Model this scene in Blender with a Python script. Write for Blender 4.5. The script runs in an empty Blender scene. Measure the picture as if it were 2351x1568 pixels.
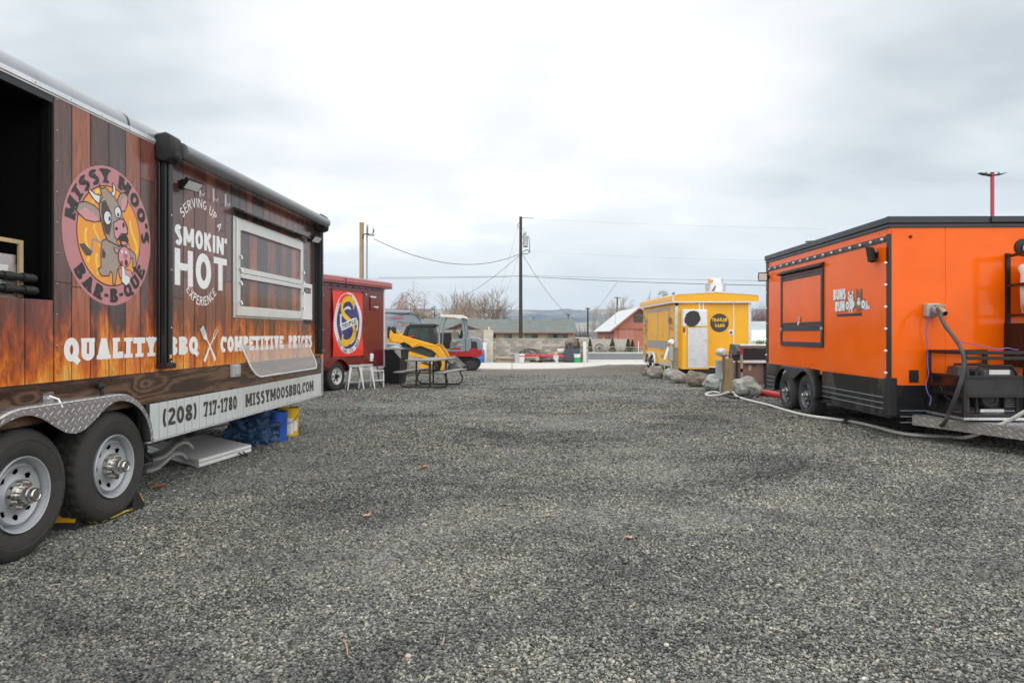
import bpy, bmesh, math, random
from mathutils import Vector, Matrix, noise as mnoise
from mathutils.geometry import tessellate_polygon
R = math.radians
random.seed(7)
S = bpy.context.scene
COL = S.collection
# ------------------------------------------------------------------ camera
F, CX, HY, H = 1567.0, 1175.5, 764.0, 1.38      # focal length, principal point, horizon (photo units), eye height (m)
cam = bpy.data.cameras.new('camera'); camo = bpy.data.objects.new('camera', cam); COL.objects.link(camo)
camo.location = (0, 0, H); camo.rotation_euler = (R(90), 0, 0)
cam.sensor_width = 36; cam.lens = 24; cam.shift_y = -0.0085; cam.clip_start = 0.05; cam.clip_end = 20000
S.camera = camo
# ------------------------------------------------------------------ sky and sun
SUN_EL, SUN_AZ = 48, 178                         # degrees; azimuth from +Y towards +X
W = bpy.data.worlds.new('World'); S.world = W; W.use_nodes = True
nt = W.node_tree; nt.nodes.clear()
def wn(t, **k):
    n = nt.nodes.new(t)
    for a, b in k.items(): setattr(n, a, b)
    return n
def wl(a, b): nt.links.new(a, b)
def wmath(op, a, b=None, c=None, clamp=False):
    n = wn('ShaderNodeMath', operation=op, use_clamp=clamp)
    for i, v in enumerate((a, b, c)):
        if v is None: continue
        if isinstance(v, (int, float)): n.inputs[i].default_value = v
        else: wl(v, n.inputs[i])
    return n.outputs[0]
sky = wn('ShaderNodeTexSky', sky_type='NISHITA', sun_disc=False)
sky.sun_elevation = R(SUN_EL); sky.sun_rotation = R(SUN_AZ)
tc = wn('ShaderNodeTexCoord')
sep = wn('ShaderNodeSeparateXYZ'); wl(tc.outputs['Generated'], sep.inputs[0])
dz = wmath('MAXIMUM', sep.outputs[2], 0.0)
den = wmath('ADD', dz, 0.22)
comb = wn('ShaderNodeCombineXYZ')
wl(wmath('DIVIDE', sep.outputs[0], den), comb.inputs[0]); wl(wmath('DIVIDE', sep.outputs[1], den), comb.inputs[1])
def wnoise(scale, detail, rough, dist, off):
    mp = wn('ShaderNodeMapping'); wl(comb.outputs[0], mp.inputs[0]); mp.inputs['Location'].default_value = off
    mp.inputs['Scale'].default_value = (1.0, 1.35, 1); mp.inputs['Rotation'].default_value = (0, 0, R(-18))
    n = wn('ShaderNodeTexNoise'); wl(mp.outputs[0], n.inputs['Vector'])
    n.inputs['Scale'].default_value = scale; n.inputs['Detail'].default_value = detail
    n.inputs['Roughness'].default_value = rough; n.inputs['Distortion'].default_value = dist
    return n.outputs[0]
n1 = wnoise(0.85, 6, .52, .35, (3.1, 1.7, 0))
n2 = wnoise(2.6, 5, .5, .3, (8.3, 4.2, 0))
val = wmath('ADD', wmath('MULTIPLY', wmath('SUBTRACT', n1, .5), 1.7), wmath('MULTIPLY', wmath('SUBTRACT', n2, .5), .85))
# broad banks of thinner (bright) and thicker (grey) cloud, by direction
BANKS = [(1150, 60, .55, .40), (720, 330, .34, .10), (1700, 60, .30, .14), (1750, 380, .20, .12),
         (2300, 260, .40, -.36), (1330, 420, .22, -.16), (1900, 320, .25, -.10), (60, 250, .30, -.12), (330, 130, .22, -.10),
         (950, 610, .20, -.10), (1400, 560, .16, -.06)]
for px, py, rad, amp in BANKS:
    d = Vector((px-CX, F, HY-py)).normalized()
    dn = wn('ShaderNodeVectorMath', operation='DISTANCE'); wl(tc.outputs['Generated'], dn.inputs[0]); dn.inputs[1].default_value = d
    mr = wn('ShaderNodeMapRange', interpolation_type='SMOOTHERSTEP'); wl(dn.outputs['Value'], mr.inputs[0])
    mr.inputs[1].default_value = 0; mr.inputs[2].default_value = rad; mr.inputs[3].default_value = amp; mr.inputs[4].default_value = 0
    val = wmath('ADD', val, mr.outputs[0])
val = wmath('ADD', val, .56)
ramp = wn('ShaderNodeValToRGB'); wl(val, ramp.inputs[0])
e = ramp.color_ramp.elements
e[0].position = 0; e[0].color = (.29, .315, .333, 1)
e[1].position = 1; e[1].color = (.64, .64, .64, 1)
x = e.new(.30); x.color = (.375, .400, .414, 1)
x = e.new(.55); x.color = (.45, .464, .470, 1)
x = e.new(.80); x.color = (.51, .518, .52, 1)
hz = wn('ShaderNodeMapRange', interpolation_type='SMOOTHSTEP'); wl(sep.outputs[2], hz.inputs[0])
hz.inputs[1].default_value = .0; hz.inputs[2].default_value = .24; hz.inputs[3].default_value = .75; hz.inputs[4].default_value = 0
mixh = wn('ShaderNodeMixRGB'); wl(hz.outputs[0], mixh.inputs[0]); wl(ramp.outputs[0], mixh.inputs[1]); mixh.inputs[2].default_value = (.365, .402, .432, 1)
sc10 = wn('ShaderNodeVectorMath', operation='SCALE'); wl(mixh.outputs[0], sc10.inputs[0]); sc10.inputs['Scale'].default_value = 10.0
mixs = wn('ShaderNodeMixRGB'); mixs.inputs[0].default_value = .95; wl(sky.outputs[0], mixs.inputs[1]); wl(sc10.outputs[0], mixs.inputs[2])
bg = wn('ShaderNodeBackground'); wl(mixs.outputs[0], bg.inputs[0]); bg.inputs[1].default_value = 0.1
out = wn('ShaderNodeOutputWorld'); wl(bg.outputs[0], out.inputs[0])
sl = bpy.data.lights.new('sun', 'SUN'); sl.energy = 1.5; sl.angle = R(150); sl.color = (1, .97, .93)
so = bpy.data.objects.new('sun', sl); COL.objects.link(so); so.location = (0, -5, 30)
sd = Vector((math.sin(R(SUN_AZ))*math.cos(R(SUN_EL)), math.cos(R(SUN_AZ))*math.cos(R(SUN_EL)), math.sin(R(SUN_EL))))
so.rotation_euler = sd.to_track_quat('Z', 'Y').to_euler()
V = S.view_settings
V.view_transform = 'Standard'; V.look = 'None'; V.exposure = 1.08; V.gamma = 1; V.use_curve_mapping = False
S.cycles.max_bounces = 8; S.cycles.transparent_max_bounces = 12; S.cycles.caustics_reflective = False; S.cycles.caustics_refractive = False

# ------------------------------------------------------------------ places
def P(px, py, Z): return Vector(((px-CX)/F*Z, Z, H-(py-HY)/F*Z))
def lerp_tab(tab, x):
    if x <= tab[0][0]: return tab[0][1]
    for (a, b), (c, d) in zip(tab, tab[1:]):
        if x <= c: return b + (d-b)*(x-a)/(c-a)
    return tab[-1][1]
GT = [(0, 0), (19, 0), (22, -.04), (29.5, -.29), (36, -.45), (48, -.75), (80, -1.06), (88, -1.26), (140, -1.5), (400, -3), (1500, -6), (6000, -6)]
def smooth(a, b, x):
    t = max(0, min(1, (x-a)/(b-a))); return t*t*(3-2*t)
def gz(X, Y):
    k = 1 - .75*smooth(2.5, 5.0, X)*(1-smooth(31, 36, Y))
    return lerp_tab(GT, Y)*k
def G(px, py, lift=0.0):
    z = 0.0
    for _ in range(25):
        Z = (H-z-lift)*F/(py-HY); z = gz((px-CX)/F*Z, Z)
    return Vector(((px-CX)/F*Z, Z, z+lift))

# ------------------------------------------------------------------ mesh building
class MB:
    def __init__(s): s.v = []; s.f = []; s.c = []; s.sm = []; s.col = (1, 1, 1); s.M = None
    def add(s, vs, fs, sm=False):
        o = len(s.v)
        if s.M is not None: vs = [s.M @ Vector(p) for p in vs]
        s.v += [tuple(p) for p in vs]
        for f in fs: s.f.append([i+o for i in f]); s.c.append(s.col); s.sm.append(sm)
        return s
    def box(s, a, b):
        x0, y0, z0 = [min(a[i], b[i]) for i in range(3)]; x1, y1, z1 = [max(a[i], b[i]) for i in range(3)]
        return s.add([(x0,y0,z0),(x1,y0,z0),(x1,y1,z0),(x0,y1,z0),(x0,y0,z1),(x1,y0,z1),(x1,y1,z1),(x0,y1,z1)],
                     [(0,3,2,1),(4,5,6,7),(0,1,5,4),(1,2,6,5),(2,3,7,6),(3,0,4,7)])
    def obox(s, c, dx, dy, dz):
        c = Vector(c); dx, dy, dz = Vector(dx)/2, Vector(dy)/2, Vector(dz)/2
        q = [c+dx*i+dy*j+dz*k for k in (-1,1) for (i,j) in ((-1,-1),(1,-1),(1,1),(-1,1))]
        return s.add(q, [(0,3,2,1),(4,5,6,7),(0,1,5,4),(1,2,6,5),(2,3,7,6),(3,0,4,7)])
    def bar(s, p, q, w, h=None, up=(0,0,1)):
        p, q = Vector(p), Vector(q); h = h or w
        d = q-p; up = Vector(up)
        if abs(d.normalized().dot(up)) > .95: up = Vector((1,0,0))
        sx = d.cross(up).normalized(); u = sx.cross(d).normalized()
        return s.obox((p+q)/2, sx*w, d, u*h)
    def tube(s, pts, r, n=8, cap=True, sm=True):
        pts = [Vector(p) for p in pts]; m = len(pts)
        rr = r if isinstance(r, (list, tuple)) else [r]*m
        vs = []; prev = None
        for i, p in enumerate(pts):
            d = (pts[min(i+1, m-1)]-pts[max(i-1, 0)])
            d = d.normalized() if d.length > 1e-9 else Vector((0,0,1))
            if prev is None:
                a = Vector((0,0,1)) if abs(d.z) < .9 else Vector((1,0,0))
                u = d.cross(a).normalized()
            else:
                u = prev - d*prev.dot(d)
                u = u.normalized() if u.length > 1e-6 else d.orthogonal().normalized()
            w = d.cross(u); prev = u
            for k in range(n):
                t = 2*math.pi*k/n; vs.append(p+(u*math.cos(t)+w*math.sin(t))*rr[i])
        fs = [(i*n+k, i*n+(k+1) % n, (i+1)*n+(k+1) % n, (i+1)*n+k) for i in range(m-1) for k in range(n)]
        s.add(vs, fs, sm)
        if cap:
            o = len(s.v)-len(vs)
            for rng in (list(range(n))[::-1], list(range((m-1)*n, m*n))):
                s.f.append([o+i for i in rng]); s.c.append(s.col); s.sm.append(False)
        return s
    def cyl(s, p, q, r, r1=None, n=16): return s.tube([p, q], [r, r if r1 is None else r1], n)
    def lathe(s, c, axis, prof, n=32, sm=True):
        """prof: list of (axial, radius)"""
        c = Vector(c); ax = Vector(axis).normalized(); u = ax.orthogonal().normalized(); w = ax.cross(u)
        vs = [c+ax*a+(u*math.cos(2*math.pi*k/n)+w*math.sin(2*math.pi*k/n))*r for a, r in prof for k in range(n)]
        fs = [(i*n+k, i*n+(k+1) % n, (i+1)*n+(k+1) % n, (i+1)*n+k) for i in range(len(prof)-1) for k in range(n)]
        return s.add(vs, fs, sm)
    def ball(s, c, r, n=12, m=8, sq=(1,1,1)):
        vs = []; fs = []
        for i in range(m+1):
            for k in range(n):
                a = math.pi*i/m; b = 2*math.pi*k/n
                vs.append((c[0]+r*sq[0]*math.sin(a)*math.cos(b), c[1]+r*sq[1]*math.sin(a)*math.sin(b), c[2]+r*sq[2]*math.cos(a)))
        for i in range(m):
            for k in range(n): fs.append((i*n+k, (i+1)*n+k, (i+1)*n+(k+1) % n, i*n+(k+1) % n))
        return s.add(vs, fs, True)
    def poly(s, pts):
        """filled (possibly concave) flat polygon from 3-D points"""
        pts = [Vector(p) for p in pts]
        tris = tessellate_polygon([pts])
        return s.add(pts, tris)
    def prism(s, pts, d):
        """polygon of 3-D points extruded by vector d"""
        pts = [Vector(p) for p in pts]; d = Vector(d); n = len(pts)
        tris = tessellate_polygon([pts])
        s.add(pts+[p+d for p in pts], [tuple(t) for t in tris]+[tuple(i+n for i in t[::-1]) for t in tris]+[(i, (i+1) % n, (i+1) % n+n, i+n) for i in range(n)])
        return s
    def sheet(s, rows, sm=True):
        m, n = len(rows), len(rows[0])
        return s.add([p for r in rows for p in r], [(i*n+k, i*n+k+1, (i+1)*n+k+1, (i+1)*n+k) for i in range(m-1) for k in range(n-1)], sm)
    def mesh(s, name, mat, sharp=38):
        me = bpy.data.meshes.new(name); me.from_pydata(s.v, [], s.f)
        me.polygons.foreach_set('use_smooth', s.sm)
        if any(s.sm): me.set_sharp_from_angle(angle=R(sharp))
        if any(c != (1,1,1) for c in s.c):
            at = me.color_attributes.new('col', 'FLOAT_COLOR', 'CORNER')
            buf = []
            for f, c in zip(s.f, s.c): buf += list(c+(1,) if len(c) == 3 else c)*len(f)
            at.data.foreach_set('color', buf)
        for m in (mat if isinstance(mat, (list, tuple)) else [mat]): me.materials.append(m)
        return me
    def build(s, name, mat, parent=None, bevel=0, seg=2, loc=None, rz=0, fix=True):
        me = s.mesh(name, mat)
        if fix:
            b = bmesh.new(); b.from_mesh(me); bmesh.ops.recalc_face_normals(b, faces=b.faces); b.to_mesh(me); b.free()
        o = bpy.data.objects.new(name, me); COL.objects.link(o)
        if parent is not None: o.parent = parent
        if loc is not None: o.location = loc
        o.rotation_euler[2] = rz
        if bevel:
            m = o.modifiers.new('bevel', 'BEVEL'); m.width = bevel; m.segments = seg; m.limit_method = 'ANGLE'; m.angle_limit = R(40); m.harden_normals = False
        return o
def tag(o, label=None, cat=None, group=None, kind=None):
    if label: o['label'] = label
    if cat: o['category'] = cat
    if group: o['group'] = group
    if kind: o['kind'] = kind
    return o
def thing(name, label, cat, loc=(0,0,0), rz=0, group=None):
    o = bpy.data.objects.new(name, None); COL.objects.link(o); o.empty_display_size = .2
    o.location = loc; o.rotation_euler = (0, 0, rz)
    return tag(o, label, cat, group)
def dup(root, loc=None, rz=None, label=None, group=None, scale=None):
    def cp(o, par):
        c = o.copy(); COL.objects.link(c)
        if par is not None: c.parent = par
        for ch in o.children: cp(ch, c)
        return c
    r = cp(root, None)
    if loc is not None: r.location = loc
    if rz is not None: r.rotation_euler[2] = rz
    if label: r['label'] = label
    if group: r['group'] = group
    if scale: r.scale = scale
    return r
# ------------------------------------------------------------------ materials
MATS = {}
class NT:
    def __init__(s, name):
        s.m = bpy.data.materials.new(name); s.m.use_nodes = True; s.t = s.m.node_tree; s.n = s.t.nodes
        s.b = s.n['Principled BSDF']; s.o = s.n['Material Output']
        s.tc = s.n.new('ShaderNodeTexCoord')
    def node(s, t, **k):
        n = s.n.new(t)
        for a, b in k.items(): setattr(n, a, b)
        return n
    def link(s, a, b): s.t.links.new(a, b)
    def setin(s, n, i, v):
        if v is None: return
        if hasattr(v, 'is_output'): s.link(v, n.inputs[i])
        elif isinstance(v, (tuple, list)) and len(v) == 3 and n.inputs[i].type == 'RGBA': n.inputs[i].default_value = (*v, 1)
        else: n.inputs[i].default_value = v
    def math(s, op, a, b=None, c=None, clamp=False):
        n = s.node('ShaderNodeMath', operation=op, use_clamp=clamp)
        for i, v in enumerate((a, b, c)): s.setin(n, i, v)
        return n.outputs[0]
    def mix(s, f, a, b, mode='MIX'):
        n = s.node('ShaderNodeMixRGB', blend_type=mode)
        s.setin(n, 0, f); s.setin(n, 1, a); s.setin(n, 2, b); return n.outputs[0]
    def mapping(s, scale=(1,1,1), rot=(0,0,0), loc=(0,0,0), src=None):
        n = s.node('ShaderNodeMapping'); s.link(src or s.tc.outputs['Object'], n.inputs[0])
        n.inputs['Scale'].default_value = scale; n.inputs['Rotation'].default_value = rot; n.inputs['Location'].default_value = loc
        return n.outputs[0]
    def noise(s, scale, detail=4, rough=.55, dist=0, vec=None):
        n = s.node('ShaderNodeTexNoise'); s.link(vec or s.tc.outputs['Object'], n.inputs['Vector'])
        n.inputs['Scale'].default_value = scale; n.inputs['Detail'].default_value = detail
        n.inputs['Roughness'].default_value = rough; n.inputs['Distortion'].default_value = dist
        return n.outputs[0]
    def ramp(s, f, stops):
        n = s.node('ShaderNodeValToRGB'); s.setin(n, 0, f); e = n.color_ramp.elements
        while len(e) < len(stops): e.new(.5)
        for i, (p, c) in enumerate(stops):
            e[i].position = p; e[i].color = (*c, 1) if isinstance(c, (tuple, list)) else (c, c, c, 1)
        return n.outputs[0]
    def rng(s, f, a, b, c=0., d=1., it='SMOOTHSTEP'):
        n = s.node('ShaderNodeMapRange', interpolation_type=it)
        for i, v in enumerate((f, a, b, c, d)): s.setin(n, i, v)
        return n.outputs[0]
    def bump(s, h, strength=.3, dist=.01, prev=None):
        n = s.node('ShaderNodeBump'); s.link(h, n.inputs['Height']); n.inputs['Strength'].default_value = strength; n.inputs['Distance'].default_value = dist
        if prev: s.link(prev, n.inputs['Normal'])
        s.link(n.outputs[0], s.b.inputs['Normal']); return n.outputs[0]
    def setb(s, col=None, rough=None, metal=None, spec=None, coat=None):
        for k, v in (('Base Color', col), ('Roughness', rough), ('Metallic', metal), ('Specular IOR Level', spec), ('Coat Weight', coat)):
            if v is not None: s.setin(s.b, k, v)
        return s.m
    def attr(s, name='col'):
        n = s.node('ShaderNodeAttribute', attribute_name=name); return n.outputs['Color']
def M(name, col, rough=.5, metal=0., var=.12, scale=4, bump=0., bscale=40, spec=.5, coat=0., dirt=0., dirtcol=(.10,.085,.07), coord='Object'):
    if name in MATS: return MATS[name]
    t = NT(name)
    v = t.tc.outputs[coord]
    n = t.noise(scale, 5, .6, 0, v)
    c = t.mix(1.0, (*col,), t.ramp(n, [(.25, 1-var), (.75, 1+var*.6)]), 'MULTIPLY')
    if dirt:
        d = t.noise(scale*2.3, 7, .7, .4, v)
        c = t.mix(t.rng(d, .52, .75, 0, dirt), c, dirtcol)
    t.setb(c, t.rng(n, .2, .8, max(.02, rough-.07), min(1, rough+.09)), metal, spec, coat)
    if bump: t.bump(t.noise(bscale, 4, .6, 0, v), bump, .01)
    MATS[name] = t.m
    return t.m
def VC(name, rough=.45, var=.06):                    # printed vinyl: colours come from the drawing
    if name in MATS: return MATS[name]
    t = NT(name)
    n = t.noise(9, 4)
    t.setb(t.mix(1., t.attr(), t.ramp(n, [(.3, 1-var), (.7, 1.)]), 'MULTIPLY'), rough)
    MATS[name] = t.m; return t.m
def diamond(name, col=(.55,.55,.56), metal=.85, rough=.33, scale=22., axis='xyz', strength=.9):
    if name in MATS: return MATS[name]
    t = NT(name)
    sp = t.node('ShaderNodeSeparateXYZ'); t.link(t.tc.outputs['Object'], sp.inputs[0])
    ax = {'x': sp.outputs[0], 'y': sp.outputs[1], 'z': sp.outputs[2]}
    if len(axis) == 2: u, v = ax[axis[0]], ax[axis[1]]
    else: u = t.math('ADD', ax['x'], ax['y']); v = t.math('ADD', ax['z'], t.math('MULTIPLY', ax['x'], .37))
    a = t.math('MULTIPLY', t.math('ADD', u, v), scale*.707); b = t.math('MULTIPLY', t.math('SUBTRACT', u, v), scale*.707)
    def cell(p, q):
        fp = t.math('SUBTRACT', t.math('FRACT', p), .5); fq = t.math('SUBTRACT', t.math('FRACT', q), .5)
        r1 = t.math('SQRT', t.math('ADD', t.math('POWER', t.math('MULTIPLY', fp, 2.1), 2.), t.math('POWER', t.math('MULTIPLY', fq, 6.5), 2.)))
        return t.rng(r1, .55, 1., 1., 0.)
    par = t.math('MODULO', t.math('ADD', t.math('FLOOR', a), t.math('ADD', t.math('FLOOR', b), 1000.)), 2.)
    par = t.math('GREATER_THAN', par, .5)
    h = t.math('ADD', t.math('MULTIPLY', cell(a, b), par), t.math('MULTIPLY', cell(b, a), t.math('SUBTRACT', 1., par)))
    n = t.noise(6, 5)
    c = t.mix(t.rng(n, .45, .8, 0, .5), (*col,), tuple(x*.55 for x in col))
    c = t.mix(t.math('MULTIPLY', h, .5), c, tuple(min(1, x*1.5) for x in col))
    t.setb(c, rough, metal); t.bump(h, strength, .004)
    MATS[name] = t.m; return t.m
BLACK = M('black_trim', (.012,.012,.013), .35, var=.25)
BLACKP = M('black_plastic', (.016,.016,.017), .5, var=.2, spec=.35, bump=.08, bscale=160)
RUBBER = M('tyre_rubber', (.038,.036,.034), .78, var=.35, scale=7, bump=.15, bscale=130, dirt=.35, dirtcol=(.075,.065,.055))
STEEL = M('bright_steel', (.62,.62,.63), .28, 1., var=.15, scale=12)
ALU = M('aluminium_trim', (.80,.81,.82), .42, .6, var=.12, scale=9, dirt=.2, dirtcol=(.4,.39,.37))
GREYP = M('grey_painted_metal', (.30,.34,.34), .5, var=.12, dirt=.25, dirtcol=(.17,.17,.15))
WHITEP = M('white_paint', (.78,.78,.77), .45, var=.07, dirt=.12, dirtcol=(.5,.47,.42))
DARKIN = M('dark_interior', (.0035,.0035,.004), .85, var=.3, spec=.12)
CHROME = M('chrome_cap', (.62,.60,.57), .27, 1., var=.1)
DIAM = diamond('diamond_plate', axis='yz')
DIAMX = diamond('diamond_plate_front', axis='xz', metal=.6, col=(.62,.62,.63), scale=16)
DIAMD = diamond('diamond_plate_deck', axis='xy', scale=20)
PRINT = VC('printed_vinyl')

# ------------------------------------------------------------------ lettering
def arc(cx, cy, rx, ry, a0, a1, n=12):
    return [(cx+rx*math.cos(R(a0+(a1-a0)*i/n)), cy+ry*math.sin(R(a0+(a1-a0)*i/n))) for i in range(n+1)]
def glyph(c, t, slab):
    h = t/2; q = t*.42                                # q: half thickness of horizontals
    w = {'A':.84,'B':.72,'C':.70,'D':.74,'E':.64,'F':.62,'G':.74,'H':.80,'I':t*(1.9 if slab else 1.05),'J':.6,'K':.78,'L':.62,'M':1.0,'N':.82,
         'O':.76,'P':.68,'Q':.78,'R':.74,'S':.66,'T':.72,'U':.76,'V':.80,'W':1.05,'X':.8,'Y':.78,'Z':.66,'1':.46,'.':t,'-':.36,"'":t*.8,'(':.3,')':.3,' ':.34}.get(c, .66)
    r = w-h; St = []; ft = []
    L = h if not slab else h*1.15; Rr = w-L
    if c == 'A': St = [[(L,0),(w/2,.97)],[(Rr,0),(w/2,.97)],[(w*.27,.30),(w*.73,.30)]]; ft = [(L,0),(Rr,0)]
    elif c in 'BPRDEFKL':
        St = [[(L,0),(L,1)]]; ft = [(L,0),(L,1)]
        if c in 'B': St += [[(L,1-q),(w*.5,1-q)]+arc(w*.5,.76,r-w*.5-.02,.24-q,90,-90)[1:]+[(L,.52)], [(L,.52),(w*.52,.52)]+arc(w*.52,.26,r-w*.52,.26-q,90,-90)[1:]+[(L,q)]]
        if c in 'PR': St += [[(L,1-q),(w*.5,1-q)]+arc(w*.5,.74,r-w*.5,.26-q,90,-90)[1:]+[(L,.48)]]
        if c == 'R': St += [[(w*.48,.50),(Rr,0)]]; ft += [(Rr,0)]
        if c == 'D': St += [[(L,1-q),(w*.42,1-q)]+arc(w*.42,.5,r-w*.42,.5-q,90,-90,16)[1:]+[(L,q)]]
        if c in 'EF': St += [[(L,1-q),(w,1-q)],[(L,.52),(w*.82,.52)]]
        if c in 'EL': St += [[(L,q),(w,q)]]
        if slab and c in 'EF': St += [[(w-q*.8,1),(w-q*.8,.70)]]
        if slab and c in 'EL': St += [[(w-q*.8,0),(w-q*.8,.32)]]
        if c == 'K': St += [[(L,.42),(Rr,1)],[(w*.42,.56),(Rr,0)]]; ft += [(Rr,0),(Rr,1)]
    elif c in 'CGOQ0':
        full = c in 'OQ0'
        St = [arc(w/2,.5,w/2-h,.5-q,50 if not full else 0,312 if not full else 360,26)]
        if c == 'G': St += [[(w*.52,.46),(w,.46)],[(w-h,.46),(w-h,.12)]]
        if c == 'Q': St += [[(w*.52,.26),(w*.98,-.10)]]
        if c == 'C' and slab: St += [[(w-h*.9,.96),(w-h*.9,.64)]]
    elif c == 'H': St = [[(L,0),(L,1)],[(Rr,0),(Rr,1)],[(L,.52),(Rr,.52)]]; ft = [(L,0),(L,1),(Rr,0),(Rr,1)]
    elif c == 'I': St = [[(w/2,0),(w/2,1)]]; ft = [(w/2,0),(w/2,1)]
    elif c == 'M': St = [[(L,0),(L,1)],[(Rr,0),(Rr,1)],[(L,.98),(w/2,.25)],[(Rr,.98),(w/2,.25)]]; ft = [(L,0),(L,1),(Rr,0),(Rr,1)]
    elif c == 'N': St = [[(L,0),(L,1)],[(Rr,0),(Rr,1)],[(L,.98),(Rr,.02)]]; ft = [(L,0),(L,1),(Rr,1)]
    elif c == 'S': St = [arc(w/2,.735,w/2-h,.265-q,30,270,14)+arc(w/2,.265,w/2-h,.265-q+.04,90,-150,14)[1:]]
    elif c == 'T': St = [[(w/2,0),(w/2,1)],[(0,1-q),(w,1-q)]]; ft = [(w/2,0)]; St += [[(q*.8,1),(q*.8,.70)],[(w-q*.8,1),(w-q*.8,.70)]] if slab else []
    elif c == 'U': St = [[(L,1),(L,.32)]+arc(w/2,.32,w/2-L,.32-q,180,360,12)[1:]+[(Rr,1)]]; ft = [(L,1),(Rr,1)]
    elif c == 'V': St = [[(L,1),(w/2,.03)],[(Rr,1),(w/2,.03)]]; ft = [(L,1),(Rr,1)]
    elif c == 'X': St = [[(L,0),(Rr,1)],[(Rr,0),(L,1)]]; ft = [(L,0),(L,1),(Rr,0),(Rr,1)]
    elif c == 'Y': St = [[(L,1),(w/2,.45)],[(Rr,1),(w/2,.45)],[(w/2,.5),(w/2,0)]]; ft = [(L,1),(Rr,1),(w/2,0)]
    elif c == 'Z': St = [[(0,1-q),(w,1-q)],[(w-h,.95),(h,.05)],[(0,q),(w,q)]]
    elif c == '1': St = [[(w*.6,0),(w*.6,1)],[(w*.6,.93),(w*.12,.74)]]; ft = [(w*.6,0)]
    elif c == '2': St = [arc(w/2,.71,w/2-h,.29-q,160,-35,14)+[(h,q*1.5)],[(h*.5,q),(w,q)]]
    elif c == '7': St = [[(0,1-q),(w,1-q)],[(w-h,.95),(w*.38,0)]]; ft = [(w*.38,0)]; St += [[(q*.8,1),(q*.8,.70)]] if slab else []
    elif c == '8': St = [arc(w/2,.75,w/2-h-.03,.25-q,0,360,18), arc(w/2,.26,w/2-h,.26-q,0,360,18)]
    elif c == '.': St = [[(w/2,0),(w/2,t)]]
    elif c == '-': St = [[(0,.45),(w,.45)]]
    elif c == "'": St = [[(w*.6,1),(w*.35,.70)]]
    elif c == '(': St = [arc(w+.12,.5,w+.02,.62,125,235,12)]
    elif c == ')': St = [arc(-.12,.5,w+.02,.62,55,-55,12)]
    if slab: St += [[(max(0,x-t*.95),y+(q*.75 if y == 0 else -q*.75)),(min(w,x+t*.95),y+(q*.75 if y == 0 else -q*.75))] for x, y in ft]
    th = []
    for s in St:
        horiz = len(s) == 2 and abs(s[0][1]-s[1][1]) < 1e-6
        th.append(2*q if horiz and not (slab and len(St) and s in St[len(St)-len(ft):]) else (q*1.5 if horiz else (t*.9 if c in '()' else t)))
    return w, list(zip(St, th))
def ribbon(pts, t, step=.2):
    """polyline -> list of quads (4 2-D points each)"""
    p = [Vector((a, b)) for a, b in pts]; q = [p[0]]
    for a, b in zip(p, p[1:]):
        k = max(1, int((b-a).length/step))
        q += [a+(b-a)*i/k for i in range(1, k+1)]
    closed = (q[0]-q[-1]).length < 1e-5
    off = []; n = len(q)
    for i in range(n):
        if closed: a = q[i-1] if i else q[-2]; b = q[i+1] if i < n-1 else q[1]; d = b-a
        else: d = q[min(i+1, n-1)]-q[max(i-1, 0)]
        d = d.normalized(); nn = Vector((-d.y, d.x)); k = 1.0
        if 0 < i < n-1 or closed:
            e = (q[i]-(q[i-1] if i else q[-2])).normalized(); k = min(1.6, 1/max(.5, nn.dot(Vector((-e.y, e.x)))))
        off.append((q[i]+nn*t/2*k, q[i]-nn*t/2*k))
    return [(off[i][0], off[i][1], off[i+1][1], off[i+1][0]) for i in range(n-1)]
def write(mb, txt, fn, height, width=None, t=.24, slab=False, gap=.10, xs=1.0):
    """fn(u, v, level) -> 3-D point; text starts at u=0, baseline v=0"""
    gl = [glyph(c, t, slab) for c in txt]
    nat = sum(w+gap for w, _ in gl)-gap
    sx = (width/nat) if width else height*xs
    u = 0
    for w, st in gl:
        for lv, (s, th) in enumerate(st):
            for quad in ribbon(s, th):
                mb.add([fn((u+p.x)*sx, p.y*height, lv) for p in quad], [(0,1,2,3)])
        u += w+gap
    return nat*sx
def arctext(mb, txt, fn, height, rad, a_mid, t=.24, slab=False, gap=.12, xs=1.0, under=False, span=None):
    """text on a circle of radius rad round (0,0); angles in degrees, a_mid = middle of the text"""
    gl = [glyph(c, t, slab) for c in txt]
    nat = sum(w+gap for w, _ in gl)-gap
    sx = R(span)*rad/nat if span else height*xs
    tot = nat*sx
    def pol(u, v, lv):
        if under: a = R(a_mid)+(u-tot/2)/rad; rr = rad-v
        else: a = R(a_mid)-(u-tot/2)/rad; rr = rad+v
        return fn(rr*math.cos(a), rr*math.sin(a), lv)
    u = 0
    for w, st in gl:
        for lv, (s, th) in enumerate(st):
            for quad in ribbon(s, th): mb.add([pol((u+p.x)*sx, p.y*height, lv) for p in quad], [(0,1,2,3)])
        u += w+gap

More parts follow.
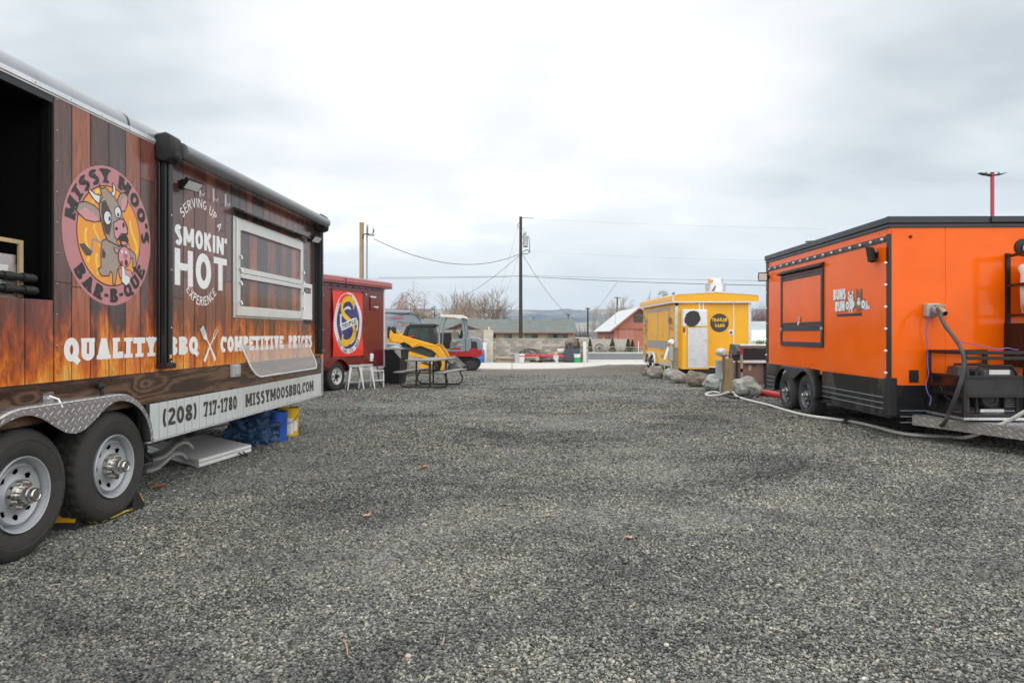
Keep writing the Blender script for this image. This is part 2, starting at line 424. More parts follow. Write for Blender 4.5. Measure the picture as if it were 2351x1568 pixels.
def letters(txt, fn, height, width, mat, parent, t=.24, slab=False, gap=.10, name='letter'):
    """each letter is a flat piece of its own"""
    gl = [glyph(c, t, slab) for c in txt]; nat = sum(w+gap for w, _ in gl)-gap; sx = width/nat; u = 0
    for c, (w, st) in zip(txt, gl):
        mb = MB()
        for lv, (s, th) in enumerate(st):
            for quad in ribbon(s, th): mb.add([fn((u+p.x)*sx, p.y*height, lv) for p in quad], [(0,1,2,3)])
        if mb.v: mb.build(name, mat, parent, fix=False)
        u += w+gap
def part_empty(name, parent):
    o = bpy.data.objects.new(name, None); COL.objects.link(o); o.parent = parent; o.empty_display_size = .1; return o
def arcletters(txt, fn, height, rad, a_mid, span, mat, parent, t=.24, slab=False, gap=.12, under=False):
    gl = [glyph(c, t, slab) for c in txt]; nat = sum(w+gap for w, _ in gl)-gap; sx = R(span)*rad/nat; tot = nat*sx; u = 0
    def pol(u, v, lv):
        if under: a = R(a_mid)+(u-tot/2)/rad; rr = rad-v
        else: a = R(a_mid)-(u-tot/2)/rad; rr = rad+v
        return fn(rr*math.cos(a), rr*math.sin(a), lv)
    for w, st in gl:
        mb = MB()
        for lv, (s, th) in enumerate(st):
            for quad in ribbon(s, th): mb.add([pol((u+p.x)*sx, p.y*height, lv) for p in quad], [(0,1,2,3)])
        if mb.v: mb.build('letter', mat, parent, fix=False)
        u += w+gap
# ================================================================== GROUND, ROAD, HILLS
def gravel_mat():
    t = NT('gravel_ground')
    vz = t.node('ShaderNodeTexVoronoi', feature='F1'); t.link(t.tc.outputs['Object'], vz.inputs['Vector']); vz.inputs['Scale'].default_value = 62
    vb = t.node('ShaderNodeTexVoronoi', feature='F1'); t.link(t.tc.outputs['Object'], vb.inputs['Vector']); vb.inputs['Scale'].default_value = 27
    sx = t.node('ShaderNodeSeparateXYZ'); t.link(vz.outputs['Color'], sx.inputs[0])
    sy = t.node('ShaderNodeSeparateXYZ'); t.link(vb.outputs['Color'], sy.inputs[0])
    c = t.ramp(t.math('ADD', t.math('MULTIPLY', sx.outputs[0], .62), t.math('MULTIPLY', sy.outputs[0], .38)),
               [(.0,(.05,.05,.047)),(.35,(.14,.143,.137)),(.6,(.25,.252,.238)),(.82,(.36,.355,.325)),(1,(.48,.45,.39))])
    gap = t.rng(vz.outputs['Distance'], .30, .62, 1.0, .45)   # darker towards the edges of the stone cells
    c = t.mix(1., c, gap, 'MULTIPLY')
    big = t.noise(.55, 5, .6, .6, t.mapping((.55,1.5,1), (0,0,R(12))))
    trk = t.noise(.9, 4, .6, .3, t.mapping((1.5,.28,1), (0,0,R(-14))))
    b = t.math('ADD', t.math('MULTIPLY', big, .6), t.math('MULTIPLY', trk, .4))
    c = t.mix(1., c, t.ramp(b, [(.36,(.58,.58,.58)),(.5,(1.0,.995,.97)),(.64,(1.28,1.26,1.17))]), 'MULTIPLY')
    # damp muddy strip with tyre ruts in front of the concrete
    sp = t.node('ShaderNodeSeparateXYZ'); t.link(t.tc.outputs['Object'], sp.inputs[0])
    edge = t.noise(.35, 4, .6)
    yy = t.math('ADD', sp.outputs[1], t.math('MULTIPLY', edge, 7.))
    m = t.math('MULTIPLY', t.rng(yy, 23.2, 26.), t.rng(t.noise(1.1, 5, .65, .5, t.mapping((.45,2.6,1))), .40, .56))
    c = t.mix(t.math('MULTIPLY', m, .95, clamp=True), c, t.mix(t.noise(5,4), (.075,.064,.050), (.19,.165,.13)))
    t.setb(c, .88, 0, .35)
    hgt = t.math('ADD', t.math('MULTIPLY', vz.outputs['Distance'], -1.1), t.math('MULTIPLY', sx.outputs[1], .35))
    b1 = t.bump(hgt, .8, .007)
    t.bump(t.noise(2.2, 5, .6), .35, .06, b1)
    return t.m
GRAVEL = gravel_mat()
def grid_ground():
    xs = [-3000,-900,-300,-120,-60,-35]+[-24+i*.75 for i in range(65)]+[35,60,120,300,900,3000]
    ys = [-200,-40,-12,-5]+[-2+i*.5 for i in range(12)]+[4+i*.5 for i in range(64)]+[36+i*2 for i in range(27)]+[100,140,220,400,900,1500,2600]
    rows = []
    for y in ys:
        row = []
        for x in xs:
            z = gz(x, y)
            if abs(x) < 26 and -1 < y < 34:
                z += .012*mnoise.noise((x*.5, y*.5, 0))*smooth(2, 6, y)+.010*mnoise.noise((x*1.9, y*1.3, 3))
                k = smooth(24.5, 27, y)*(1-smooth(31.5, 33, y))
                z += k*.07*mnoise.noise((x*.8, y*2.6, 9))
            row.append((x, y, z))
        rows.append(row)
    return MB().sheet(rows)
g = grid_ground().build('ground', GRAVEL, fix=False); tag(g, kind='structure')
def gravel_scatter():
    me = MB().sheet([[(x*k*1.0, y, .006) for x in (-1,-.5,0,.5,1)] for y, k in ((1.9,2.3),(4,4.0),(7,6.4),(12,10.4),(17,14))]).mesh('gravel_stones', None) if False else None
    mb = MB()
    mb.sheet([[(x*k, y, .004) for x in (-1,-.5,0,.5,1)] for y, k in ((1.9,2.4),(4,4.0),(7,6.4),(12,10.4),(17,13.5),(22.5,16.5))], False)
    st = NT('gravel_stone')
    oi = st.node('ShaderNodeObjectInfo')
    c = st.ramp(oi.outputs['Random'], [(0,(.035,.037,.036)),(.25,(.095,.101,.098)),(.55,(.185,.193,.185)),(.85,(.285,.292,.276)),(.965,(.39,.38,.335)),(.993,(.44,.34,.24)),(1,(.62,.60,.55))])
    geo = st.node('ShaderNodeNewGeometry'); pos_ = geo.outputs['Position']
    c = st.mix(1., c, st.ramp(st.noise(.62, 5, .62, .8, st.mapping((.7,1.25,1),(0,0,R(12)), src=pos_)), [(.36,(.56,.56,.57)),(.48,(.95,.95,.93)),(.62,(1.22,1.20,1.12))]), 'MULTIPLY')
    c = st.mix(1., c, st.ramp(st.noise(2.6, 4, .6, .4, pos_), [(.33,(.78,.78,.79)),(.6,(1.06,1.05,1.0))]), 'MULTIPLY')
    st.setb(c, .85, 0, .3)
    o = mb.build('gravel', st.m, fix=False); tag(o, 'loose crushed grey gravel covering the lot', None, None, 'stuff')
    ng = bpy.data.node_groups.new('gravel_stones', 'GeometryNodeTree')
    ng.interface.new_socket('Geometry', in_out='INPUT', socket_type='NodeSocketGeometry')
    ng.interface.new_socket('Geometry', in_out='OUTPUT', socket_type='NodeSocketGeometry')
    N = ng.nodes.new; Lk = ng.links.new
    gi, go = N('NodeGroupInput'), N('NodeGroupOutput')
    pos = N('GeometryNodeInputPosition'); sp = N('ShaderNodeSeparateXYZ'); Lk(pos.outputs[0], sp.inputs[0])
    def gm(op, a, b):
        n = N('ShaderNodeMath'); n.operation = op
        for i, v in enumerate((a, b)):
            if isinstance(v, (int, float)): n.inputs[i].default_value = v
            else: Lk(v, n.inputs[i])
        return n.outputs[0]
    rel = gm('DIVIDE', 3.6, sp.outputs[1])
    dens = gm('MINIMUM', gm('MULTIPLY', gm('POWER', rel, 1.75), 8200.), 9800.)
    ns = N('ShaderNodeTexNoise'); ns.inputs['Scale'].default_value = .8; ns.inputs['Detail'].default_value = 3; Lk(pos.outputs[0], ns.inputs['Vector'])
    mr = N('ShaderNodeMapRange'); Lk(ns.outputs[0], mr.inputs[0])
    for i, v in ((1,.38),(2,.62),(3,.65),(4,1.15)): mr.inputs[i].default_value = v
    dens = gm('MULTIPLY', dens, mr.outputs[0])
    fade = N('ShaderNodeMapRange'); Lk(sp.outputs[1], fade.inputs[0])
    for i, v in ((1,11.),(2,21.5),(3,1.),(4,0.)): fade.inputs[i].default_value = v
    dens = gm('MULTIPLY', dens, fade.outputs[0])
    dp = N('GeometryNodeDistributePointsOnFaces'); Lk(gi.outputs[0], dp.inputs['Mesh']); Lk(dens, dp.inputs['Density'])
    ios = []
    for k in range(3):
        ico = N('GeometryNodeMeshIcoSphere'); ico.inputs['Radius'].default_value = 1.0; ico.inputs['Subdivisions'].default_value = 1 if k else 2
        sp2 = N('GeometryNodeSetPosition'); Lk(ico.outputs[0], sp2.inputs[0])
        wn_ = N('ShaderNodeTexWhiteNoise'); wn_.noise_dimensions = '4D'; p2 = N('GeometryNodeInputPosition'); Lk(p2.outputs[0], wn_.inputs['Vector']); wn_.inputs['W'].default_value = k*3.3
        sb = N('ShaderNodeVectorMath'); sb.operation = 'SUBTRACT'; Lk(wn_.outputs['Color'], sb.inputs[0]); sb.inputs[1].default_value = (.5,.5,.5)
        sc = N('ShaderNodeVectorMath'); sc.operation = 'MULTIPLY'; Lk(sb.outputs[0], sc.inputs[0]); sc.inputs[1].default_value = (.75,.6,.6)
        Lk(sc.outputs[0], sp2.inputs['Offset'])
        sm = N('GeometryNodeSetMaterial'); Lk(sp2.outputs[0], sm.inputs[0]); sm.inputs['Material'].default_value = st.m
        tr = N('GeometryNodeTransform'); Lk(sm.outputs[0], tr.inputs[0]); tr.inputs['Scale'].default_value = ((1.15,.8,.62),(1,.9,.7),(1.3,.75,.55))[k]
        g2 = N('GeometryNodeGeometryToInstance'); Lk(tr.outputs[0], g2.inputs[0]); ios.append(g2)
    jn = N('GeometryNodeJoinGeometry')
    for q in ios: Lk(q.outputs[0], jn.inputs[0])
    ip = N('GeometryNodeInstanceOnPoints'); Lk(dp.outputs['Points'], ip.inputs['Points']); Lk(jn.outputs[0], ip.inputs['Instance']); ip.inputs['Pick Instance'].default_value = True
    rr = N('FunctionNodeRandomValue'); rr.data_type = 'FLOAT_VECTOR'; rr.inputs[0].default_value = (-.5,-.5,0); rr.inputs[1].default_value = (.5,.5,6.28)
    Lk(rr.outputs[0], ip.inputs['Rotation'])
    rs = N('FunctionNodeRandomValue'); rs.data_type = 'FLOAT'; rs.inputs[2].default_value = 0; rs.inputs[3].default_value = 1; rs.inputs['Seed'].default_value = 5
    far = gm('MINIMUM', gm('POWER', gm('MAXIMUM', gm('DIVIDE', sp.outputs[1], 4.5), 1.), .55), 2.2)
    size = gm('MULTIPLY', gm('ADD', .0043, gm('MULTIPLY', gm('POWER', rs.outputs[1], 2.8), .0066)), far)
    Lk(size, ip.inputs['Scale'])
    Lk(ip.outputs[0], go.inputs[0])
    m = o.modifiers.new('scatter', 'NODES'); m.node_group = ng
gravel_scatter()

# concrete apron and pavement: separate slabs
CONC = M('pale_concrete', (.53,.51,.47), .85, var=.10, scale=1.2, bump=.12, bscale=60, dirt=.35, dirtcol=(.43,.37,.28))
def lot_edge(x): return lerp_tab([(-40,30.5),(-3,31.0),(8,34.2),(30,36.5)], x)
pav = thing('concrete_pavement', None, None); pav['kind'] = 'structure'
def slab_rows(x0, x1, ya, yb, n=3, dz=.05):
    rows = []
    for j in range(n+1):
        f = j/n; row = []
        for x in (x0, (x0+x1)/2, x1):
            a, b = ya(x), yb(x); y = a+(b-a)*f
            row.append((x, y, gz(x, y)+dz))
        rows.append(row)
    return rows
random.seed(3)
for i in range(-7, 9):
    x0, x1 = i*2.9+.015, i*2.9+2.885
    edge1 = lambda x: lot_edge(x)+.02
    mid = lambda x: lot_edge(x)*.5+47.9*.5
    fin = lambda x: 50.4
    for ya, yb in ((edge1, lambda x: mid(x)-.015), (mid, fin)):
        rows = slab_rows(x0, x1, ya, yb)
        mb = MB().sheet(rows, False)
        top = rows; per = top[0]+[r[-1] for r in top[1:]]+top[-1][::-1][1:]+[r[0] for r in top[::-1][1:-1]]
        n = len(per); vs = [Vector(p) for p in per]+[Vector(p)-Vector((0,0,.12)) for p in per]
        mb.add(vs, [(k, (k+1) % n, (k+1) % n+n, k+n) for k in range(n)])
        mb.build('slab', CONC, pav)
ASPH = M('asphalt', (.115,.118,.125), .82, var=.15, scale=.8, bump=.2, bscale=70)
rows = [[(x, y, gz(x, y)+.012) for x in (-60,-20,0,6,14,30,60,120)] for y in (51.0,60,70,79.5)]
tag(MB().sheet(rows).build('road', ASPH, fix=False), kind='structure')
KERB = M('kerb_concrete', (.66,.65,.63), .8, var=.12, scale=3, dirt=.3, dirtcol=(.4,.36,.3))
kerb = thing('kerb', None, None); kerb['kind'] = 'structure'
for i in range(12):
    x0, x1 = 5.0+i*2.4, 5.0+i*2.4+2.385
    z = gz(x0, 50.7)
    MB().box((x0, 50.45, z-.1), (x1, 50.95, z+.14)).build('kerb_stone', KERB, kerb, bevel=.03)
for i in range(14):
    x0, x1 = 5.0+i*3.0, 5.0+i*3.0+2.98
    z = gz(x0, 80)
    MB().box((x0, 79.6, z-.1), (x1, 80.1, z+.16)).build('kerb_stone', KERB, kerb, bevel=.03)
VERGE = M('dry_verge', (.22,.19,.12), .95, var=.35, scale=2.5, bump=.4, bscale=12)
tag(MB().sheet([[(x, y, gz(x, y)+.14) for x in (3,10,25,60,120)] for y in (80.1,84,92,104)]).build('verge', VERGE, fix=False), kind='structure')

# far hills across the valley
def hills():
    t = NT('hill_grass_hazed')
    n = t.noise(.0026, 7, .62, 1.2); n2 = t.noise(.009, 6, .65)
    c = t.ramp(n, [(.38,(.045,.075,.12)),(.5,(.14,.155,.165)),(.60,(.34,.31,.25))])  # blue of the distance and contrast of the folds put into the colour
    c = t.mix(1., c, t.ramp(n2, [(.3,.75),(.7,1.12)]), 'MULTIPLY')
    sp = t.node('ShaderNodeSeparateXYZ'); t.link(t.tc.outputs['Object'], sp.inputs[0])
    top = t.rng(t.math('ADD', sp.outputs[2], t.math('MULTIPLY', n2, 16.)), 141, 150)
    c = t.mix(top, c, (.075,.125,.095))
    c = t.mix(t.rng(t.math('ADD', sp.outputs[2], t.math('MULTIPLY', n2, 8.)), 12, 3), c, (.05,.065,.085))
    t.setb(c, .95, 0, .2)
    rows = []
    for j in range(42):
        f = j/41; Y = 2300+f*2100; row = []
        for i in range(150):
            X = -2600+i*5600/149
            base = 150*smooth(0.08, .93, f)
            nz = mnoise.fractal((X*.0021, Y*.0021, 0), 1.0, 2.0, 5)
            gul = abs(mnoise.noise((X*.0040+.6*mnoise.noise((X*.002,Y*.002,5)), Y*.0016, 2)))
            k = smooth(.05,.4,f)*(1-smooth(.78,.97,f))
            z = -6 + base + k*(24*nz - 44*(.5-gul)*smooth(.1,.5,f)) + 4*mnoise.noise((X*.0011, 0, 7))*smooth(.8,1,f) + (13 if False else 0)
            z += lerp_tab([(-2600,26),(-700,20),(-300,8),(400,0),(3000,14)], X)*.5*smooth(.6,1,f)
            row.append((X, Y, z))
        rows.append(row)
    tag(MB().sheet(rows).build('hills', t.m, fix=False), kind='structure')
hills()
# low dark belt of the town and orchards at the foot of the hills
t = NT('valley_floor'); t.setb(t.ramp(t.noise(.02, 7, .7), [(.35,(.05,.06,.07)),(.55,(.12,.12,.11)),(.7,(.25,.22,.2))]), .95)
def valley():
    rows = []
    for j in range(14):
        Y = 330+j*150; rows.append([(X, Y, -4.2+5.5*abs(mnoise.noise((X*.03, Y*.02, 1)))+2.2*mnoise.noise((X*.11, Y*.05, 4))+j*.35) for X in [-1500+i*22 for i in range(137)]])
    return MB().sheet(rows, False)
tag(valley().build('terrain', t.m, fix=False), kind='structure')
# ================================================================== SHARED VEHICLE PARTS
NUT = M('nut_steel', (.42,.41,.39), .4, .9, var=.2)
RIMG = M('rim_grey_paint', (.42,.44,.46), .38, .25, var=.08, dirt=.2, dirtcol=(.25,.23,.2))
RIMD = M('rim_dark_grey', (.12,.14,.155), .4, .3, var=.1, dirt=.3, dirtcol=(.15,.13,.11))
RIMW = M('rim_white', (.72,.72,.71), .42, .1, var=.08, dirt=.25, dirtcol=(.3,.27,.23))
def make_wheel(parent, xf, y, Rr, wd, sx, style='truck', zc=None):
    """wheel = tyre mesh with rim and hub as sub-parts; xf outer face, sx outward sign along local x"""
    zc = Rr-.004 if zc is None else zc
    n = 96
    mb = MB(); c = Vector((xf, y, zc)); ax = Vector((-sx, 0, 0))     # axial coordinate grows inward
    ri = Rr*.57; sh = Rr*.965
    prof = [(.012, ri*.98), (.004, ri*1.03), (-.004, ri*1.12), (-.010, Rr*.75), (-.009, Rr*.80), (-.012, Rr*.81), (-.008, Rr*.86), (.004, Rr*.93), (.018, sh), (.034, Rr*.992)]
    k = 4; g = .012
    w0, w1 = .034, wd-.034
    for i in range(k):
        a = w0+(w1-w0)*i/k; b = w0+(w1-w0)*(i+1)/k
        if i: prof += [(a-g*.5, Rr), (a-g*.45, Rr-.015), (a+g*.45, Rr-.015), (a+g*.5, Rr)]
    prof += [(wd-.034, Rr*.992), (wd-.016, sh), (wd, Rr*.86), (wd, Rr*.7), (wd-.01, ri)]
    u = Vector((0, 1, 0)); w = Vector((0, 0, 1)); vs = []
    for ai, (a, r) in enumerate(prof):
        for j in range(n):
            rr = r; th = 2*math.pi*j/n
            if r > sh*1.001 and j % 3 == 0: rr = min(r, Rr-.014)
            if r > Rr*.98: th += .02*math.sin(a*60)
            vs.append(c+ax*a+(u*math.cos(th)+w*math.sin(th))*rr)
    for i, p in enumerate(vs):                                   # tyre flattens a little where it stands
        if p.z < .006 and zc < Rr+.01: p.z = max(p.z, -.004)
    m = len(prof)
    mb.add(vs, [(i*n+q, i*n+(q+1) % n, (i+1)*n+(q+1) % n, (i+1)*n+q) for i in range(m-1) for q in range(n)], True)
    wh = mb.build('wheel', RUBBER, parent)
    rm = {'truck': RIMG, 'dark': RIMD, 'white': RIMW}[style]
    rb = MB()
    rb.lathe(c, ax, [(.016, ri*.985), (-.006, ri*1.0), (-.010, ri*.985), (-.006, ri*.955), (.012, ri*.93), (.022, ri*.90), (.05, ri*.885), (.058, ri*.84), (.03, ri*.80), (.018, ri*.76)], 48)
    # dish with openings: grid of faces, those inside an opening are left out
    A, B = (144, 16) if style == 'truck' else (72, 9); r0, r1 = ri*.26, ri*.77
    nh = 8 if style == 'truck' else 6
    def dish(r):
        f = (r-r0)/(r1-r0)
        return (.012+.035*math.sin(f*math.pi*.9)) if style == 'truck' else .02+.012*math.sin(f*math.pi)
    vs = []; fs = []
    for i in range(B+1):
        r = r0+(r1-r0)*i/B
        for j in range(A):
            th = 2*math.pi*j/A; vs.append(c+ax*dish(r)+(u*math.cos(th)+w*math.sin(th))*r)
    for i in range(B):
        for j in range(A):
            r = r0+(r1-r0)*(i+.5)/B; th = 2*math.pi*(j+.5)/A
            ph = (th*nh/(2*math.pi)+.5) % 1-.5
            tx = ph*2*math.pi/nh*r
            if style == 'truck': hole = (tx/(ri*.095))**2+((r-ri*.60)/(ri*.07))**2 < 1
            else: hole = abs(tx) < ri*.115*(1.25-abs(r-ri*.56)/(ri*.3)) and abs(r-ri*.57) < ri*.13
            if not hole: fs.append((i*A+j, i*A+(j+1) % A, (i+1)*A+(j+1) % A, (i+1)*A+j))
    rb.add(vs, fs, True)
    rb.build('rim', rm, wh)
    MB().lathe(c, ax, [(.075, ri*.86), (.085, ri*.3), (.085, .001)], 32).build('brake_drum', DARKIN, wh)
    hb = MB()
    if style == 'truck':
        hb.lathe(c, ax, [(.03, ri*.40), (-.002, ri*.40), (-.002, ri*.25), (-.006, ri*.235), (-.058, ri*.225), (-.060, ri*.19), (-.070, ri*.19), (-.088, ri*.185), (-.096, ri*.165), (-.096, ri*.13), (-.091, ri*.12), (-.091, .001)], 36)
    else:
        hb.lathe(c, ax, [(.02, ri*.33), (.0, ri*.33), (0, ri*.19), (-.035, ri*.185), (-.037, ri*.15), (-.06, ri*.145), (-.07, ri*.10), (-.073, .001)], 24)
    hb.build('hub_cap', CHROME if style != 'white' else M('dark_hub', (.06,.06,.06), .4, .5), wh)
    nn = 8 if style == 'truck' else 5; nb = MB(); nb.cyl(ax*.02, -ax*.016, .009, n=6); nb.ball(tuple(-ax*.016), .008, 6, 4); nm = None
    for j in range(nn):
        th = 2*math.pi*(j+.5)/nn; p = c+(u*math.cos(th)+w*math.sin(th))*ri*.325
        if nm is None: o = nb.build('lug_nut', NUT, wh); nm = o.data
        else: o = bpy.data.objects.new('lug_nut', nm); COL.objects.link(o); o.parent = wh
        o.location = p
    return wh
def make_fender(parent, mat, y0, y1, r, ztop, zend, xp, sx, zc, dip, zpk, lip=.10, lipmat=None):
    """double-arch fender: y0<y1 wheel centres, xp outward offset of the face plate"""
    o = []; inn = []
    ro = ztop-zc
    for i in range(15): a = R(180-90*i/14) ; o.append((y0+(r+.0)*math.cos(a), zend+(ztop-zend)*math.sin(a)))
    for i in range(15): a = R(90-90*i/14); o.append((y1+r*math.cos(a), zend+(ztop-zend)*math.sin(a)))
    ri = r-.03
    for i in range(13): a = R(180-90*i/12); inn.append((y0+ri*math.cos(a), zend+(zpk-zend)*math.sin(a)))
    for i in range(1, 20):
        f = i/20; inn.append((y0+(y1-y0)*f, dip+(zpk-dip)*(.5+.5*math.cos(2*math.pi*f))))
    for i in range(13): a = R(90-90*i/12); inn.append((y1+ri*math.cos(a), zend+(zpk-zend)*math.sin(a)))
    mb = MB(); x = sx*xp
    ring = [(x, a, b) for a, b in o]+[(x, a, b) for a, b in inn[::-1]]
    mb.prism(ring, (-sx*.004, 0, 0))
    f = mb.build('fender', mat, parent)
    top = MB().sheet([[(x+sx*.002, a, b) for a, b in o], [(x-sx*.012, a, b+.010) for a, b in o], [(0, a, b+.012) for a, b in o]])
    t = top.build('fender_top', lipmat or mat, f, fix=False)
    sm = t.modifiers.new('thick', 'SOLIDIFY'); sm.thickness = .004
    return f
LENS = M('lamp_lens', (.72,.72,.66), .25, var=.05)
def flood_light(parent, pos, out, along, tilt=0, w=.17, h=.13, arm=.10, name='flood_light', lens=LENS, fins=False):
    """lamp head on a bracket: pos on wall, out = outward unit, along = lens facing direction"""
    pos, out, al = Vector(pos), Vector(out), Vector(along).normalized()
    side = al.cross(Vector((0,0,1))).normalized(); up = side.cross(al).normalized()
    c = pos+out*arm
    mb = MB(); mb.obox(c, side*w, al*.035, up*h)
    if fins:
        for i in range(9): mb.obox(c-al*.03+side*(i/8-.5)*w*.9, side*.006, al*.035, up*h*.92)
    mb.bar(pos, c-al*.02, .02, .02); mb.obox(pos+out*.01, Vector((out.y, -out.x, 0))*.07, out*.02, (0,0,.07))
    for s_ in (-1, 1): mb.obox(c+side*s_*w*.52-al*.01, side*.008, al*.05, up*.03)
    hd = mb.build(name, BLACKP, parent, bevel=.004)
    MB().obox(c+al*.019, side*w*.84, al*.004, up*h*.78).build('lens', lens, hd)
    return hd
# ================================================================== WOOD-WRAPPED BARBECUE TRAILER
def wrap_mat(name, horizontal=False):
    t = NT(name)
    g = t.mapping((9, 9, .9) if not horizontal else (8, .8, 14))
    gr = t.noise(3.2, 8, .68, .7, g)
    fine = t.noise(9, 6, .7, .2, t.mapping((30, 30, 1.6) if not horizontal else (30, 1.5, 40)))
    c = t.attr()
    c = t.mix(1., c, t.ramp(gr, [(.28,(.42,.40,.40)),(.5,(.95,.93,.92)),(.7,(1.35,1.3,1.25))]), 'MULTIPLY')
    c = t.mix(1., c, t.ramp(fine, [(.3,.74),(.65,1.12)]), 'MULTIPLY')
    if not horizontal:
        # printed flames licking up the lower boards
        sp = t.node('ShaderNodeSeparateXYZ'); t.link(t.tc.outputs['Object'], sp.inputs[0])
        fl = t.noise(2.0, 7, .66, 1.1, t.mapping((2.2, 2.2, .95)))
        fb = t.noise(5.5, 6, .6, 1.6, t.mapping((2.6, 2.6, .8), loc=(3,1,2)))
        rnd = t.attr('col')
        hgt = t.math('ADD', t.math('MULTIPLY', sp.outputs[2], -1.55), t.math('MULTIPLY', fl, 2.3))   # large low down
        hgt = t.math('ADD', hgt, t.math('MULTIPLY', t.noise(1.1, 2, .5, 0, t.mapping((0, 5.2, .25))), 1.1))
        m = t.rng(hgt, -.80, .05)
        fc = t.ramp(t.math('ADD', t.math('MULTIPLY', hgt, .42), t.math('MULTIPLY', fb, .75)), [(.0,(.24,.036,.012)),(.16,(.58,.095,.012)),(.34,(.86,.22,.018)),(.52,(.92,.42,.06)),(.72,(.88,.60,.20))])
        fc = t.mix(.5, fc, t.mix(1., fc, t.ramp(fine, [(.3,.5),(.6,1.2)]), 'MULTIPLY'))
        fc = t.mix(1., fc, t.ramp(gr, [(.25,.45),(.55,1.05)]), 'MULTIPLY')
        c = t.mix(t.math('MULTIPLY', m, .88), c, fc)
    t.setb(c, .20, 0, .5, .25)
    t.b.inputs['Coat Roughness'].default_value = .06
    t.bump(t.noise(.9, 2), .10, .02)
    MATS[name] = t.m; return t.m
WRAP = wrap_mat('wood_print_wrap'); BEAMW = None
def beam_mat():
    t = NT('beam_wood_print')
    sp = t.node('ShaderNodeSeparateXYZ'); t.link(t.tc.outputs['Object'], sp.inputs[0])
    v = t.mapping((1, .75, 6.5))
    vo = t.node('ShaderNodeTexVoronoi', feature='SMOOTH_F1'); t.link(t.mapping((1, 1.05, 3.2)), vo.inputs['Vector']); vo.inputs['Scale'].default_value = 1.35
    k = t.rng(vo.outputs['Distance'], .0, .30, 1., 0.)
    ph = t.math('ADD', t.math('MULTIPLY', sp.outputs[2], 46.), t.math('ADD', t.math('MULTIPLY', t.noise(1.6, 4, .6, .4, v), 15.), t.math('MULTIPLY', k, 16.)))
    ring = t.math('SINE', ph)
    fine = t.noise(12, 6, .7, .2, t.mapping((30, 1.5, 40)))
    c = t.ramp(t.math('ADD', t.math('MULTIPLY', ring, .20), t.math('MULTIPLY', fine, .9)), [(.22,(.028,.016,.011)),(.45,(.085,.045,.028)),(.62,(.135,.072,.045)),(.8,(.20,.115,.075))])
    c = t.mix(t.rng(vo.outputs['Distance'], .02, .09, .85, 0.), c, (.018,.013,.011))
    c = t.mix(1., c, t.ramp(t.noise(1.7, 4), [(.3,.75),(.7,1.25)]), 'MULTIPLY')
    t.setb(c, .22, 0, .5, .2); return t.m
BEAMW = beam_mat()
ROOFG = M('roof_grey_metal', (.40,.42,.44), .32, .5, var=.18, scale=2.5, dirt=.25, dirtcol=(.22,.22,.21))
lt = thing('barbecue_trailer', 'long food trailer wrapped in burning wooden planks with round cow emblem and black awning', 'food trailer', (-3.197, 0, 0), -R(2.87))
Y0, Y1, ZB, ZT, DP = 1.5, 9.75, .505, 2.957, 2.45
bd = MB()
bd.box((-.05, 4.43, .806), (-.001, Y1-.002, ZT)).box((-.05, 5.46, ZB), (-.0015, Y1-.002, .806)).box((-.05, Y0, .806), (-.001, 4.43, 1.590)).box((-.05, Y0, 1.59), (-.001, 1.9, ZT)).box((-.05, 1.9, 2.868), (-.0012, 4.43, ZT))
bd.box((-DP, Y0, .5), (-DP+.05, Y1-.002, ZT)).box((-DP+.05, Y1-.05, .5), (-.05, Y1-.003, ZT)).box((-DP+.05, Y0, .5), (-.05, Y0+.05, ZT))
bd.box((-DP+.05, Y0+.05, .5), (-.42, Y1-.05, .56)).box((-.42, Y0+.05, .802), (-.051, Y1-.05, .86)).box((-.43, Y0+.05, .56), (-.40, Y1-.05, .82))
bd.build('body', M('trailer_shell_dark', (.02,.018,.018), .3, var=.2), lt)
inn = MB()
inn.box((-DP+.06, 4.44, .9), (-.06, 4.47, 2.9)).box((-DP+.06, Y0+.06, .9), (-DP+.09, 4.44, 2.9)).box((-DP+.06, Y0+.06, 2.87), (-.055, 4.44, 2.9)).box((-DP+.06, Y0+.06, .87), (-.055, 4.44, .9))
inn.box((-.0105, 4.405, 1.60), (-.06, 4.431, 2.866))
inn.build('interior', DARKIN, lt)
# roof with rolled edges
prof = [(.004, ZT), (.002, ZT+.03)]+[(-.11+.112*math.cos(R(a)), ZT+.02+.10*math.sin(R(a))) for a in range(10, 91, 10)]
prof = prof+[(-DP-x, z) for x, z in prof[::-1]]
MB().sheet([[(x, y, z) for x, z in prof] for y in (Y0, 3, 5, 7, Y1+.01)]).build('roof', ROOFG, lt, fix=False)
seam = MB()
for y in (1.9, 3.95, 5.22, 6.35, 7.5, 8.65):
    pts = [(x+.003, y, z+.004) for x, z in prof[:14]]
    seam.sheet([[Vector(p) for p in pts], [Vector(p)+Vector((0,.02,0)) for p in pts]])
seam.build('roof_seam', M('seam_sealant', (.07,.075,.08), .5), lt, fix=False)['kind'] = 'stuff'
MB().box((0, Y0, 2.925), (.014, Y1, ZT)).box((0, Y0, 2.912), (.006, Y1, 2.925)).build('roof_rail', ALU, lt, bevel=.004)
scr = MB()
for i in range(26): scr.ball((.015, 1.7+i*.32, 2.941), .006, 6, 4)
for i in range(10):
    scr.ball((.004, 4.46, 1.10+i*.2), .005, 6, 4)
for z in (1.2,1.35,1.75,2.2): scr.ball((.004, 9.70, z), .006, 6, 4)
scr.build('rail_screws', STEEL, lt)['kind'] = 'stuff'
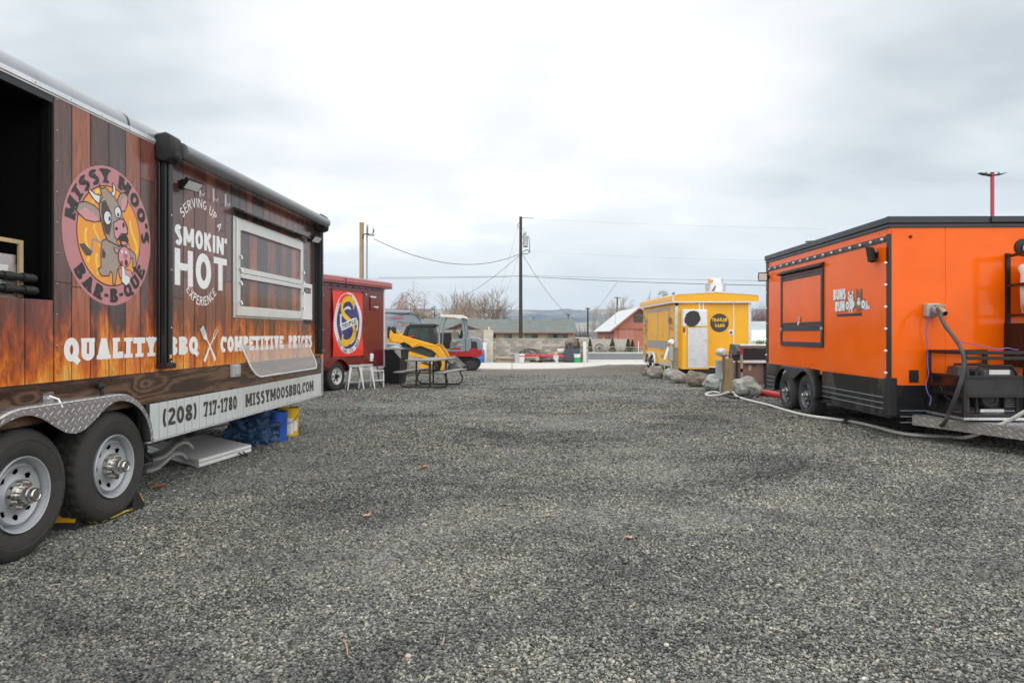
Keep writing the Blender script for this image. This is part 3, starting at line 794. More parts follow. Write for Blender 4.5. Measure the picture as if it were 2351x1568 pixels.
# plank print: column edges measured along the wall, colour per board
random.seed(11)
DK, MD, RD, OR, BR = (.088,.062,.054), (.14,.073,.060), (.185,.068,.053), (.33,.112,.056), (.225,.090,.063)
cols = [(1.5,RD),(1.72,MD),(1.92,OR),(2.12,RD),(2.32,MD),(2.52,OR),(2.72,DK),(2.92,RD),(3.12,OR),(3.32,MD),(3.52,RD),(3.72,RD),(3.91,MD),(4.19,RD),(4.435,MD),(4.604,OR),(4.793,DK),(4.995,DK),(5.189,OR),(5.381,MD),(5.579,RD),
        (5.83,MD),(6.02,BR),(6.21,DK),(6.42,BR),(6.61,RD),(6.80,OR),(6.94,DK),(7.13,MD),(7.29,BR),(7.44,DK),(7.72,RD),(7.90,DK),(8.05,BR),(8.24,OR),(8.42,DK),(8.62,BR),(8.80,OR),(8.96,DK),(9.13,MD),(9.30,DK),(9.46,OR),(9.60,MD),(9.748,MD)]
wr = MB()
def jit(c, k=.18): f = 1+random.uniform(-k, k); return tuple(x*f for x in c)
for (ya, c), (yb, _) in zip(cols, cols[1:]):
    top = 1.590 if yb < 4.44 else 2.912
    zj = random.uniform(1.3, 2.7)
    segs = [(1.062, top)] if not (1.2 < zj < top-.15) else [(1.062, zj-.003), (zj+.003, top)]
    for k, (za, zb) in enumerate(segs):
        wr.col = jit(c) if k == 0 else jit(random.choice((c, c, MD, RD)))
        wr.add([(.0015, ya+.004, za), (.0015, yb-.004, za), (.0015, yb-.004, zb), (.0015, ya+.004, zb)], [(0,1,2,3)])
wr.build('plank_wrap', WRAP, lt, fix=False)
MB().add([(.002, Y0, .810), (.002, 9.70, .810), (.002, 9.70, 1.054), (.002, Y0, 1.054)], [(0,1,2,3)]).build('beam_wrap', BEAMW, lt, fix=False)
# ribbed grey skirt
SKIRT = M('skirt_pale_grey', (.62,.65,.64), .34, .1, var=.07, scale=2.5, dirt=.12, dirtcol=(.33,.33,.31))
sk = None
y = 5.50
while y < 9.68:
    w = min(.131, 9.70-y)
    me_b = MB().box((.0, y+.005, ZB), (.010, y+w-.005, .804))
    me_b.build('skirt_slat', SKIRT, lt, bevel=.004)
    y += .131
MB().box((-.02, 5.46, ZB-.012), (.012, Y1, ZB-.001)).build('skirt_sill', ALU, lt)
MB().box((-.02, 9.70, ZB), (.013, Y1+.012, 1.10)).build('corner_guard', DIAM, lt)
MB().box((.0, 9.655, 1.02), (.022, 9.70, 1.10)).build('marker_light', M('amber_lens', (.75,.25,.03), .25), lt, bevel=.006)
MB().box((-DP, Y1, .505), (.0, Y1+.01, 2.95)).build('rear_panel', BLACK, lt)
fr = MB()
for x in (-.55, -1.9): fr.box((x-.05, 1.6, .38), (x+.05, 9.7, .505))
for yy in (5.9, 7.3, 8.7): fr.box((-1.9, yy-.03, .42), (-.55, yy+.03, .5))
fr.box((-.5,9.2,.05),(-.42,9.28,.5)).box((-.54,9.16,.0),(-.38,9.32,.03))
fr.build('chassis', M('chassis_black', (.012,.012,.012), .7), lt)
# wheels and diamond-plate fender
for y in (4.145, 5.03): make_wheel(lt, .02, y, .404, .25, 1, 'truck')
for y in (4.145, 5.03): MB().cyl((-2.2, y, .40), (-.2, y, .40), .05).build('axle', DARKIN, lt)
make_fender(lt, DIAM, 4.09, 4.975, .445, .925, .508, .085, 1, .40, .715, .885)
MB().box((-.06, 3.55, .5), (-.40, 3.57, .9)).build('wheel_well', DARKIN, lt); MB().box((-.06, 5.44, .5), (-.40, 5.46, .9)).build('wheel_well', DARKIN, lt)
la = MB(); la.box((.002, 4.33, .90), (.012, 4.42, 1.00)); la.tube([(.02, 4.37, .975), (.07, 4.385, .955), (.085, 4.40, .90)], .008, 6); la.tube([(.02,4.34,.962),(.03,4.40,.962)], .010, 6)
la.build('fold_latch', STEEL, lt)
hs = MB(); hs.ball((.03, 4.86, 1.0), .028, 10, 6); hs.tube([(.02, 4.86, 1.0), (.04, 4.86, .96), (.04, 4.862, .92)], .014, 8); hs.build('hose_bib', BLACKP, lt)
# awning
AWN = M('awning_tube_grey', (.24,.25,.26), .34, .45, var=.15, scale=2)
MB().tube([(.13, 5.74, 2.905), (.13, 9.52, 2.905)], .066, 20).build('awning_roller', AWN, lt)
for k, y in enumerate((5.655, 9.50)):
    ab = MB()
    for x0, x1, w in ((0, .03, .13), (.03, .075, .10), (.075, .092, .055)):
        ab.box((x0, y-w/2+.01, 1.10), (x1, y+w/2+.01, 2.83))
    ab.box((.0, y-.06, 1.085), (.10, y+.075, 1.13))
    arm = ab.build('awning_arm', BLACK, lt, bevel=.006)
    hd = MB()
    z = 2.90
    pts = [(.0, z+.105), (.09, z+.12), (.15, z+.085), (.168, z-.01), (.15, z-.09), (.10, z-.13), (.02, z-.11), (0, z-.09)]
    hd.prism([(x, y-.085, q) for x, q in pts], (0, .15, 0))
    hd.ball((.140, y+.0, z-.065), .05, 12, 8, (.7, 1, 1.15))
    hd.build('awning_head', BLACKP, arm, bevel=.018)
    for q in (1.14, 1.42, 1.9, 2.35): MB().ball((.093, y+.01, q), .008, 8, 5).build('bolt', CHROME, arm)
MB().box((.092, 5.64, 1.17), (.094, 5.67, 1.20)).build('warning_label', M('yellow_label', (.8,.5,.05), .5), lt)
# serving hatch
HFR = M('hatch_frame_white_aluminium', (.72,.72,.69), .38, .3, var=.08, scale=6, dirt=.15, dirtcol=(.45,.43,.40))
wa, wb, za, zb = 7.0, 8.905, 1.556, 2.552
hf = MB(); t_ = .035
hf.box((.002, wa, za), (t_, wa+.075, zb)).box((.002, wb-.075, za), (t_, wb, zb)).box((.002, wa+.075, zb-.115), (t_-.002, wb-.075, zb)).box((.002, wa+.075, za), (t_-.002, wb-.075, za+.10))
hf.box((.002, wa+.075, 1.945), (t_+.012, wb-.075, 1.994)).box((.002, wa+.075, 1.999), (t_+.010, wb-.075, 2.055))
hf.box((.0, wa-.03, za-.02), (.012, wb+.03, za)).box((.0, wa-.03, zb), (.012, wb+.03, zb+.02)).box((0, wa-.03, za), (.012, wa-.001, zb)).box((0, wb+.001, za), (.012, wb+.03, zb))
hf.tube([(t_+.01, wa+.12, zb-.105), (t_+.01, wb-.12, zb-.105)], .008, 6)
hatch = hf.build('serving_hatch', HFR, lt, bevel=.006)
for lo, hi in ((za+.10, 1.944), (2.056, zb-.115)):
    pm = MB(); yy = wa+.076
    for k, c in enumerate((MD, DK, OR, DK, BR, DK, RD, DK, OR, BR)):
        w = (.10,.16,.18,.30,.22,.17,.16,.18,.14,.20)[k]; e = min(yy+w, wb-.076)
        pm.col = jit(c, .1); pm.add([(.016, yy, lo), (.016, e, lo), (.016, e, hi), (.016, yy, hi)], [(0,1,2,3)]); yy = e
    pm.build('hatch_panel', WRAP, hatch, fix=False)
hw = MB()
for y in (wa+.055, wb-.03):
    for z in (2.17, 2.04, 1.90, 1.70): hw.tube([(t_, y, z), (t_+.02, y, z), (t_+.028, y, z-.03)], .008, 6); hw.ball((t_+.012, y, z), .014, 8, 5)
    hw.tube([(t_+.02, y, 2.14), (t_+.03, y+.03, 2.05), (t_+.02, y+.02, 1.96)], .003, 5)
hw.build('hatch_latches', STEEL, hatch)['kind'] = 'stuff'
MB().prism([(.002, 6.99, 2.665), (.115, 6.99, 2.625), (.115, 6.99, 2.615), (.10, 6.99, 2.607), (.002, 6.99, 2.640)], (0, 1.96, 0)).build('rain_hood', M('hood_dark_metal', (.05,.055,.058), .35, .4), lt)
# clear fold-down shelf
t = NT('clear_acrylic')
t.setb((.93,.95,.96), .04, 0, .5)
tr = t.node('ShaderNodeBsdfTransparent'); tr.inputs[0].default_value = (.93,.92,.90,1)
ms = t.node('ShaderNodeMixShader'); lw = t.node('ShaderNodeLayerWeight'); lw.inputs['Blend'].default_value = .3
t.link(t.math('ADD', t.math('MULTIPLY', lw.outputs['Fresnel'], .22), .03), ms.inputs[0]); t.link(tr.outputs[0], ms.inputs[1]); t.link(t.b.outputs[0], ms.inputs[2]); t.link(ms.outputs[0], t.o.inputs[0])
ACR = t.m
def rr(y0, y1, h, r, n=8):
    pts = [(y0, 0), (y1, 0)]+[(y1-r+r*math.cos(R(a)), -h+r+r*math.sin(R(a))) for a in [-i*90/n for i in range(n+1)]]+[(y0+r+r*math.cos(R(a)), -h+r+r*math.sin(R(a))) for a in [-90-i*90/n for i in range(n+1)]]
    return pts
sh = rr(7.02, 8.96, .36, .14)
k = .42
def tilt(y, q): return Vector((.06-q*k, y, 1.243+q*.90))
shelf = MB().prism([tilt(*p) for p in sh], (.012, 0, .005)).build('fold_down_shelf', ACR, lt)
ed = MB(); loop = [tilt(*p)+Vector((.006,0,.002)) for p in sh]
ed.tube(loop[1:]+[loop[0]], .009, 6); ed.build('shelf_edge', M('acrylic_edge', (.62,.63,.62), .2), shelf)
for y in (7.2, 8.8): MB().box((.0, y-.02, 1.18), (.06, y+.02, 1.25)).build('shelf_hinge', STEEL, lt)
# menu sign, outlet, hooks, lamps
sg = MB().box((.002, 8.95, 1.556), (.006, 9.32, 2.036)).build('menu_sign', WHITEP, lt)
letters('MENU', lambda u, v, l: (.0068+l*.0002, 9.0+u, 1.905+v), .075, .27, M('sign_ink', (.05,.055,.06), .6), sg, .26, True)
MB().box((.002, 9.02, 1.50), (.006, 9.25, 1.548)).build('black_label', BLACK, lt)
ob = MB(); ob.box((.002, 6.90, .93), (.045, 7.06, 1.06)); ob.box((.045, 6.92, .95), (.06, 7.03, 1.045)); ob.build('outlet_cover', M('outlet_grey', (.42,.43,.44), .45), lt, bevel=.01)
for y in (6.30, 6.555, 6.80):
    hk = MB(); hk.box((.002, y-.011, 2.63), (.008, y+.011, 2.76)); hk.tube([(.008, y, 2.665), (.04, y, 2.64), (.05, y, 2.665)], .006, 6)
    hk.build('wall_hook', WHITEP, lt)
flood_light(lt, (.0, 5.98, 2.67), (1,0,0), (.75,-.1,-.65), w=.22, h=.10, arm=.10)
flood_light(lt, (.0, 9.2, 2.64), (1,0,0), (.75,-.1,-.65), w=.22, h=.10, arm=.10)
# lettering
WH = NT('white_vinyl_worn'); _n = WH.noise(38, 6, .75, .4); _c = WH.noise(3.2, 3)
WH.setb(WH.mix(WH.rng(WH.math('ADD', _n, WH.math('MULTIPLY', _c, .35)), .80, .845), (.87,.87,.86), (.13,.075,.065)), .35); WORN = WH.m
WVIN = M('white_vinyl', (.88,.87,.84), .35, var=.05)
KVIN = NT('charcoal_vinyl_worn'); _n = KVIN.noise(34, 6, .75, .4); KVIN.setb(KVIN.mix(KVIN.rng(_n, .60, .66), (.035,.032,.032), (.16,.10,.10)), .4); KWORN = KVIN.m
KV = M('charcoal_vinyl', (.05,.047,.047), .4)
def wall(y0, z0): return lambda u, v, l: (.0035+l*.00022, y0+u, z0+v)
def word(txt, y0, y1, z0, z1, mat, t=.24, slab=False, gap=.1, name='lettering', x0=.0035):
    o = part_empty(name, lt); letters(txt, lambda u, v, l: (x0+l*.00022, y0+u, z0+v), z1-z0, y1-y0, mat, o, t, slab, gap); return o
word('SMOKIN\'', 5.875, 6.83, 2.150, 2.316, WORN, .27, False, .12)
word('HOT', 5.875, 6.835, 1.793, 2.112, WORN, .235, False, .13)
word('QUALITY', 4.525, 5.60, 1.190, 1.343, WVIN, .30, True, .10)
word('BBQ', 5.77, 6.27, 1.190, 1.343, WVIN, .30, True, .10)
word('COMPETITIVE', 6.70, 8.30, 1.188, 1.343, WVIN, .29, True, .09)
word('PRICES', 8.47, 9.32, 1.188, 1.343, WVIN, .29, True, .09)
word('(208)', 5.68, 6.23, .598, .742, KV, .23, True, .12, x0=.0112)
word('717-1780', 6.36, 7.04, .598, .735, KV, .24, True, .10, x0=.0112)
word('MISSYMOOSBBQ.COM', 7.24, 9.36, .592, .728, KV, .24, True, .10, x0=.0112)
arcletters('SERVING UP A', lambda a, b, l: (.0035+l*.0002, 6.33+a, 2.10+b), .085, .43, 88, 100, WVIN, part_empty('lettering', lt), .17, False, .2)
arcletters('EXPERIENCE', lambda a, b, l: (.0035+l*.0002, 6.34+a, 2.00+b), .085, .37, 270, 98, WVIN, part_empty('lettering', lt), .17, False, .17, under=True)
# crossed spatula and fork
ut = MB()
def flat(pts, x=.0037): ut.poly([(x, a, b) for a, b in pts])
def stick(a, b, w0, w1, x):
    a, b = Vector(a), Vector(b); d = (b-a).normalized(); n = Vector((-d.y, d.x)); flat([a+n*w0, b+n*w1, b-n*w1, a-n*w0], x)
stick((6.60, 1.115), (6.49, 1.255), .020, .011, .0035); stick((6.49, 1.255), (6.43, 1.325), .008, .008, .0037)
sp0 = Vector((6.37, 1.385)); dd = Vector((-.6, .8)).normalized(); nn = Vector((.8, .6))
for k in range(-2, 3): stick(sp0-dd*.045+nn*k*.0145, sp0+dd*.05+nn*k*.0145, .0045, .0045, .0039)
stick(sp0-dd*.055, sp0-dd*.04, .036, .036, .0041); stick(sp0+dd*.043, sp0+dd*.055, .036, .036, .0041); stick((6.43,1.315), sp0-dd*.05, .010, .03, .0043)
stick((6.385, 1.112), (6.49, 1.25), .020, .011, .0036); stick((6.49, 1.25), (6.565, 1.335), .008, .008, .0038)
for k in (-1, 1):
    n2 = Vector((.75, -.66))*.016*k; stick(Vector((6.565,1.335))+n2, Vector((6.635,1.42))+n2*.9, .006, .003, .004)
stick((6.552,1.345), (6.580,1.322), .007, .007, .0042)
ut.build('utensil_print', WVIN, lt, fix=False)
# round emblem
em = MB(); EC = Vector((0, 5.012, 2.086)); ER = .505
def ell(cx, cy, rx, ry, n=40, a0=0): return [(cx+rx*math.cos(2*math.pi*i/n+a0), cy+ry*math.sin(2*math.pi*i/n+a0)) for i in range(n)]
def eput(pts, x, col): em.col = col; em.poly([(x, EC.y+a*ER, EC.z+b*ER) for a, b in pts])
PK, ORG, INK = (.56,.245,.26), (.93,.36,.055), (.035,.03,.03)
eput(ell(0,0,1,1,72), .0025, PK); eput(ell(0,0,.725,.725,64), .0032, INK); eput(ell(0,0,.708,.708,64), .0037, ORG)
def stroke(pts, t, x, col):
    em.col = col
    for q in ribbon(pts, t, .05): em.add([(x, EC.y+p.x*ER, EC.z+p.y*ER) for p in q], [(0,1,2,3)])
def bez(p0, p1, p2, p3, n=10): return [tuple((1-s)**3*p0[i]+3*(1-s)**2*s*p1[i]+3*(1-s)*s*s*p2[i]+s**3*p3[i] for i in (0,1)) for s in [k/n for k in range(n+1)]]
YF = (.95,.66,.09)
stroke(bez((-.52,.05),(-.62,-.12),(-.42,-.25),(-.50,-.42)), .05, .0040, YF); stroke(bez((-.36,.12),(-.40,0),(-.22,-.02),(-.25,-.18)), .035, .0040, YF)
stroke(bez((.46,.30),(.46,.05),(.72,0),(.60,-.22)), .05, .0040, YF); stroke(bez((-.40,.42),(-.3,.52),(-.38,.6),(-.2,.62)), .05, .0040, YF); stroke(bez((-.3,-.28),(-.38,-.42),(-.22,-.5),(-.3,-.58)), .05, .0040, YF)
TAN, TAND, PNK, WHT = (.40,.32,.265), (.085,.065,.055), (.70,.33,.36), (.80,.82,.84)
def px(*p): return [((a-595)/445, (798-b)/712) for a, b in p]
def shape(pts, x, col, o=.016):
    eput(pts, x, col); stroke(list(pts)+[pts[0]], o, x+.0003, INK)
# body, legs, tail
shape(px((510,860),(560,830),(680,870),(800,890),(862,940),(870,1060),(850,1120),(828,1080),(830,990),(790,975),(740,1030),(690,1080),(660,1140),(640,1290),(615,1290),(612,1180),(590,1160),(575,1210),(510,1220),(480,1190),(470,1150),(500,1130),(495,1000),(500,920)), .0044, TAN)
stroke([((a-595)/445,(798-b)/712) for a,b in ((508,900),(450,855),(418,880),(415,960),(405,1010))], .035, .0044, TAN)
shape(px((300,940),(340,925),(375,960),(410,990),(395,1030),(360,1035),(325,985)), .0050, (.10,.09,.09), .008)
eput(px((512,930),(545,985),(535,1035),(505,1030)), .0050, TAND); eput(px((828,1080),(865,1065),(875,1120),(850,1122)), .0050, INK)
# ears, horns, head
shape(px((250,600),(300,535),(360,512),(440,530),(490,570),(490,670),(430,690),(350,690),(285,640)), .0048, TAN); eput(px((285,630),(350,570),(420,600),(480,660),(440,685),(350,685)), .0053, PNK)
shape(px((655,420),(690,330),(740,300),(778,288),(770,420),(740,500),(700,510)), .0048, TAN); eput(px((705,395),(768,320),(762,420),(735,495),(705,490)), .0053, PNK)
shape(px((370,330),(395,385),(440,410),(490,410),(480,500),(430,470),(385,410)), .0055, WHT); shape(px((612,235),(640,270),(642,330),(628,385),(595,355),(618,320)), .0055, WHT)
shape(px((480,285),(500,340),(540,310),(580,345),(640,395),(690,470),(715,560),(770,660),(775,730),(700,770),(650,840),(690,890),(560,845),(530,780),(510,700),(485,600),(480,500),(510,420),(490,350)), .0058, TAN)
eput(px((500,470),(540,440),(600,560),(600,680),(580,790),(540,780),(515,690),(498,580)), .0062, TAND)
shape(ell((560-595)/445,(798-615)/712,.085,.10,20), .0065, WHT, .014); shape(ell((665-595)/445,(798-530)/712,.075,.085,20), .0065, WHT, .014)
eput(ell((580-595)/445,(798-620)/712,.026,.036,14), .0069, (.05,.09,.2)); eput(ell((668-595)/445,(798-555)/712,.026,.032,14), .0069, (.05,.09,.2))
shape(px((620,650),(690,590),(730,595),(770,700),(765,735),(700,745),(660,820),(630,790)), .0065, PNK); eput(ell((650-595)/445,(798-705)/712,.036,.026,14), .0070, INK); eput(ell((724-595)/445,(798-650)/712,.026,.040,14), .0070, INK)
shape(px((680,800),(720,750),(760,755),(780,810),(740,860),(700,870)), .0066, (.05,.03,.03)); eput(px((700,830),(745,820),(760,845),(715,862)), .0070, PNK)
# small pig and hen
shape(ell((735-595)/445,(798-985)/712,.145,.155,24), .0074, PNK, .012); shape(px((622,905),(670,910),(668,960),(640,955)), .0074, PNK, .010); shape(px((755,860),(785,830),(785,890),(770,895)), .0074, PNK, .010)
eput(ell((745-595)/445,(798-975)/712,.05,.04,14), .0080, (.45,.17,.19)); eput(ell((752-595)/445,(798-1045)/712,.038,.05,14), .0080, INK)
for a in (705, 752): eput(ell((a-595)/445,(798-935)/712,.022,.025,10), .0080, WHT)
shape(px((670,1130),(700,1110),(800,1120),(822,1170),(800,1220),(690,1215)), .0071, PNK, .010)
shape(px((700,1085),(730,1090),(740,1170),(790,1190),(795,1250),(750,1290),(700,1250),(705,1170)), .0084, WHT, .008); eput(px((690,1040),(715,1030),(715,1080),(692,1075)), .0086, (.6,.03,.03))
emb = em.build('cow_emblem', PRINT, lt, fix=False)
pf = lambda a, b, l: (.0056-.0010+l*.0002, EC.y+a, EC.z+b)
arcletters('MISSY MOO\'S', pf, .100, .385, 86, 172, KWORN, emb, .26, True, .16); arcletters('BAR-B-QUE', pf, .100, .482, 274, 118, KWORN, emb, .26, True, .16, under=True)
# griddle control box with gas pipes inside the opening
gb = thing('gas_griddle', 'dented steel cooking appliance with two black gas pipes standing in the dark trailer opening', 'griddle', (-3.197, 0, 0), -R(2.87))
MB().box((-.60, 2.4, 1.592), (-.085, 4.25, 1.60)).box((-.60, 2.4, 1.60), (-.09, 4.262, 1.80)).build('casing', M('griddle_steel', (.50,.51,.50), .42, .8, var=.2, scale=6, dirt=.4, dirtcol=(.25,.2,.15)), gb)
MB().box((-.085, 4.235, 1.60), (-.07, 4.268, 1.955)).box((-.085, 2.4, 1.93), (-.07, 4.235, 1.955)).build('edge_trim', M('raw_pine', (.50,.36,.20), .7, var=.2), gb)
MB().box((-.60, 2.4, 1.81), (-.10, 4.235, 1.815)).box((-.11, 2.4, 1.80), (-.09, 4.235, 1.86)).build('top_plate', STEEL, gb)
lb = MB()
for i in range(2): lb.box((-.089, 3.60+i*.33, 1.735), (-.0885, 3.87+i*.30, 1.795))
lb.box((-.089, 3.6, 1.66), (-.0885, 4.15, 1.70)); lb.build('instruction_labels', M('paper_label', (.66,.66,.64), .6), gb)
MB().box((-.0885, 4.12, 1.70), (-.080, 4.22, 1.735)).box((-.0885,3.7,1.61),(-.080,3.98,1.65)).build('control_plate', M('plate_dark', (.05,.02,.015), .5), gb)
for z, y1, r in ((1.722, 4.30, .021), (1.645, 4.31, .022)):
    pb = MB(); ys = 2.4 if z > 1.7 else 4.0
    pb.tube([(-.03, ys, z), (-.03, y1-.03, z)], r, 12); pb.tube([(-.03, y1-.10, z), (-.03, y1-.02, z), (-.04, y1+.01, z), (-.09, y1+.02, z)], r*1.3, 12); pb.tube([(-.03, 4.05, z), (-.03, 4.12, z)], r*1.35, 12)
    pb.build('gas_pipe', M('black_iron', (.025,.026,.024), .5, .4, var=.3), gb)
pl = MB().box((-.50, 2.9, 1.60), (-.47, 3.78, 2.35)); tag(pl.build('cutting_board', M('pale_board', (.62,.60,.30), .6), None, loc=(-3.197,0,0), rz=-R(2.87)), 'pale yellow board standing upright behind the steel griddle', 'board')
# ================================================================== ORANGE TRAILER
def gloss_paint(name, col, wob=.12):
    t = NT(name)
    n = t.noise(1.7, 3, .5, .6); sp_ = t.noise(46, 3, .7)
    c = t.mix(1., (*col,), t.ramp(n, [(.3,.93),(.7,1.04)]), 'MULTIPLY')
    c = t.mix(t.rng(sp_, .70, .74, 0, .35), c, tuple(x*.45 for x in col))
    z_ = t.node('ShaderNodeSeparateXYZ'); t.link(t.tc.outputs['Object'], z_.inputs[0])
    du = t.math('MULTIPLY', t.rng(z_.outputs[2], 1.5, .5), t.rng(t.noise(2.2, 6, .65, .6, t.mapping((1,1,.5))), .45, .7))
    c = t.mix(t.math('MULTIPLY', du, .22), c, (.34,.26,.19))
    t.setb(c, t.rng(t.noise(3,5), .3, .8, .11, .22), 0, .22, .06); t.b.inputs['Coat Roughness'].default_value = .04
    t.bump(t.noise(1.5, 2, .5, .3), wob, .06); return t.m
ORANGE = gloss_paint('orange_gloss_panel', (.93,.135,.0015)); SKB = gloss_paint('black_gloss_skirt', (.012,.013,.015), .10)
TRIMB = M('grey_black_trim', (.028,.032,.036), .33, .25, var=.2, scale=3)
ot = thing('orange_food_trailer', 'glossy orange food trailer with black skirt and a generator cage on its tongue', 'food trailer', (4.68, 0, 0), -R(1.26))
ya, yb, wd = 8.825, 13.33, 2.5
ob = MB(); ob.box((.004, ya+.004, .72), (wd, yb, 2.84)); ob.build('body', ORANGE, ot)
# side panels
MB().box((0, ya+.06, .79), (.006, yb-.03, 2.76)).build('side_panel', ORANGE, ot)
pm = MB(); pm.box((.03, ya-.004, .705), (.712, ya+.006, 2.755)).box((.717, ya-.004, .705), (wd, ya+.006, 2.755)); pm.build('front_panel', ORANGE, ot)
rf = MB(); rf.box((-.035, ya-.035, 2.79), (wd+.03, yb+.03, 2.875)); rf.box((-.02, ya-.02, 2.735), (wd+.02, yb+.02, 2.785)); rf.build('roof', TRIMB, ot, bevel=.006)
MB().box((-.03, ya-.03, 2.876), (1.25, ya+.02, 2.878)).box((1.27, ya-.06, 2.80), (1.9, ya-.036, 2.872)).build('roof_flashing', TRIMB, ot)
rv = MB(); rv.lathe((.95, ya+1.1, 2.87), (0,0,1), [(0,.36),(.05,.35),(.07,.30),(.11,.28),(.115,.10),(.115,.001)], 28); rv.build('roof_vent', WHITEP, ot)
av = MB(); av.box((.3, 11.9, 2.875), (.5, 12.1, 2.90)); av.bar((.4,12,2.90),(.42,12.05,3.0),.03); av.bar((.2,11.95,2.97),(.55,12.0,3.0),.05,.02); av.build('antenna', BLACKP, ot)
# corner posts and string-light trims
MB().box((-.012, ya-.012, .78), (.028, ya+.055, 2.66)).build('corner_post', BLACK, ot, bevel=.006)
MB().box((-.012, yb-.10, .80), (.02, yb+.012, 2.735)).build('corner_post', BLACK, ot, bevel=.006)
MB().box((-.014, ya+.057, 2.565), (.0, yb-.102, 2.64)).build('light_rail', TRIMB, ot, bevel=.004)
BULB = M('bulb_white', (.72,.73,.71), .2, var=.05)
bm_ = MB().ball((0,0,0), .019, 10, 7, (1.3,1,1)).build('bulb', BULB, ot); bulbs = [(-.028, ya+.12+i*(yb-ya-.35)/14, 2.60) for i in range(15)]+[(-.026, ya+.03, .86+i*.285) for i in range(6)]+[(-.026, yb-.05, .95+i*.3) for i in range(5)]
bm_.location = bulbs[0]
for p in bulbs[1:]:
    c = bm_.copy(); COL.objects.link(c); c.location = p
# serving hatch
h0, h1 = 10.76, 12.54
hf = MB()
for y in (h0, h1-.07): hf.box((-.028, y, 1.15), (.0, y+.07, 2.40))
hf.box((-.028, h0+.07, 1.15), (0, h1-.07, 1.225)).box((-.028, h0+.07, 1.415), (-.002, h1-.07, 1.47)).box((-.020, h0+.07, 1.472), (-.002, h1-.07, 1.50)).box((-.028, h0+.07, 1.515), (0, h1-.07, 1.56))
hf.box((-.028, h0+.07, 2.31), (0, h1-.07, 2.345)).box((-.022, h0+.07, 2.36), (0, h1-.07, 2.40))
hatch = hf.build('serving_hatch', TRIMB, ot, bevel=.005)
MB().box((-.014, h0+.072, 1.562), (-.004, h1-.072, 2.308)).build('hatch_panel', ORANGE, hatch)
MB().box((-.016, h0+.072, 1.227), (-.004, h1-.072, 1.413)).build('hatch_shelf', ORANGE, hatch)
MB().prism([(0, h0-.02, 2.50), (-.09, h0-.02, 2.445), (-.09, h0-.02, 2.435), (0, h0-.02, 2.41)], (0, h1-h0+.04, 0)).build('rain_hood', BLACKP, ot)
lk = MB(); lk.box((-.034, 11.63, 1.53), (-.028, 11.70, 1.66)); lk.tube([(-.034,11.665,1.56),(-.05,11.665,1.54),(-.05,11.665,1.50)],.008,6)
for y in (h0+.03, h1-.03): lk.box((-.036, y-.04, 1.43), (-.029, y+.04, 1.475)); lk.tube([(-.035, y, 1.44), (-.04, y+.02, 1.33), (-.04, y, 1.27), (-.038, y-.02, 1.33), (-.035, y, 1.44)], .004, 5)
lk.build('hatch_latches', STEEL, hatch)['kind'] = 'stuff'
# logo: rounded words and two running rabbits pulling wheels
lg = MB(); lw_ = .002
def op(u, v, l=0): return (-.002-lw_-l*.0003, 10.42-u, 1.70+v)
lg.col = (.10,.09,.16)
for dx, dy, c_, l0 in ((.014,-.016,(.12,.10,.20),0), (0,0,(.86,.86,.84),3)):
    lg.col = c_
    for tx, uu, vv, wdt, hh in (('BUNS', .0, .175, .40, .155), ('RUN', .06, .0, .31, .15)):
        write(lg, tx, lambda u, v, l: op(u+uu+dx, v+vv+dy, l+l0), hh, wdt, .30, False, .06)
def orab(x, c1):
    def e(cx, cy, rx, ry, c, l): lg.col = c; lg.poly([op(x+a, b, l) for a, b in ell(cx, cy, rx, ry, 18)])
    e(.0,.09,.13,.085,(.05,.045,.05),7); e(.0,.09,.118,.075,c1,8); e(.0,.18,.095,.058,(.05,.045,.05),7); e(0,.18,.083,.049,c1,9)
    e(-.055,.255,.03,.045,(.05,.045,.05),7); e(-.055,.255,.022,.037,c1,9); e(.06,.255,.03,.045,(.05,.045,.05),7); e(.06,.255,.022,.037,c1,9)
    e(-.03,.19,.014,.014,(.03,.03,.03),11); e(.03,.19,.014,.014,(.03,.03,.03),11); e(0,.155,.035,.018,(.75,.70,.66),11); e(0,.10,.05,.035,(.75,.72,.70),10); e(-.04,.02,.02,.05,c1,9); e(.035,.01,.02,.05,c1,9)
orab(.56, (.80,.80,.80)); orab(.80, (.26,.14,.08))
for x in (.46, .93):
    for r, c_, l in ((.075,(.05,.045,.05),10),(.062,(.82,.82,.82),12),(.022,(.3,.28,.3),13)): lg.col = c_; lg.poly([op(x+a, b, l) for a, b in ell(0,.075,r*.9,r,20)])
lg.col = (.66,.66,.66); lg.poly([op(a, b, 8) for a, b in ((.93,.0),(.98,.05),(1.0,.12),(1.04,.12),(1.05,.06),(1.10,.05),(1.11,.0))])
lg.build('rabbit_logo', PRINT, ot, fix=False)
MB().box((-.004, 9.54, 1.62), (-.0005, 10.30, 1.66)).build('black_strip', BLACK, ot)
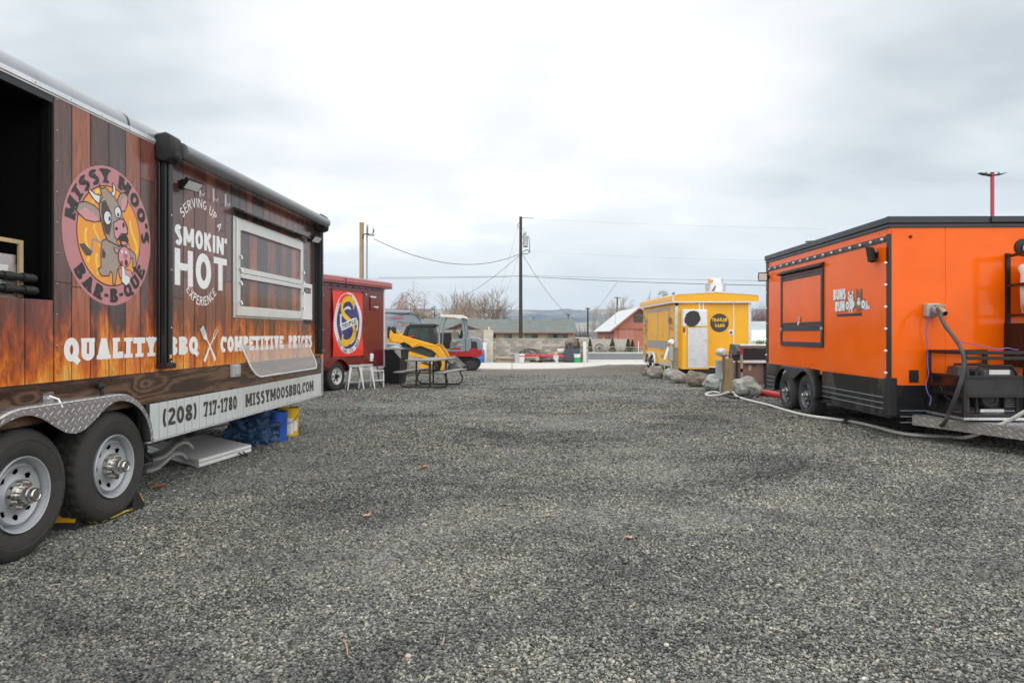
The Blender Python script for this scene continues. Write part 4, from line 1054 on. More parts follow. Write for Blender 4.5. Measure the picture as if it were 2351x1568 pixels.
# skirt with bright ribs
sk = MB(); sk.box((.0, ya+.12, .30), (.05, 10.83, .775)); sk.box((.0, 12.75, .33), (.05, yb, .79)); sk.box((.0,10.9,.70),(.05,12.75,.785)); sk.box((.02, ya, .30), (wd, ya+.05, .70)); sk.build('skirt', SKB, ot)
rb = MB(); RIB = M('rib_grey', (.22,.25,.28), .35, .3)
for z in (.535, .46, .385):
    rb.box((-.006, ya+.14, z-.007), (.0, 10.82, z+.007)); rb.box((-.006, 12.80, z-.0), (.0, yb-.03, z+.014))
    rb.box((.14, ya-.012, z-.16-.006), (1.6, ya-.001, z-.16+.006))
rb.build('skirt_ribs', RIB, ot)
MB().box((-.012, ya+.0, .282), (.03, yb, .298)).build('skirt_sill', TRIMB, ot)
MB().box((-.014, ya-.014, .30), (.10, ya+.11, .80)).build('corner_block', BLACK, ot, bevel=.012)
for y in (11.28, 12.14): make_wheel(ot, -.07, y, .352, .22, -1, 'dark')
for y in (11.28, 12.14): MB().cyl((.2, y, .35), (2.3, y, .35), .045).build('axle', DARKIN, ot)
make_fender(ot, TRIMB, 11.28, 12.14, .46, .785, .31, .125, -1, .352, .60, .745)
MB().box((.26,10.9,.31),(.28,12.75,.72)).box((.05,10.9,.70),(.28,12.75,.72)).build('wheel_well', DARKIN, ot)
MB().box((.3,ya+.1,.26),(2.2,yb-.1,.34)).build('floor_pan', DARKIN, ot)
jk = MB(); jk.box((1.1, 12.9, .02), (1.18, 12.98, .4)); jk.box((1.04,12.84,.0),(1.24,13.04,.03)); jk.build('stabiliser_leg', GREYP, ot)
flood_light(ot, (0, 9.12, 2.42), (-1,0,0), (-.72,.62,-.15), w=.19, h=.20, arm=.10, fins=True)
flood_light(ot, (0, 13.20, 2.46), (-1,0,0), (-.25,-.95,-.1), w=.17, h=.17, arm=.12)
# front: power inlet, marker, vent, socket
inl = MB(); inl.box((.43, ya-.10, 1.585), (.60, ya-.004, 1.755)); inlet = inl.build('power_inlet', M('inlet_grey', (.40,.40,.34), .5, var=.1), ot, bevel=.012)
cp = MB(); cp.lathe((.53, ya-.10, 1.67), (0,-1,-.25), [(0,.06),(.05,.06),(.06,.052),(.16,.05),(.18,.036),(.22,.03)], 20); cp.box((.50,ya-.17,1.715),(.63,ya-.11,1.735)); cp.build('plug', M('plug_grey', (.30,.29,.25), .5), inlet)
MB().ball((.27, ya-.01, 2.62), .022, 10, 6).build('marker_light', M('marker_red', (.12,.01,.01), .3), ot)
MB().ball((.01, ya+.25, 2.69), .016, 8, 5).ball((.0, yb-.2, 2.69), .014, 8, 5).build('marker_light', M('marker_red', (.1,0,0)), ot)
vt = MB(); vt.box((.25, ya-.016, .74), (.37, ya-.004, .90));
for z in (.775,.815,.855): vt.box((.27, ya-.022, z), (.35, ya-.016, z+.014))
vt.build('vent_cover', BLACKP, ot, bevel=.004)
MB().lathe((1.70, ya-.004, 2.475), (0,-1,0), [(0,.115),(.02,.11),(.028,.09),(.03,.001)], 24).build('cable_port', BLACKP, ot)
MB().tube([(1.70, ya-.03, 2.475), (1.74, ya-.08, 2.46), (1.85, ya-.12, 2.40), (1.95, ya-.12, 2.3)], .05, 12).build('insulated_hose', M('pale_wrap', (.62,.60,.58), .7), ot)
# equipment rack with air-conditioner unit and dark panel
rk = MB(); yr = ya-.50
RC = M('rack_black', (.013,.011,.010), .4, .2)
for (x, y) in ((1.47, ya-.02), (1.40, yr), (2.45, yr), (2.45, ya-.02)): rk.box((x, y-.02, .45), (x+.05, y+.02, 2.40))
for z in (2.36, 1.98, 1.60):
    rk.bar((1.42, yr, z), (2.47, yr, z), .035); rk.bar((1.49, ya-.02, z), (1.42, yr, z), .035)
rk.build('equipment_rack', RC, ot)
MB().box((1.44, yr+.005, .95), (2.46, yr+.02, 1.50)).box((1.44, yr+.02, .95), (1.455, ya-.03, 1.50)).build('rack_panel', gloss_paint('dark_gloss_panel', (.018,.010,.009)), ot)
ac = MB(); ac.box((1.60, yr+.06, 1.62), (2.4, yr+.40, 2.25)); ac.build('cooling_unit', M('unit_cream', (.66,.63,.57), .5, dirt=.2), ot, bevel=.02)
fn = MB(); fn.lathe((1.80, yr+.055, 1.93), (0,-1,0), [(0,.26),(.02,.255),(.05,.19),(.05,.001)], 32); fn.build('fan_guard', M('fan_grey', (.10,.12,.15), .35, .4), ot)
MB().tube([(1.56, yr+.3, 2.20), (1.54, yr+.22, 2.12), (1.52, yr+.2, 1.93), (1.54, yr+.22, 1.76), (1.60, yr+.3, 1.70)], .06, 12).build('insulated_hose', M('pale_wrap', (.62,.60,.58), .7), ot)
# tongue deck
dk = MB(); dk.prism([(.30, ya-.01, .33), (2.2, ya-.01, .33), (1.35, 6.6, .33), (1.15, 6.6, .33)], (0,0,-.012)); dk.build('tongue_deck', DIAMD, ot)
tg = MB()
for s in (-1, 1): tg.bar((1.25+s*.95, ya+.1, .26), (1.25+s*.08, 6.5, .26), .06, .12)
tg.bar((1.25, 6.7, .26), (1.25, 6.1, .26), .08, .10); tg.cyl((1.25, 6.75, .05), (1.25, 6.75, .8), .035); tg.box((1.15,6.65,.0),(1.35,6.85,.04)); tg.build('tongue_frame', RC, ot)
sd_ = MB(); sd_.prism([(.26, ya-.06, .322), (1.1, 6.7, .322), (1.1, 6.7, .20), (.26, ya-.06, .20)], (.004, .004, 0)); sd_.build('tongue_side', diamond('diamond_plate_any', col=(.40,.38,.35), metal=.7, scale=22), ot)
# generator in its cage
gen = thing('generator', 'black portable generator with control panel sitting inside the cage on the orange trailer tongue', 'generator', (4.68, 0, 0), -R(1.26))
g0, g1, gx0, gx1 = 8.03, 8.78, .45, 1.20
gb = MB()
gb.box((.72, 8.12, .72), (1.12, 8.62, .965)); gb.build('fuel_tank', M('generator_shell', (.045,.048,.054), .42, var=.2), gen, bevel=.05, seg=3)
en = MB(); en.box((.78, 8.20, .46), (.99, 8.55, .70)); en.lathe((.80, 8.15, .60), (0,-1,0), [(-.1,.125),(0,.12),(.04,.105),(.05,.08),(.05,.001)], 24)
en.lathe((.80,8.095,.60),(0,-1,0),[(0,.10),(.006,.095),(.006,.07),(.0,.068)],24); en.build('engine', BLACKP, gen)
mf = MB(); mf.box((.99, 8.14, .48), (1.13, 8.5, .69)); mf.build('muffler', BLACKP, gen, bevel=.01)
fi = MB()
for i in range(6): fi.box((1.0, 8.13, .50+i*.028), (1.12, 8.14, .512+i*.028))
fi.build('muffler_louvre', M('louvre_grey', (.09,.09,.09), .5), gen)
cpn = MB(); cpn.prism([(.50, 8.30, .72), (.62, 8.20, .72), (.64, 8.22, .96), (.56, 8.30, .97)], (.05,.30,0)); cpn.build('control_panel', M('generator_shell', (.05,.05,.05)), gen, bevel=.01)
gf = MB(); gf.tube([(.66, 8.13, .44), (.66, 8.13, .90), (.70, 8.13, .985), (1.06, 8.13, .985), (1.13, 8.13, .90), (1.13, 8.13, .44)], .018, 10); gf.tube([(.66, 8.6, .44), (.66, 8.6, .90), (.70, 8.6, .985), (1.06, 8.6, .985), (1.13, 8.6, .90), (1.13, 8.6, .44)], .018, 10); gf.build('tube_frame', BLACKP, gen)
MB().box((.80, 8.112, .885), (1.04, 8.116, .94)).build('warning_label', M('paper_label', (.66,.66,.64), .6), gen)
MB().box((.72, 8.15, .43), (1.0, 8.22, .47)).build('foot', STEEL, gen)
MB().tube([(.46,8.5,.72),(.47,8.42,.6),(.55,8.3,.5),(.64,8.2,.49)], .010, 6).build('lead', BLACKP, gen)
cg = MB(); w = .042
for x in (gx0, gx1-w):
    for y in (g0, g1-w): cg.box((x, y, .385), (x+w, y+w, 1.165))
for z in (.385, .62, .835, 1.06, 1.125):
    h_ = .04
    if z != 1.06 or True:
        cg.box((gx0+w, g0, z), (gx1-w, g0+w*.9, z+h_)); cg.box((gx0, g0+w, z), (gx0+w*.9, g1-w, z+h_)) if z not in (1.06,) else None
cg.box((gx0+w, g1-w, 1.125), (gx1-w, g1, 1.165)); cage = cg.build('generator_cage', RC, ot, bevel=.004)
MB().box((gx0+w, g0+.012, .66), (gx1-w, g0+.018, .834)).build('cage_panel', M('cage_panel_black', (.022,.022,.022), .3, var=.3), cage)
MB().box((gx0+.012, g0+w, .66), (gx0+.018, g1-w, .834)).build('cage_panel', M('cage_panel_gloss', (.014,.010,.010), .12), cage)
MB().box((gx0, g0, .355), (gx1, g1, .384)).build('cage_floor', DIAMD, cage)
lt_ = MB(); lt_.box((gx1-.05, g0-.02, .84), (gx1+.06, g0, .89)); lt_.box((gx1+.0, g0-.03, .79), (gx1+.05, g0-.01, .84)); lt_.build('cage_latch', ALU, cage, bevel=.004)
# fire extinguisher beside the generator
fe = MB(); fe.tube([(gx0+.09, g0+.10, .43), (gx0+.09, g0+.10, .60)], .035, 12); fe.ball((gx0+.09, g0+.10, .60), .035, 12, 6)
feo = fe.build('fire_extinguisher', M('extinguisher_black', (.03,.03,.032), .35), None, loc=(4.68,0,0), rz=-R(1.26)); tag(feo, 'small dark cylinder with red knob in the front corner of the generator cage', 'fire extinguisher')
MB().ball((gx0+.09, g0+.09, .65), .022, 10, 6).build('valve_knob', M('knob_red', (.35,.01,.02), .4), feo)
# ================================================================== YELLOW TRAILER
YEL = M('yellow_paint', (.88,.43,.003), .36, var=.08, scale=1.4, coat=.04, dirt=.12, dirtcol=(.55,.27,.03))
YELT = M('yellow_faded_roof', (.76,.40,.06), .42, var=.15, scale=1.6, dirt=.35, dirtcol=(.62,.40,.16))
yt = thing('yellow_food_trailer', 'yellow food trailer with diamond plate door, round black sign and roof fan', 'food trailer', (6.006, 0, -.02), R(.93))
ya, yb, wd = 23.5, 28.8, 2.62
MB().box((.0, ya, .22), (wd, yb, 2.50)).build('body', YEL, yt)
fs = MB()
prof = [(-.13, 2.455), (-.13, 2.60), (-.10, 2.68), (.02, 2.725), (wd/2, 2.80), (wd-.02, 2.725), (wd+.20, 2.69), (wd+.22, 2.60), (wd+.22, 2.455)]
fs.prism([(x, ya-.14, z) for x, z in prof], (0, .012, 0)); fs.build('front_fascia', YEL, yt)
rf = MB(); rf.sheet([[(x, y, z+.004) for x, z in prof] for y in (ya-.127, 25, 27, yb+.1)], True); rf.prism([(x, yb+.09, z) for x, z in prof], (0,.01,0)); rf.add([(x, y, 2.456) for x, y in ((-.13, ya-.12), (wd+.22, ya-.12), (wd+.22, yb+.1), (-.13, yb+.1))], [(0,1,2,3)])
rf.build('roof', YELT, yt, fix=False)
tr = MB(); TR = DIAMX
tr.box((-.145, ya-.155, 2.425), (wd+.24, ya-.141, 2.475))
top = prof[2:7]
for (x0, z0), (x1, z1) in zip(top, top[1:]): tr.bar((x0, ya-.148, z0), (x1, ya-.148, z1), .018, .045)
tr.box((-.145, ya-.156, 2.476), (-.09, ya-.14, 2.66)); tr.box((-.004, ya-.008, .24), (.085, ya+.0, 2.424)); tr.box((wd-.10, ya-.008, .24), (wd+.004, ya, 2.424))
tr.build('front_trim', TR, yt)
MB().box((-.146, ya-.12, 2.42), (-.128, yb+.1, 2.475)).build('eave_trim', ALU, yt)
MB().box((-.008, ya+.0, .24), (-.001, ya+.12, 2.42)).build('corner_guard', diamond('diamond_plate_side', axis='yz', metal=.6, col=(.62,.62,.63), scale=16), yt)
dm = MB(); dm.box((2.005, ya-.006, .24), (2.03, ya-.0005, 2.42)).box((.80, ya-.02, 2.20), (.85, ya-.001, 2.42)).box((.94, ya-.02, 2.18), (.98, ya-.001, 2.42)); dm.box((.0, ya-.012, .20), (wd, ya+.02, .24)); dm.build('seam_strips', ALU, yt)
# propane cabinet with diamond door
cb = MB(); y0 = ya-.36
cb.box((.15, y0, .165), (.30, ya-.002, 1.60)).box((1.015, y0, .165), (1.045, ya-.002, 1.60)).box((.30, y0, 1.575), (1.015, ya-.002, 1.60)).box((.30, y0, .165), (1.015, ya-.002, .20)).box((.30, y0+.05, .20), (1.015, ya-.003, 1.575))
cab = cb.build('cabinet', YEL, yt)
MB().box((.315, y0-.012, .205), (1.003, y0+.012, 1.57)).build('cabinet_door', DIAMX, cab)
hn = MB(); hn.tube([(.86, y0-.03, 1.17), (1.02, y0-.03, 1.175)], .012, 6); hn.box((.94,y0-.03,1.06),(.98,y0-.01,1.15)); hn.build('door_latch', STEEL, cab)
MB().box((.16, y0-.006, 1.42), (.24, y0-.001, 1.57)).build('grille_opening', M('rust_brown', (.20,.07,.02), .7), cab)
MB().box((.24, y0-.006, 1.30), (.26, y0-.001, 1.40)).build('sticker', WHITEP, cab)
a = MB(); a.box((.18, ya-.36, 1.61), (1.00, ya-.06, 2.19)); au = a.build('cooling_unit', M('unit_white', (.74,.75,.75), .45, var=.05), yt, bevel=.025)
MB().box((.78, ya-.37, 1.70), (.94, ya-.358, 2.13)).build('service_cover', M('unit_white', (.74,.75,.75)), au, bevel=.02)
fg = MB(); c = (.485, ya-.362, 1.875)
random.seed(4)
for i in range(19):
    z = -.25+i*.50/18; hw = math.sqrt(max(0, .262**2-z*z))*random.uniform(.93, 1.06)+.008
    fg.obox((c[0], c[1]-.004-.0007*(i % 3), c[2]+z), (2*hw, 0, hw*.25), (0,.006,0), (0,0,.035))
fg.build('fan_tape', M('black_tape', (.03,.03,.03), .55, var=.5, scale=14, bump=.4, bscale=30), au)
MB().tube([(.86,ya-.364,2.02),(.895,ya-.364,2.08),(.93,ya-.364,2.02)], .006, 5).build('unit_mark', M('mark_grey', (.45,.46,.46)), au)
# round sign
sg = MB(); n = 48; SC = (1.522, 1.743)
sg.prism([(SC[0]+.318*math.cos(2*math.pi*i/n), ya-.014, SC[1]+.318*math.sin(2*math.pi*i/n)) for i in range(n)], (0,.012,0)); sign = sg.build('round_sign', M('sign_charcoal', (.045,.045,.05), .5), yt)
mb = MB()
random.seed(8)
def wob(u0, v0, amp=.010): return lambda u, v, l: (SC[0]+u0+u+.008*math.sin(v*30+u*17), ya-.0155-l*.0004, SC[1]+v0+v+amp*math.sin(u*23+1))
letters('TRAILER', wob(-.275, .045), .115, .55, M('sign_yellow', (.90,.50,.01), .5), sign, .24, False, .10); letters('GANG', wob(-.165, -.15), .115, .345, M('sign_yellow', (.90,.50,.01)), sign, .24, False, .12)
ol = MB(); ol.box((1.84, ya-.012, 1.33), (1.995, ya-.001, 1.50)); op_ = ol.build('outlet_plate', ALU, yt, bevel=.004)
MB().box((1.88, ya-.03, 1.36), (1.91, ya-.012, 1.46)).box((1.925, ya-.03, 1.36), (1.955, ya-.012, 1.46)).build('breakers', M('rust_brown', (.20,.07,.02)), op_)
MB().lathe((1.42, ya-.003, .79), (0,-1,0), [(0,.03),(.008,.028),(.008,.001)], 16).build('cable_port', M('port_black', (.03,.03,.03)), yt)
# side hatches
zt, zl, zc_ = 2.30, 1.10, .82
fr = MB(); FR = M('galvanised_frame', (.42,.43,.42), .45, .6, var=.15, dirt=.25, dirtcol=(.35,.3,.2))
for y in (24.36, 26.1, 27.9): fr.box((-.02, y-.05, zc_), (0, y+.05, zt))
fr.box((-.02, 24.41, zt-.09), (-.001, 26.05, zt)).box((-.02, 26.15, zt-.09), (-.001, 27.85, zt)); hatch = fr.build('hatch_frame', FR, yt)
for y0_, y1_ in ((24.42, 26.04), (26.16, 27.84)):
    MB().box((-.018, y0_, zl), (-.004, y1_, zt-.10)).build('hatch_panel', YEL, hatch)
    k = MB(); ym = y0_+(y1_-y0_)*.5; k.box((-.03, ym-.04, zl+.12), (-.018, ym+.04, zl+.28)); k.build('hatch_latch', STEEL, hatch)
    ct = MB()
    for q in range(7): ct.box((-.016, y0_, zc_+q*.039), (-.003, y1_, zc_+q*.039+.034))
    ct.build('counter_slat', M('counter_galvanised', (.45,.46,.47), .42, .7, var=.12), hatch)['kind'] = 'stuff'
for y in (24.2, 28.1):
    wl_ = MB(); wl_.box((-.10, y-.05, 1.74), (-.05, y+.05, 1.98)); wl_.box((-.05, y-.02, 1.82), (0, y+.02, 1.88)); wl_.build('wall_lamp', M('lamp_case_grey', (.40,.41,.40), .4, .3), yt, bevel=.008)
MB().ball((.03, ya-.05, 2.38), .06, 10, 6).build('wall_camera', BLACKP, yt)
# scribbled marker drawings on the side
sc = MB(); random.seed(5)
def scrib(y0_, z0_, w, h, n, loops=3):
    for k in range(n):
        cy, cz = y0_+random.uniform(-.5,.5)*w, z0_+random.uniform(-.5,.5)*h
        ry, rz = w*random.uniform(.12,.35), h*random.uniform(.05,.14); p = random.uniform(0, 6)
        pts = [(cy+ry*math.cos(t*1.0+p)*(1+.3*math.sin(3*t)), cz+rz*math.sin(t*1.3+p)) for t in [i*.45 for i in range(12)]]
        for q in ribbon(pts, .016, .1): sc.add([(-.004, v.x, v.y) for v in q], [(0,1,2,3)])
scrib(28.35, 1.2, .55, 1.9, 26); scrib(23.95, 1.65, .5, .5, 10); scrib(23.95, 1.05, .5, .4, 6); scrib(25.3, .6, .8, .35, 6)
sc.build('marker_drawing', M('marker_ink', (.16,.09,.02), .6), yt, fix=False)
pts = [(23.95+.33*math.cos(t), 1.60+.33*math.sin(t)) for t in [3.4+i*.2 for i in range(16)]]
# fan on roof
fd = MB(); c0 = (1.727, 24.6, 0)
fd.lathe((1.727, 24.6, 2.74), (0,0,1), [(0,.34),(.0,.355),(.40,.355),(.40,.375),(.425,.375),(.425,.27),(.56,.265),(.58,.28),(.60,.27),(.62,.18),(.625,.001)], 40)
fan = fd.build('exhaust_fan', M('fan_aluminium', (.66,.67,.68), .3, .9, var=.12, scale=8), yt)
MB().tube([(1.60, 24.6-.36, 3.05), (1.60, 24.6-.40, 3.05), (1.54, 24.6-.40, 2.95), (1.45, 24.6-.42, 2.83)], .025, 8).build('fan_lead', M('lead_grey', (.12,.12,.12)), fan)
MB().obox((1.50, 24.6-.185, 3.235), (.16,-.075,0), (.006,.012,0), (0,0,.09)).build('fan_label', M('fan_label_orange', (.75,.33,.03), .5), fan)
# lower side and wheels
lw_ = MB(); lw_.box((-.006, ya, .20), (.03, 25.9, .33)).box((-.006, 28.25, .2), (.03, yb, .42)); lw_.build('skirt_trim', diamond('diamond_plate_side', axis='yz'), yt)
for y in (26.63, 27.5): make_wheel(yt, -.07, y, .33, .2, -1, 'white', zc=.29)
make_fender(yt, M('fender_cream', (.72,.66,.55), .4, .2, var=.1), 26.63, 27.5, .43, .63, .18, .12, -1, .29, .42, .57, lipmat=ALU)
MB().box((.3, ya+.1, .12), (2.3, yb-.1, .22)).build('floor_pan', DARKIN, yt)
tg = MB()
for s in (-1, 1): tg.bar((1.5+s*1.0, ya, .10), (1.5+s*.1, 21.2, .10), .08, .10)
tg.box((.1, ya-.12, .06), (2.5, ya-.02, .16)); tg.build('tongue_frame', M('chassis_black', (.012,.012,.012)), yt)
# ================================================================== MAROON TRAILER
MAR = M('maroon_paint', (.155,.016,.018), .22, var=.18, scale=1.2, coat=.25, dirt=.35, dirtcol=(.235,.085,.08))
MARR = M('maroon_roof', (.31,.085,.085), .38, var=.12, scale=1.5, dirt=.2, dirtcol=(.38,.16,.15))
TH = R(20.7); UX, UY = math.sin(TH), math.cos(TH)
RC0 = Vector((-3.42, 18.33, 0))
rt = thing('maroon_food_trailer', 'maroon food trailer with a red hanging banner bearing a big yellow S', 'food trailer', RC0, -TH)
def rs(px_):                                     # distance along the wall (0 at far corner, negative towards us)
    k = (px_-CX)/F; return (k*RC0.y-RC0.x)/(UX-k*UY)
def rp(px_, py_):
    s = rs(px_); d = RC0.y+s*UY; return s, H-(py_-HY)*d/F
MB().box((-2.3, -5.2, .50), (-.004, 0, 2.56)).build('body', MAR, rt)
MB().box((-.004, -5.2, .52), (0, -.06, 2.55)).build('side_panel', MAR, rt)
pr = [(.09, 2.56), (.10, 2.63), (.075, 2.67), (.065, 2.71), (-.02, 2.75), (-1.15, 2.80), (-2.3, 2.75), (-2.38, 2.56)]
rf = MB(); rf.prism([(x, -5.25, z) for x, z in pr], (0, 5.52, 0)); rf.build('roof', MARR, rt)
MB().box((.097, .20, 2.56), (.104, .272, 2.70)).build('roof_end', ALU, rt)
MB().box((.09, -1.94, 2.555), (.106, -1.92, 2.70)).build('roof_seam', M('seam_maroon', (.12,.02,.02)), rt)
MB().box((-.03, -.06, .46), (.008, .008, 2.555)).build('corner_guard', ALU, rt)
MB().box((-2.3, -1.70, .42), (.006, -.06, .50)).build('sill', ALU, rt)
sl = MB()
for i in range(9): sl.tube([(.03, -2.75+i*.30, 2.52-.0*i), (.035, -2.62+i*.30, 2.505), (.03, -2.49+i*.30, 2.52)], .018, 6)
sl.build('string_light', M('string_light_tube', (.16,.14,.24), .4), rt)['kind'] = 'stuff'
make_wheel(rt, .03, -2.21+.0, .348, .22, 1, 'white'); make_wheel(rt, .03, -3.05, .348, .22, 1, 'white')
MB().cyl((-2, -2.21, .35), (-.15, -2.21, .35), .045).build('axle', DARKIN, rt)
make_fender(rt, MAR, -3.05, -2.21, .42, .78, .46, .10, 1, .348, .56, .745)
MB().box((-1.9, -5.0, .40), (-.3, -.2, .50)).build('chassis', DARKIN, rt)
# small hatch
s0, z1 = rp(849, 683); s1, z0 = rp(857.5, 712)
h = MB(); h.box((.0, s0, z0), (.03, s1+.09, z1)); hh = h.build('small_hatch', MAR, rt, bevel=.006)
k = MB(); k.box((.01, s0-.0, z1), (.034, s1+.08, z1+.035)); k.box((.03, s0+.15, z0+.07), (.045, s0+.35, z0+.10)); k.ball((.03, s1+.12, z0+.06), .02, 8, 5); k.ball((.02, s0-.2, z1+.06), .022, 8, 5); k.build('hatch_hardware', WHITEP, hh)
s, z = rp(852, 822); o = MB(); o.box((0, s-.09, z-.09), (.06, s+.05, z+.12)); ou = o.build('power_inlet', WHITEP, rt, bevel=.03)
# banner hung from hooks: its own thing
sA, zA = rp(761.5, 667); sB, zB = rp(830.8, 675.7); _, zC = rp(761.5, 819.6)
bw, bh = sB-sA, zA-zC
bn = thing('hanging_banner', 'red banner with a yellow S on a blue oval hung on the maroon trailer', 'banner', RC0, -TH)
def bp(u, v, l=0.0):
    wv = .012*math.sin(u*9+v*3)+.010*math.sin(v*11-u*6)+.008*mnoise.noise((u*6, v*6, 2))
    return (.03+wv+l*.0012, sA+u*bw, zC+v*bh)
BV = VC('banner_vinyl', .32, .10)
mb = MB(); mb.col = (.80,.035,.018); mb.sheet([[bp(i/24, j/40) for i in range(25)] for j in range(41)]); mb.build('cloth', BV, bn, fix=False)
asp = bw/bh
def bell(rx, ry, l, col, name):
    m = MB(); m.col = col
    rings = [[bp(.5+rx*r*math.cos(2*math.pi*i/48), .515+ry*r*math.sin(2*math.pi*i/48), l) for i in range(49)] for r in (.001,.2,.4,.6,.8,1)]
    m.sheet(rings); return m.build(name, BV, bn, fix=False)
bell(.475, .475, 1, (.72,.73,.74), 'white_oval'); bell(.37, .405, 2, (.045,.038,.17), 'blue_oval')
ss = MB(); ss.col = (.85,.52,.02)
def bs(pts, t, l, col):
    ss.col = col
    for q in ribbon(pts, t, .03): ss.add([bp(p.x, p.y/1.0, l) for p in q], [(0,1,2,3)])
def scaled(pts): return pts
S_ = bez((.72,.80),(.62,.93),(.30,.93),(.30,.76),12)+bez((.30,.76),(.30,.60),(.66,.56),(.68,.40),12)[1:]+bez((.68,.40),(.70,.22),(.42,.16),(.27,.26),12)[1:]
for q, f in zip(ribbon(S_, .085, .03), range(999)):
    ss.add([bp(p.x, p.y, 3) for p in q], [(0,1,2,3)])
bs([(.74,.87),(.66,.74)], .035, 3, (.85,.52,.02)); bs([(.32,.34),(.27,.22)], .05, 3, (.85,.52,.02))
bs(bez((.27,.19),(.50,.10),(.78,.24),(.74,.40),12), .022, 3, (.85,.52,.02)); bs(bez((.37,.74),(.40,.84),(.56,.86),(.66,.76),10), .016, 4, (.045,.038,.17))
ss.build('yellow_initial', BV, bn, fix=False)
rb = MB(); rb.col = (.72,.73,.74)
def band(u): return .50+.035*math.sin((u-.5)*7)+.05*(u-.5)
rb.sheet([[bp(u, band(u)+d, 5) for u in [.28+.025*i for i in range(20)]] for d in (-.055,-.02,.02,.055)])
bs([(.24,.645),(.285,.655),(.275,.52),(.24,.49)], .03, 5, (.72,.73,.74)); 
rb.col = (.72,.73,.74); 
for pts in ([(.25,.65),(.27,.60),(.27,.50),(.25,.46)], [(.76,.56),(.79,.52),(.79,.44),(.76,.40)]):
    for q in ribbon(pts, .05, .03): rb.add([bp(p.x, p.y, 5) for p in q], [(0,1,2,3)])
rb.build('ribbon', BV, bn, fix=False)
tx = MB(); tx.col = (.05,.045,.06); write(tx, 'TRIPLE', lambda u, v, l: bp(.30+u, band(.30+u)-.032+v, 6+l*.3), .065, .42, .20, True, .14)
def under(a_, b_, l): return bp(.5+a_, .515+b_*1.0, 2.2+l*.3)
def obl(rr_, ang): return (rr_*.445*math.cos(ang), rr_*.445*math.sin(ang))
def ovaltext(txt, a0, a1, h_):
    gl = [glyph(c, .2, True) for c in txt]; nat = sum(w+.14 for w, _ in gl)-.14; u = 0
    for w, st in gl:
        for lv, (s_, th) in enumerate(st):
            for q in ribbon(s_, th):
                pts = []
                for p in q:
                    a = R(a0+(a1-a0)*(u+p.x)/nat); k_ = -p.y*h_
                    pts.append(bp(.5+(.462+k_*1.2)*math.cos(a), .515+(.466+k_)*math.sin(a), 2.5+lv*.3))
                tx.add(pts, [(0,1,2,3)])
        u += w+.14
ovaltext('SOUP - SANDWICH - SIDES', 216, 324, .05)
tx.build('lettering', BV, bn, fix=False)
hk = MB()
for u, v in ((0,1),(1,1),(0,0),(1,0)):
    p = bp(u, v); hk.ball((.02, p[1]+(-.03 if u == 0 else .03), p[2]+(.03 if v else -.02)), .018, 8, 5)
hk.build('grommets', BLACKP, bn)
# power cord to the trailer
s, z = rp(852, 822)
def rw(x, s_, z_): return Vector((RC0.x+s_*UX+x*UY, RC0.y+s_*UY-x*UX, z_))
tag(MB().tube([rw(.05, s, z-.02), rw(.12, s, z-.05), rw(.17, s+.03, z-.25), rw(.18, s+.05, .3), rw(.2, s+.1, .05), rw(.3, s+.3, .02)], .017, 8).build('hanging_cable', M('cord_black', (.02,.02,.02), .5), None), 'black cord hanging from the white inlet of the maroon trailer', 'cable')
# ================================================================== THINGS ON THE LOT
def at(px_, py_): p = G(px_, py_); return p
# --- stools
STO = M('stool_pale_metal', (.52,.53,.53), .38, .5, var=.1, scale=7, dirt=.12)
def make_stool(loc, rz, label):
    t = thing('metal_stool', label, 'stool', loc, rz, 'pale metal stools beside the maroon trailer')
    s = MB(); s.box((-.155,-.155,.575), (.155,.155,.595)); s.build('seat', STO, t, bevel=.02, seg=3)
    MB().box((-.15,-.15,.545),(.15,.15,.574)).build('seat_apron', STO, t, bevel=.008)
    for sx in (-1,1):
        for sy in (-1,1):
            l = MB(); a, b = Vector((sx*.135, sy*.135, .555)), Vector((sx*.205, sy*.205, .0))
            q = [a+Vector((-sx*.055,0,0)), a, a+Vector((0,-sy*.055,0))]; w = [b+Vector((-sx*.02,0,0)), b, b+Vector((0,-sy*.02,0))]
            l.sheet([q, w], False); o = l.build('leg', STO, t, fix=False); m = o.modifiers.new('thick', 'SOLIDIFY'); m.thickness = .006
            MB().box((b.x-.02*(sx > 0)-.0*(sx < 0), b.y-.02*(sy > 0), -.002), (b.x+.02*(sx < 0), b.y+.02*(sy < 0), .012)).build('foot', BLACKP, t)
    c = MB()
    for k in range(4):
        a = [(1,1),(1,-1),(-1,-1),(-1,1),(1,1)]; p, q = a[k], a[k+1]; r_ = .182
        c.bar((p[0]*r_, p[1]*r_, .19), (q[0]*r_, q[1]*r_, .19), .022, .014)
    c.build('brace', STO, t)
    return t
p = at(814, 894); st1 = make_stool(p, R(22), 'pale metal stool in front, nearer the big spare-looking trailer wheel')
st1['label'] = 'pale metal stool standing closest to the wheel of the maroon trailer'
p = at(842, 891); dup(st1, p, R(12), 'pale metal stool standing beside the black cord of the maroon trailer')
# --- small step ladder
lp = at(866, 888)
sl_ = thing('step_stool', 'small white folding step stool beside the black wheeled bin', 'step stool', lp, R(15))
m = MB()
for x in (-.16,.16): m.bar((x,-.10,0),(x,.02,.42),.022); m.bar((x,.16,0),(x,.04,.40),.022)
m.build('frame', WHITEP, sl_)
for z, y in ((.16,-.06),(.40,.03)): MB().box((-.17, y-.09, z), (.17, y+.09, z+.02)).build('step', WHITEP, sl_)
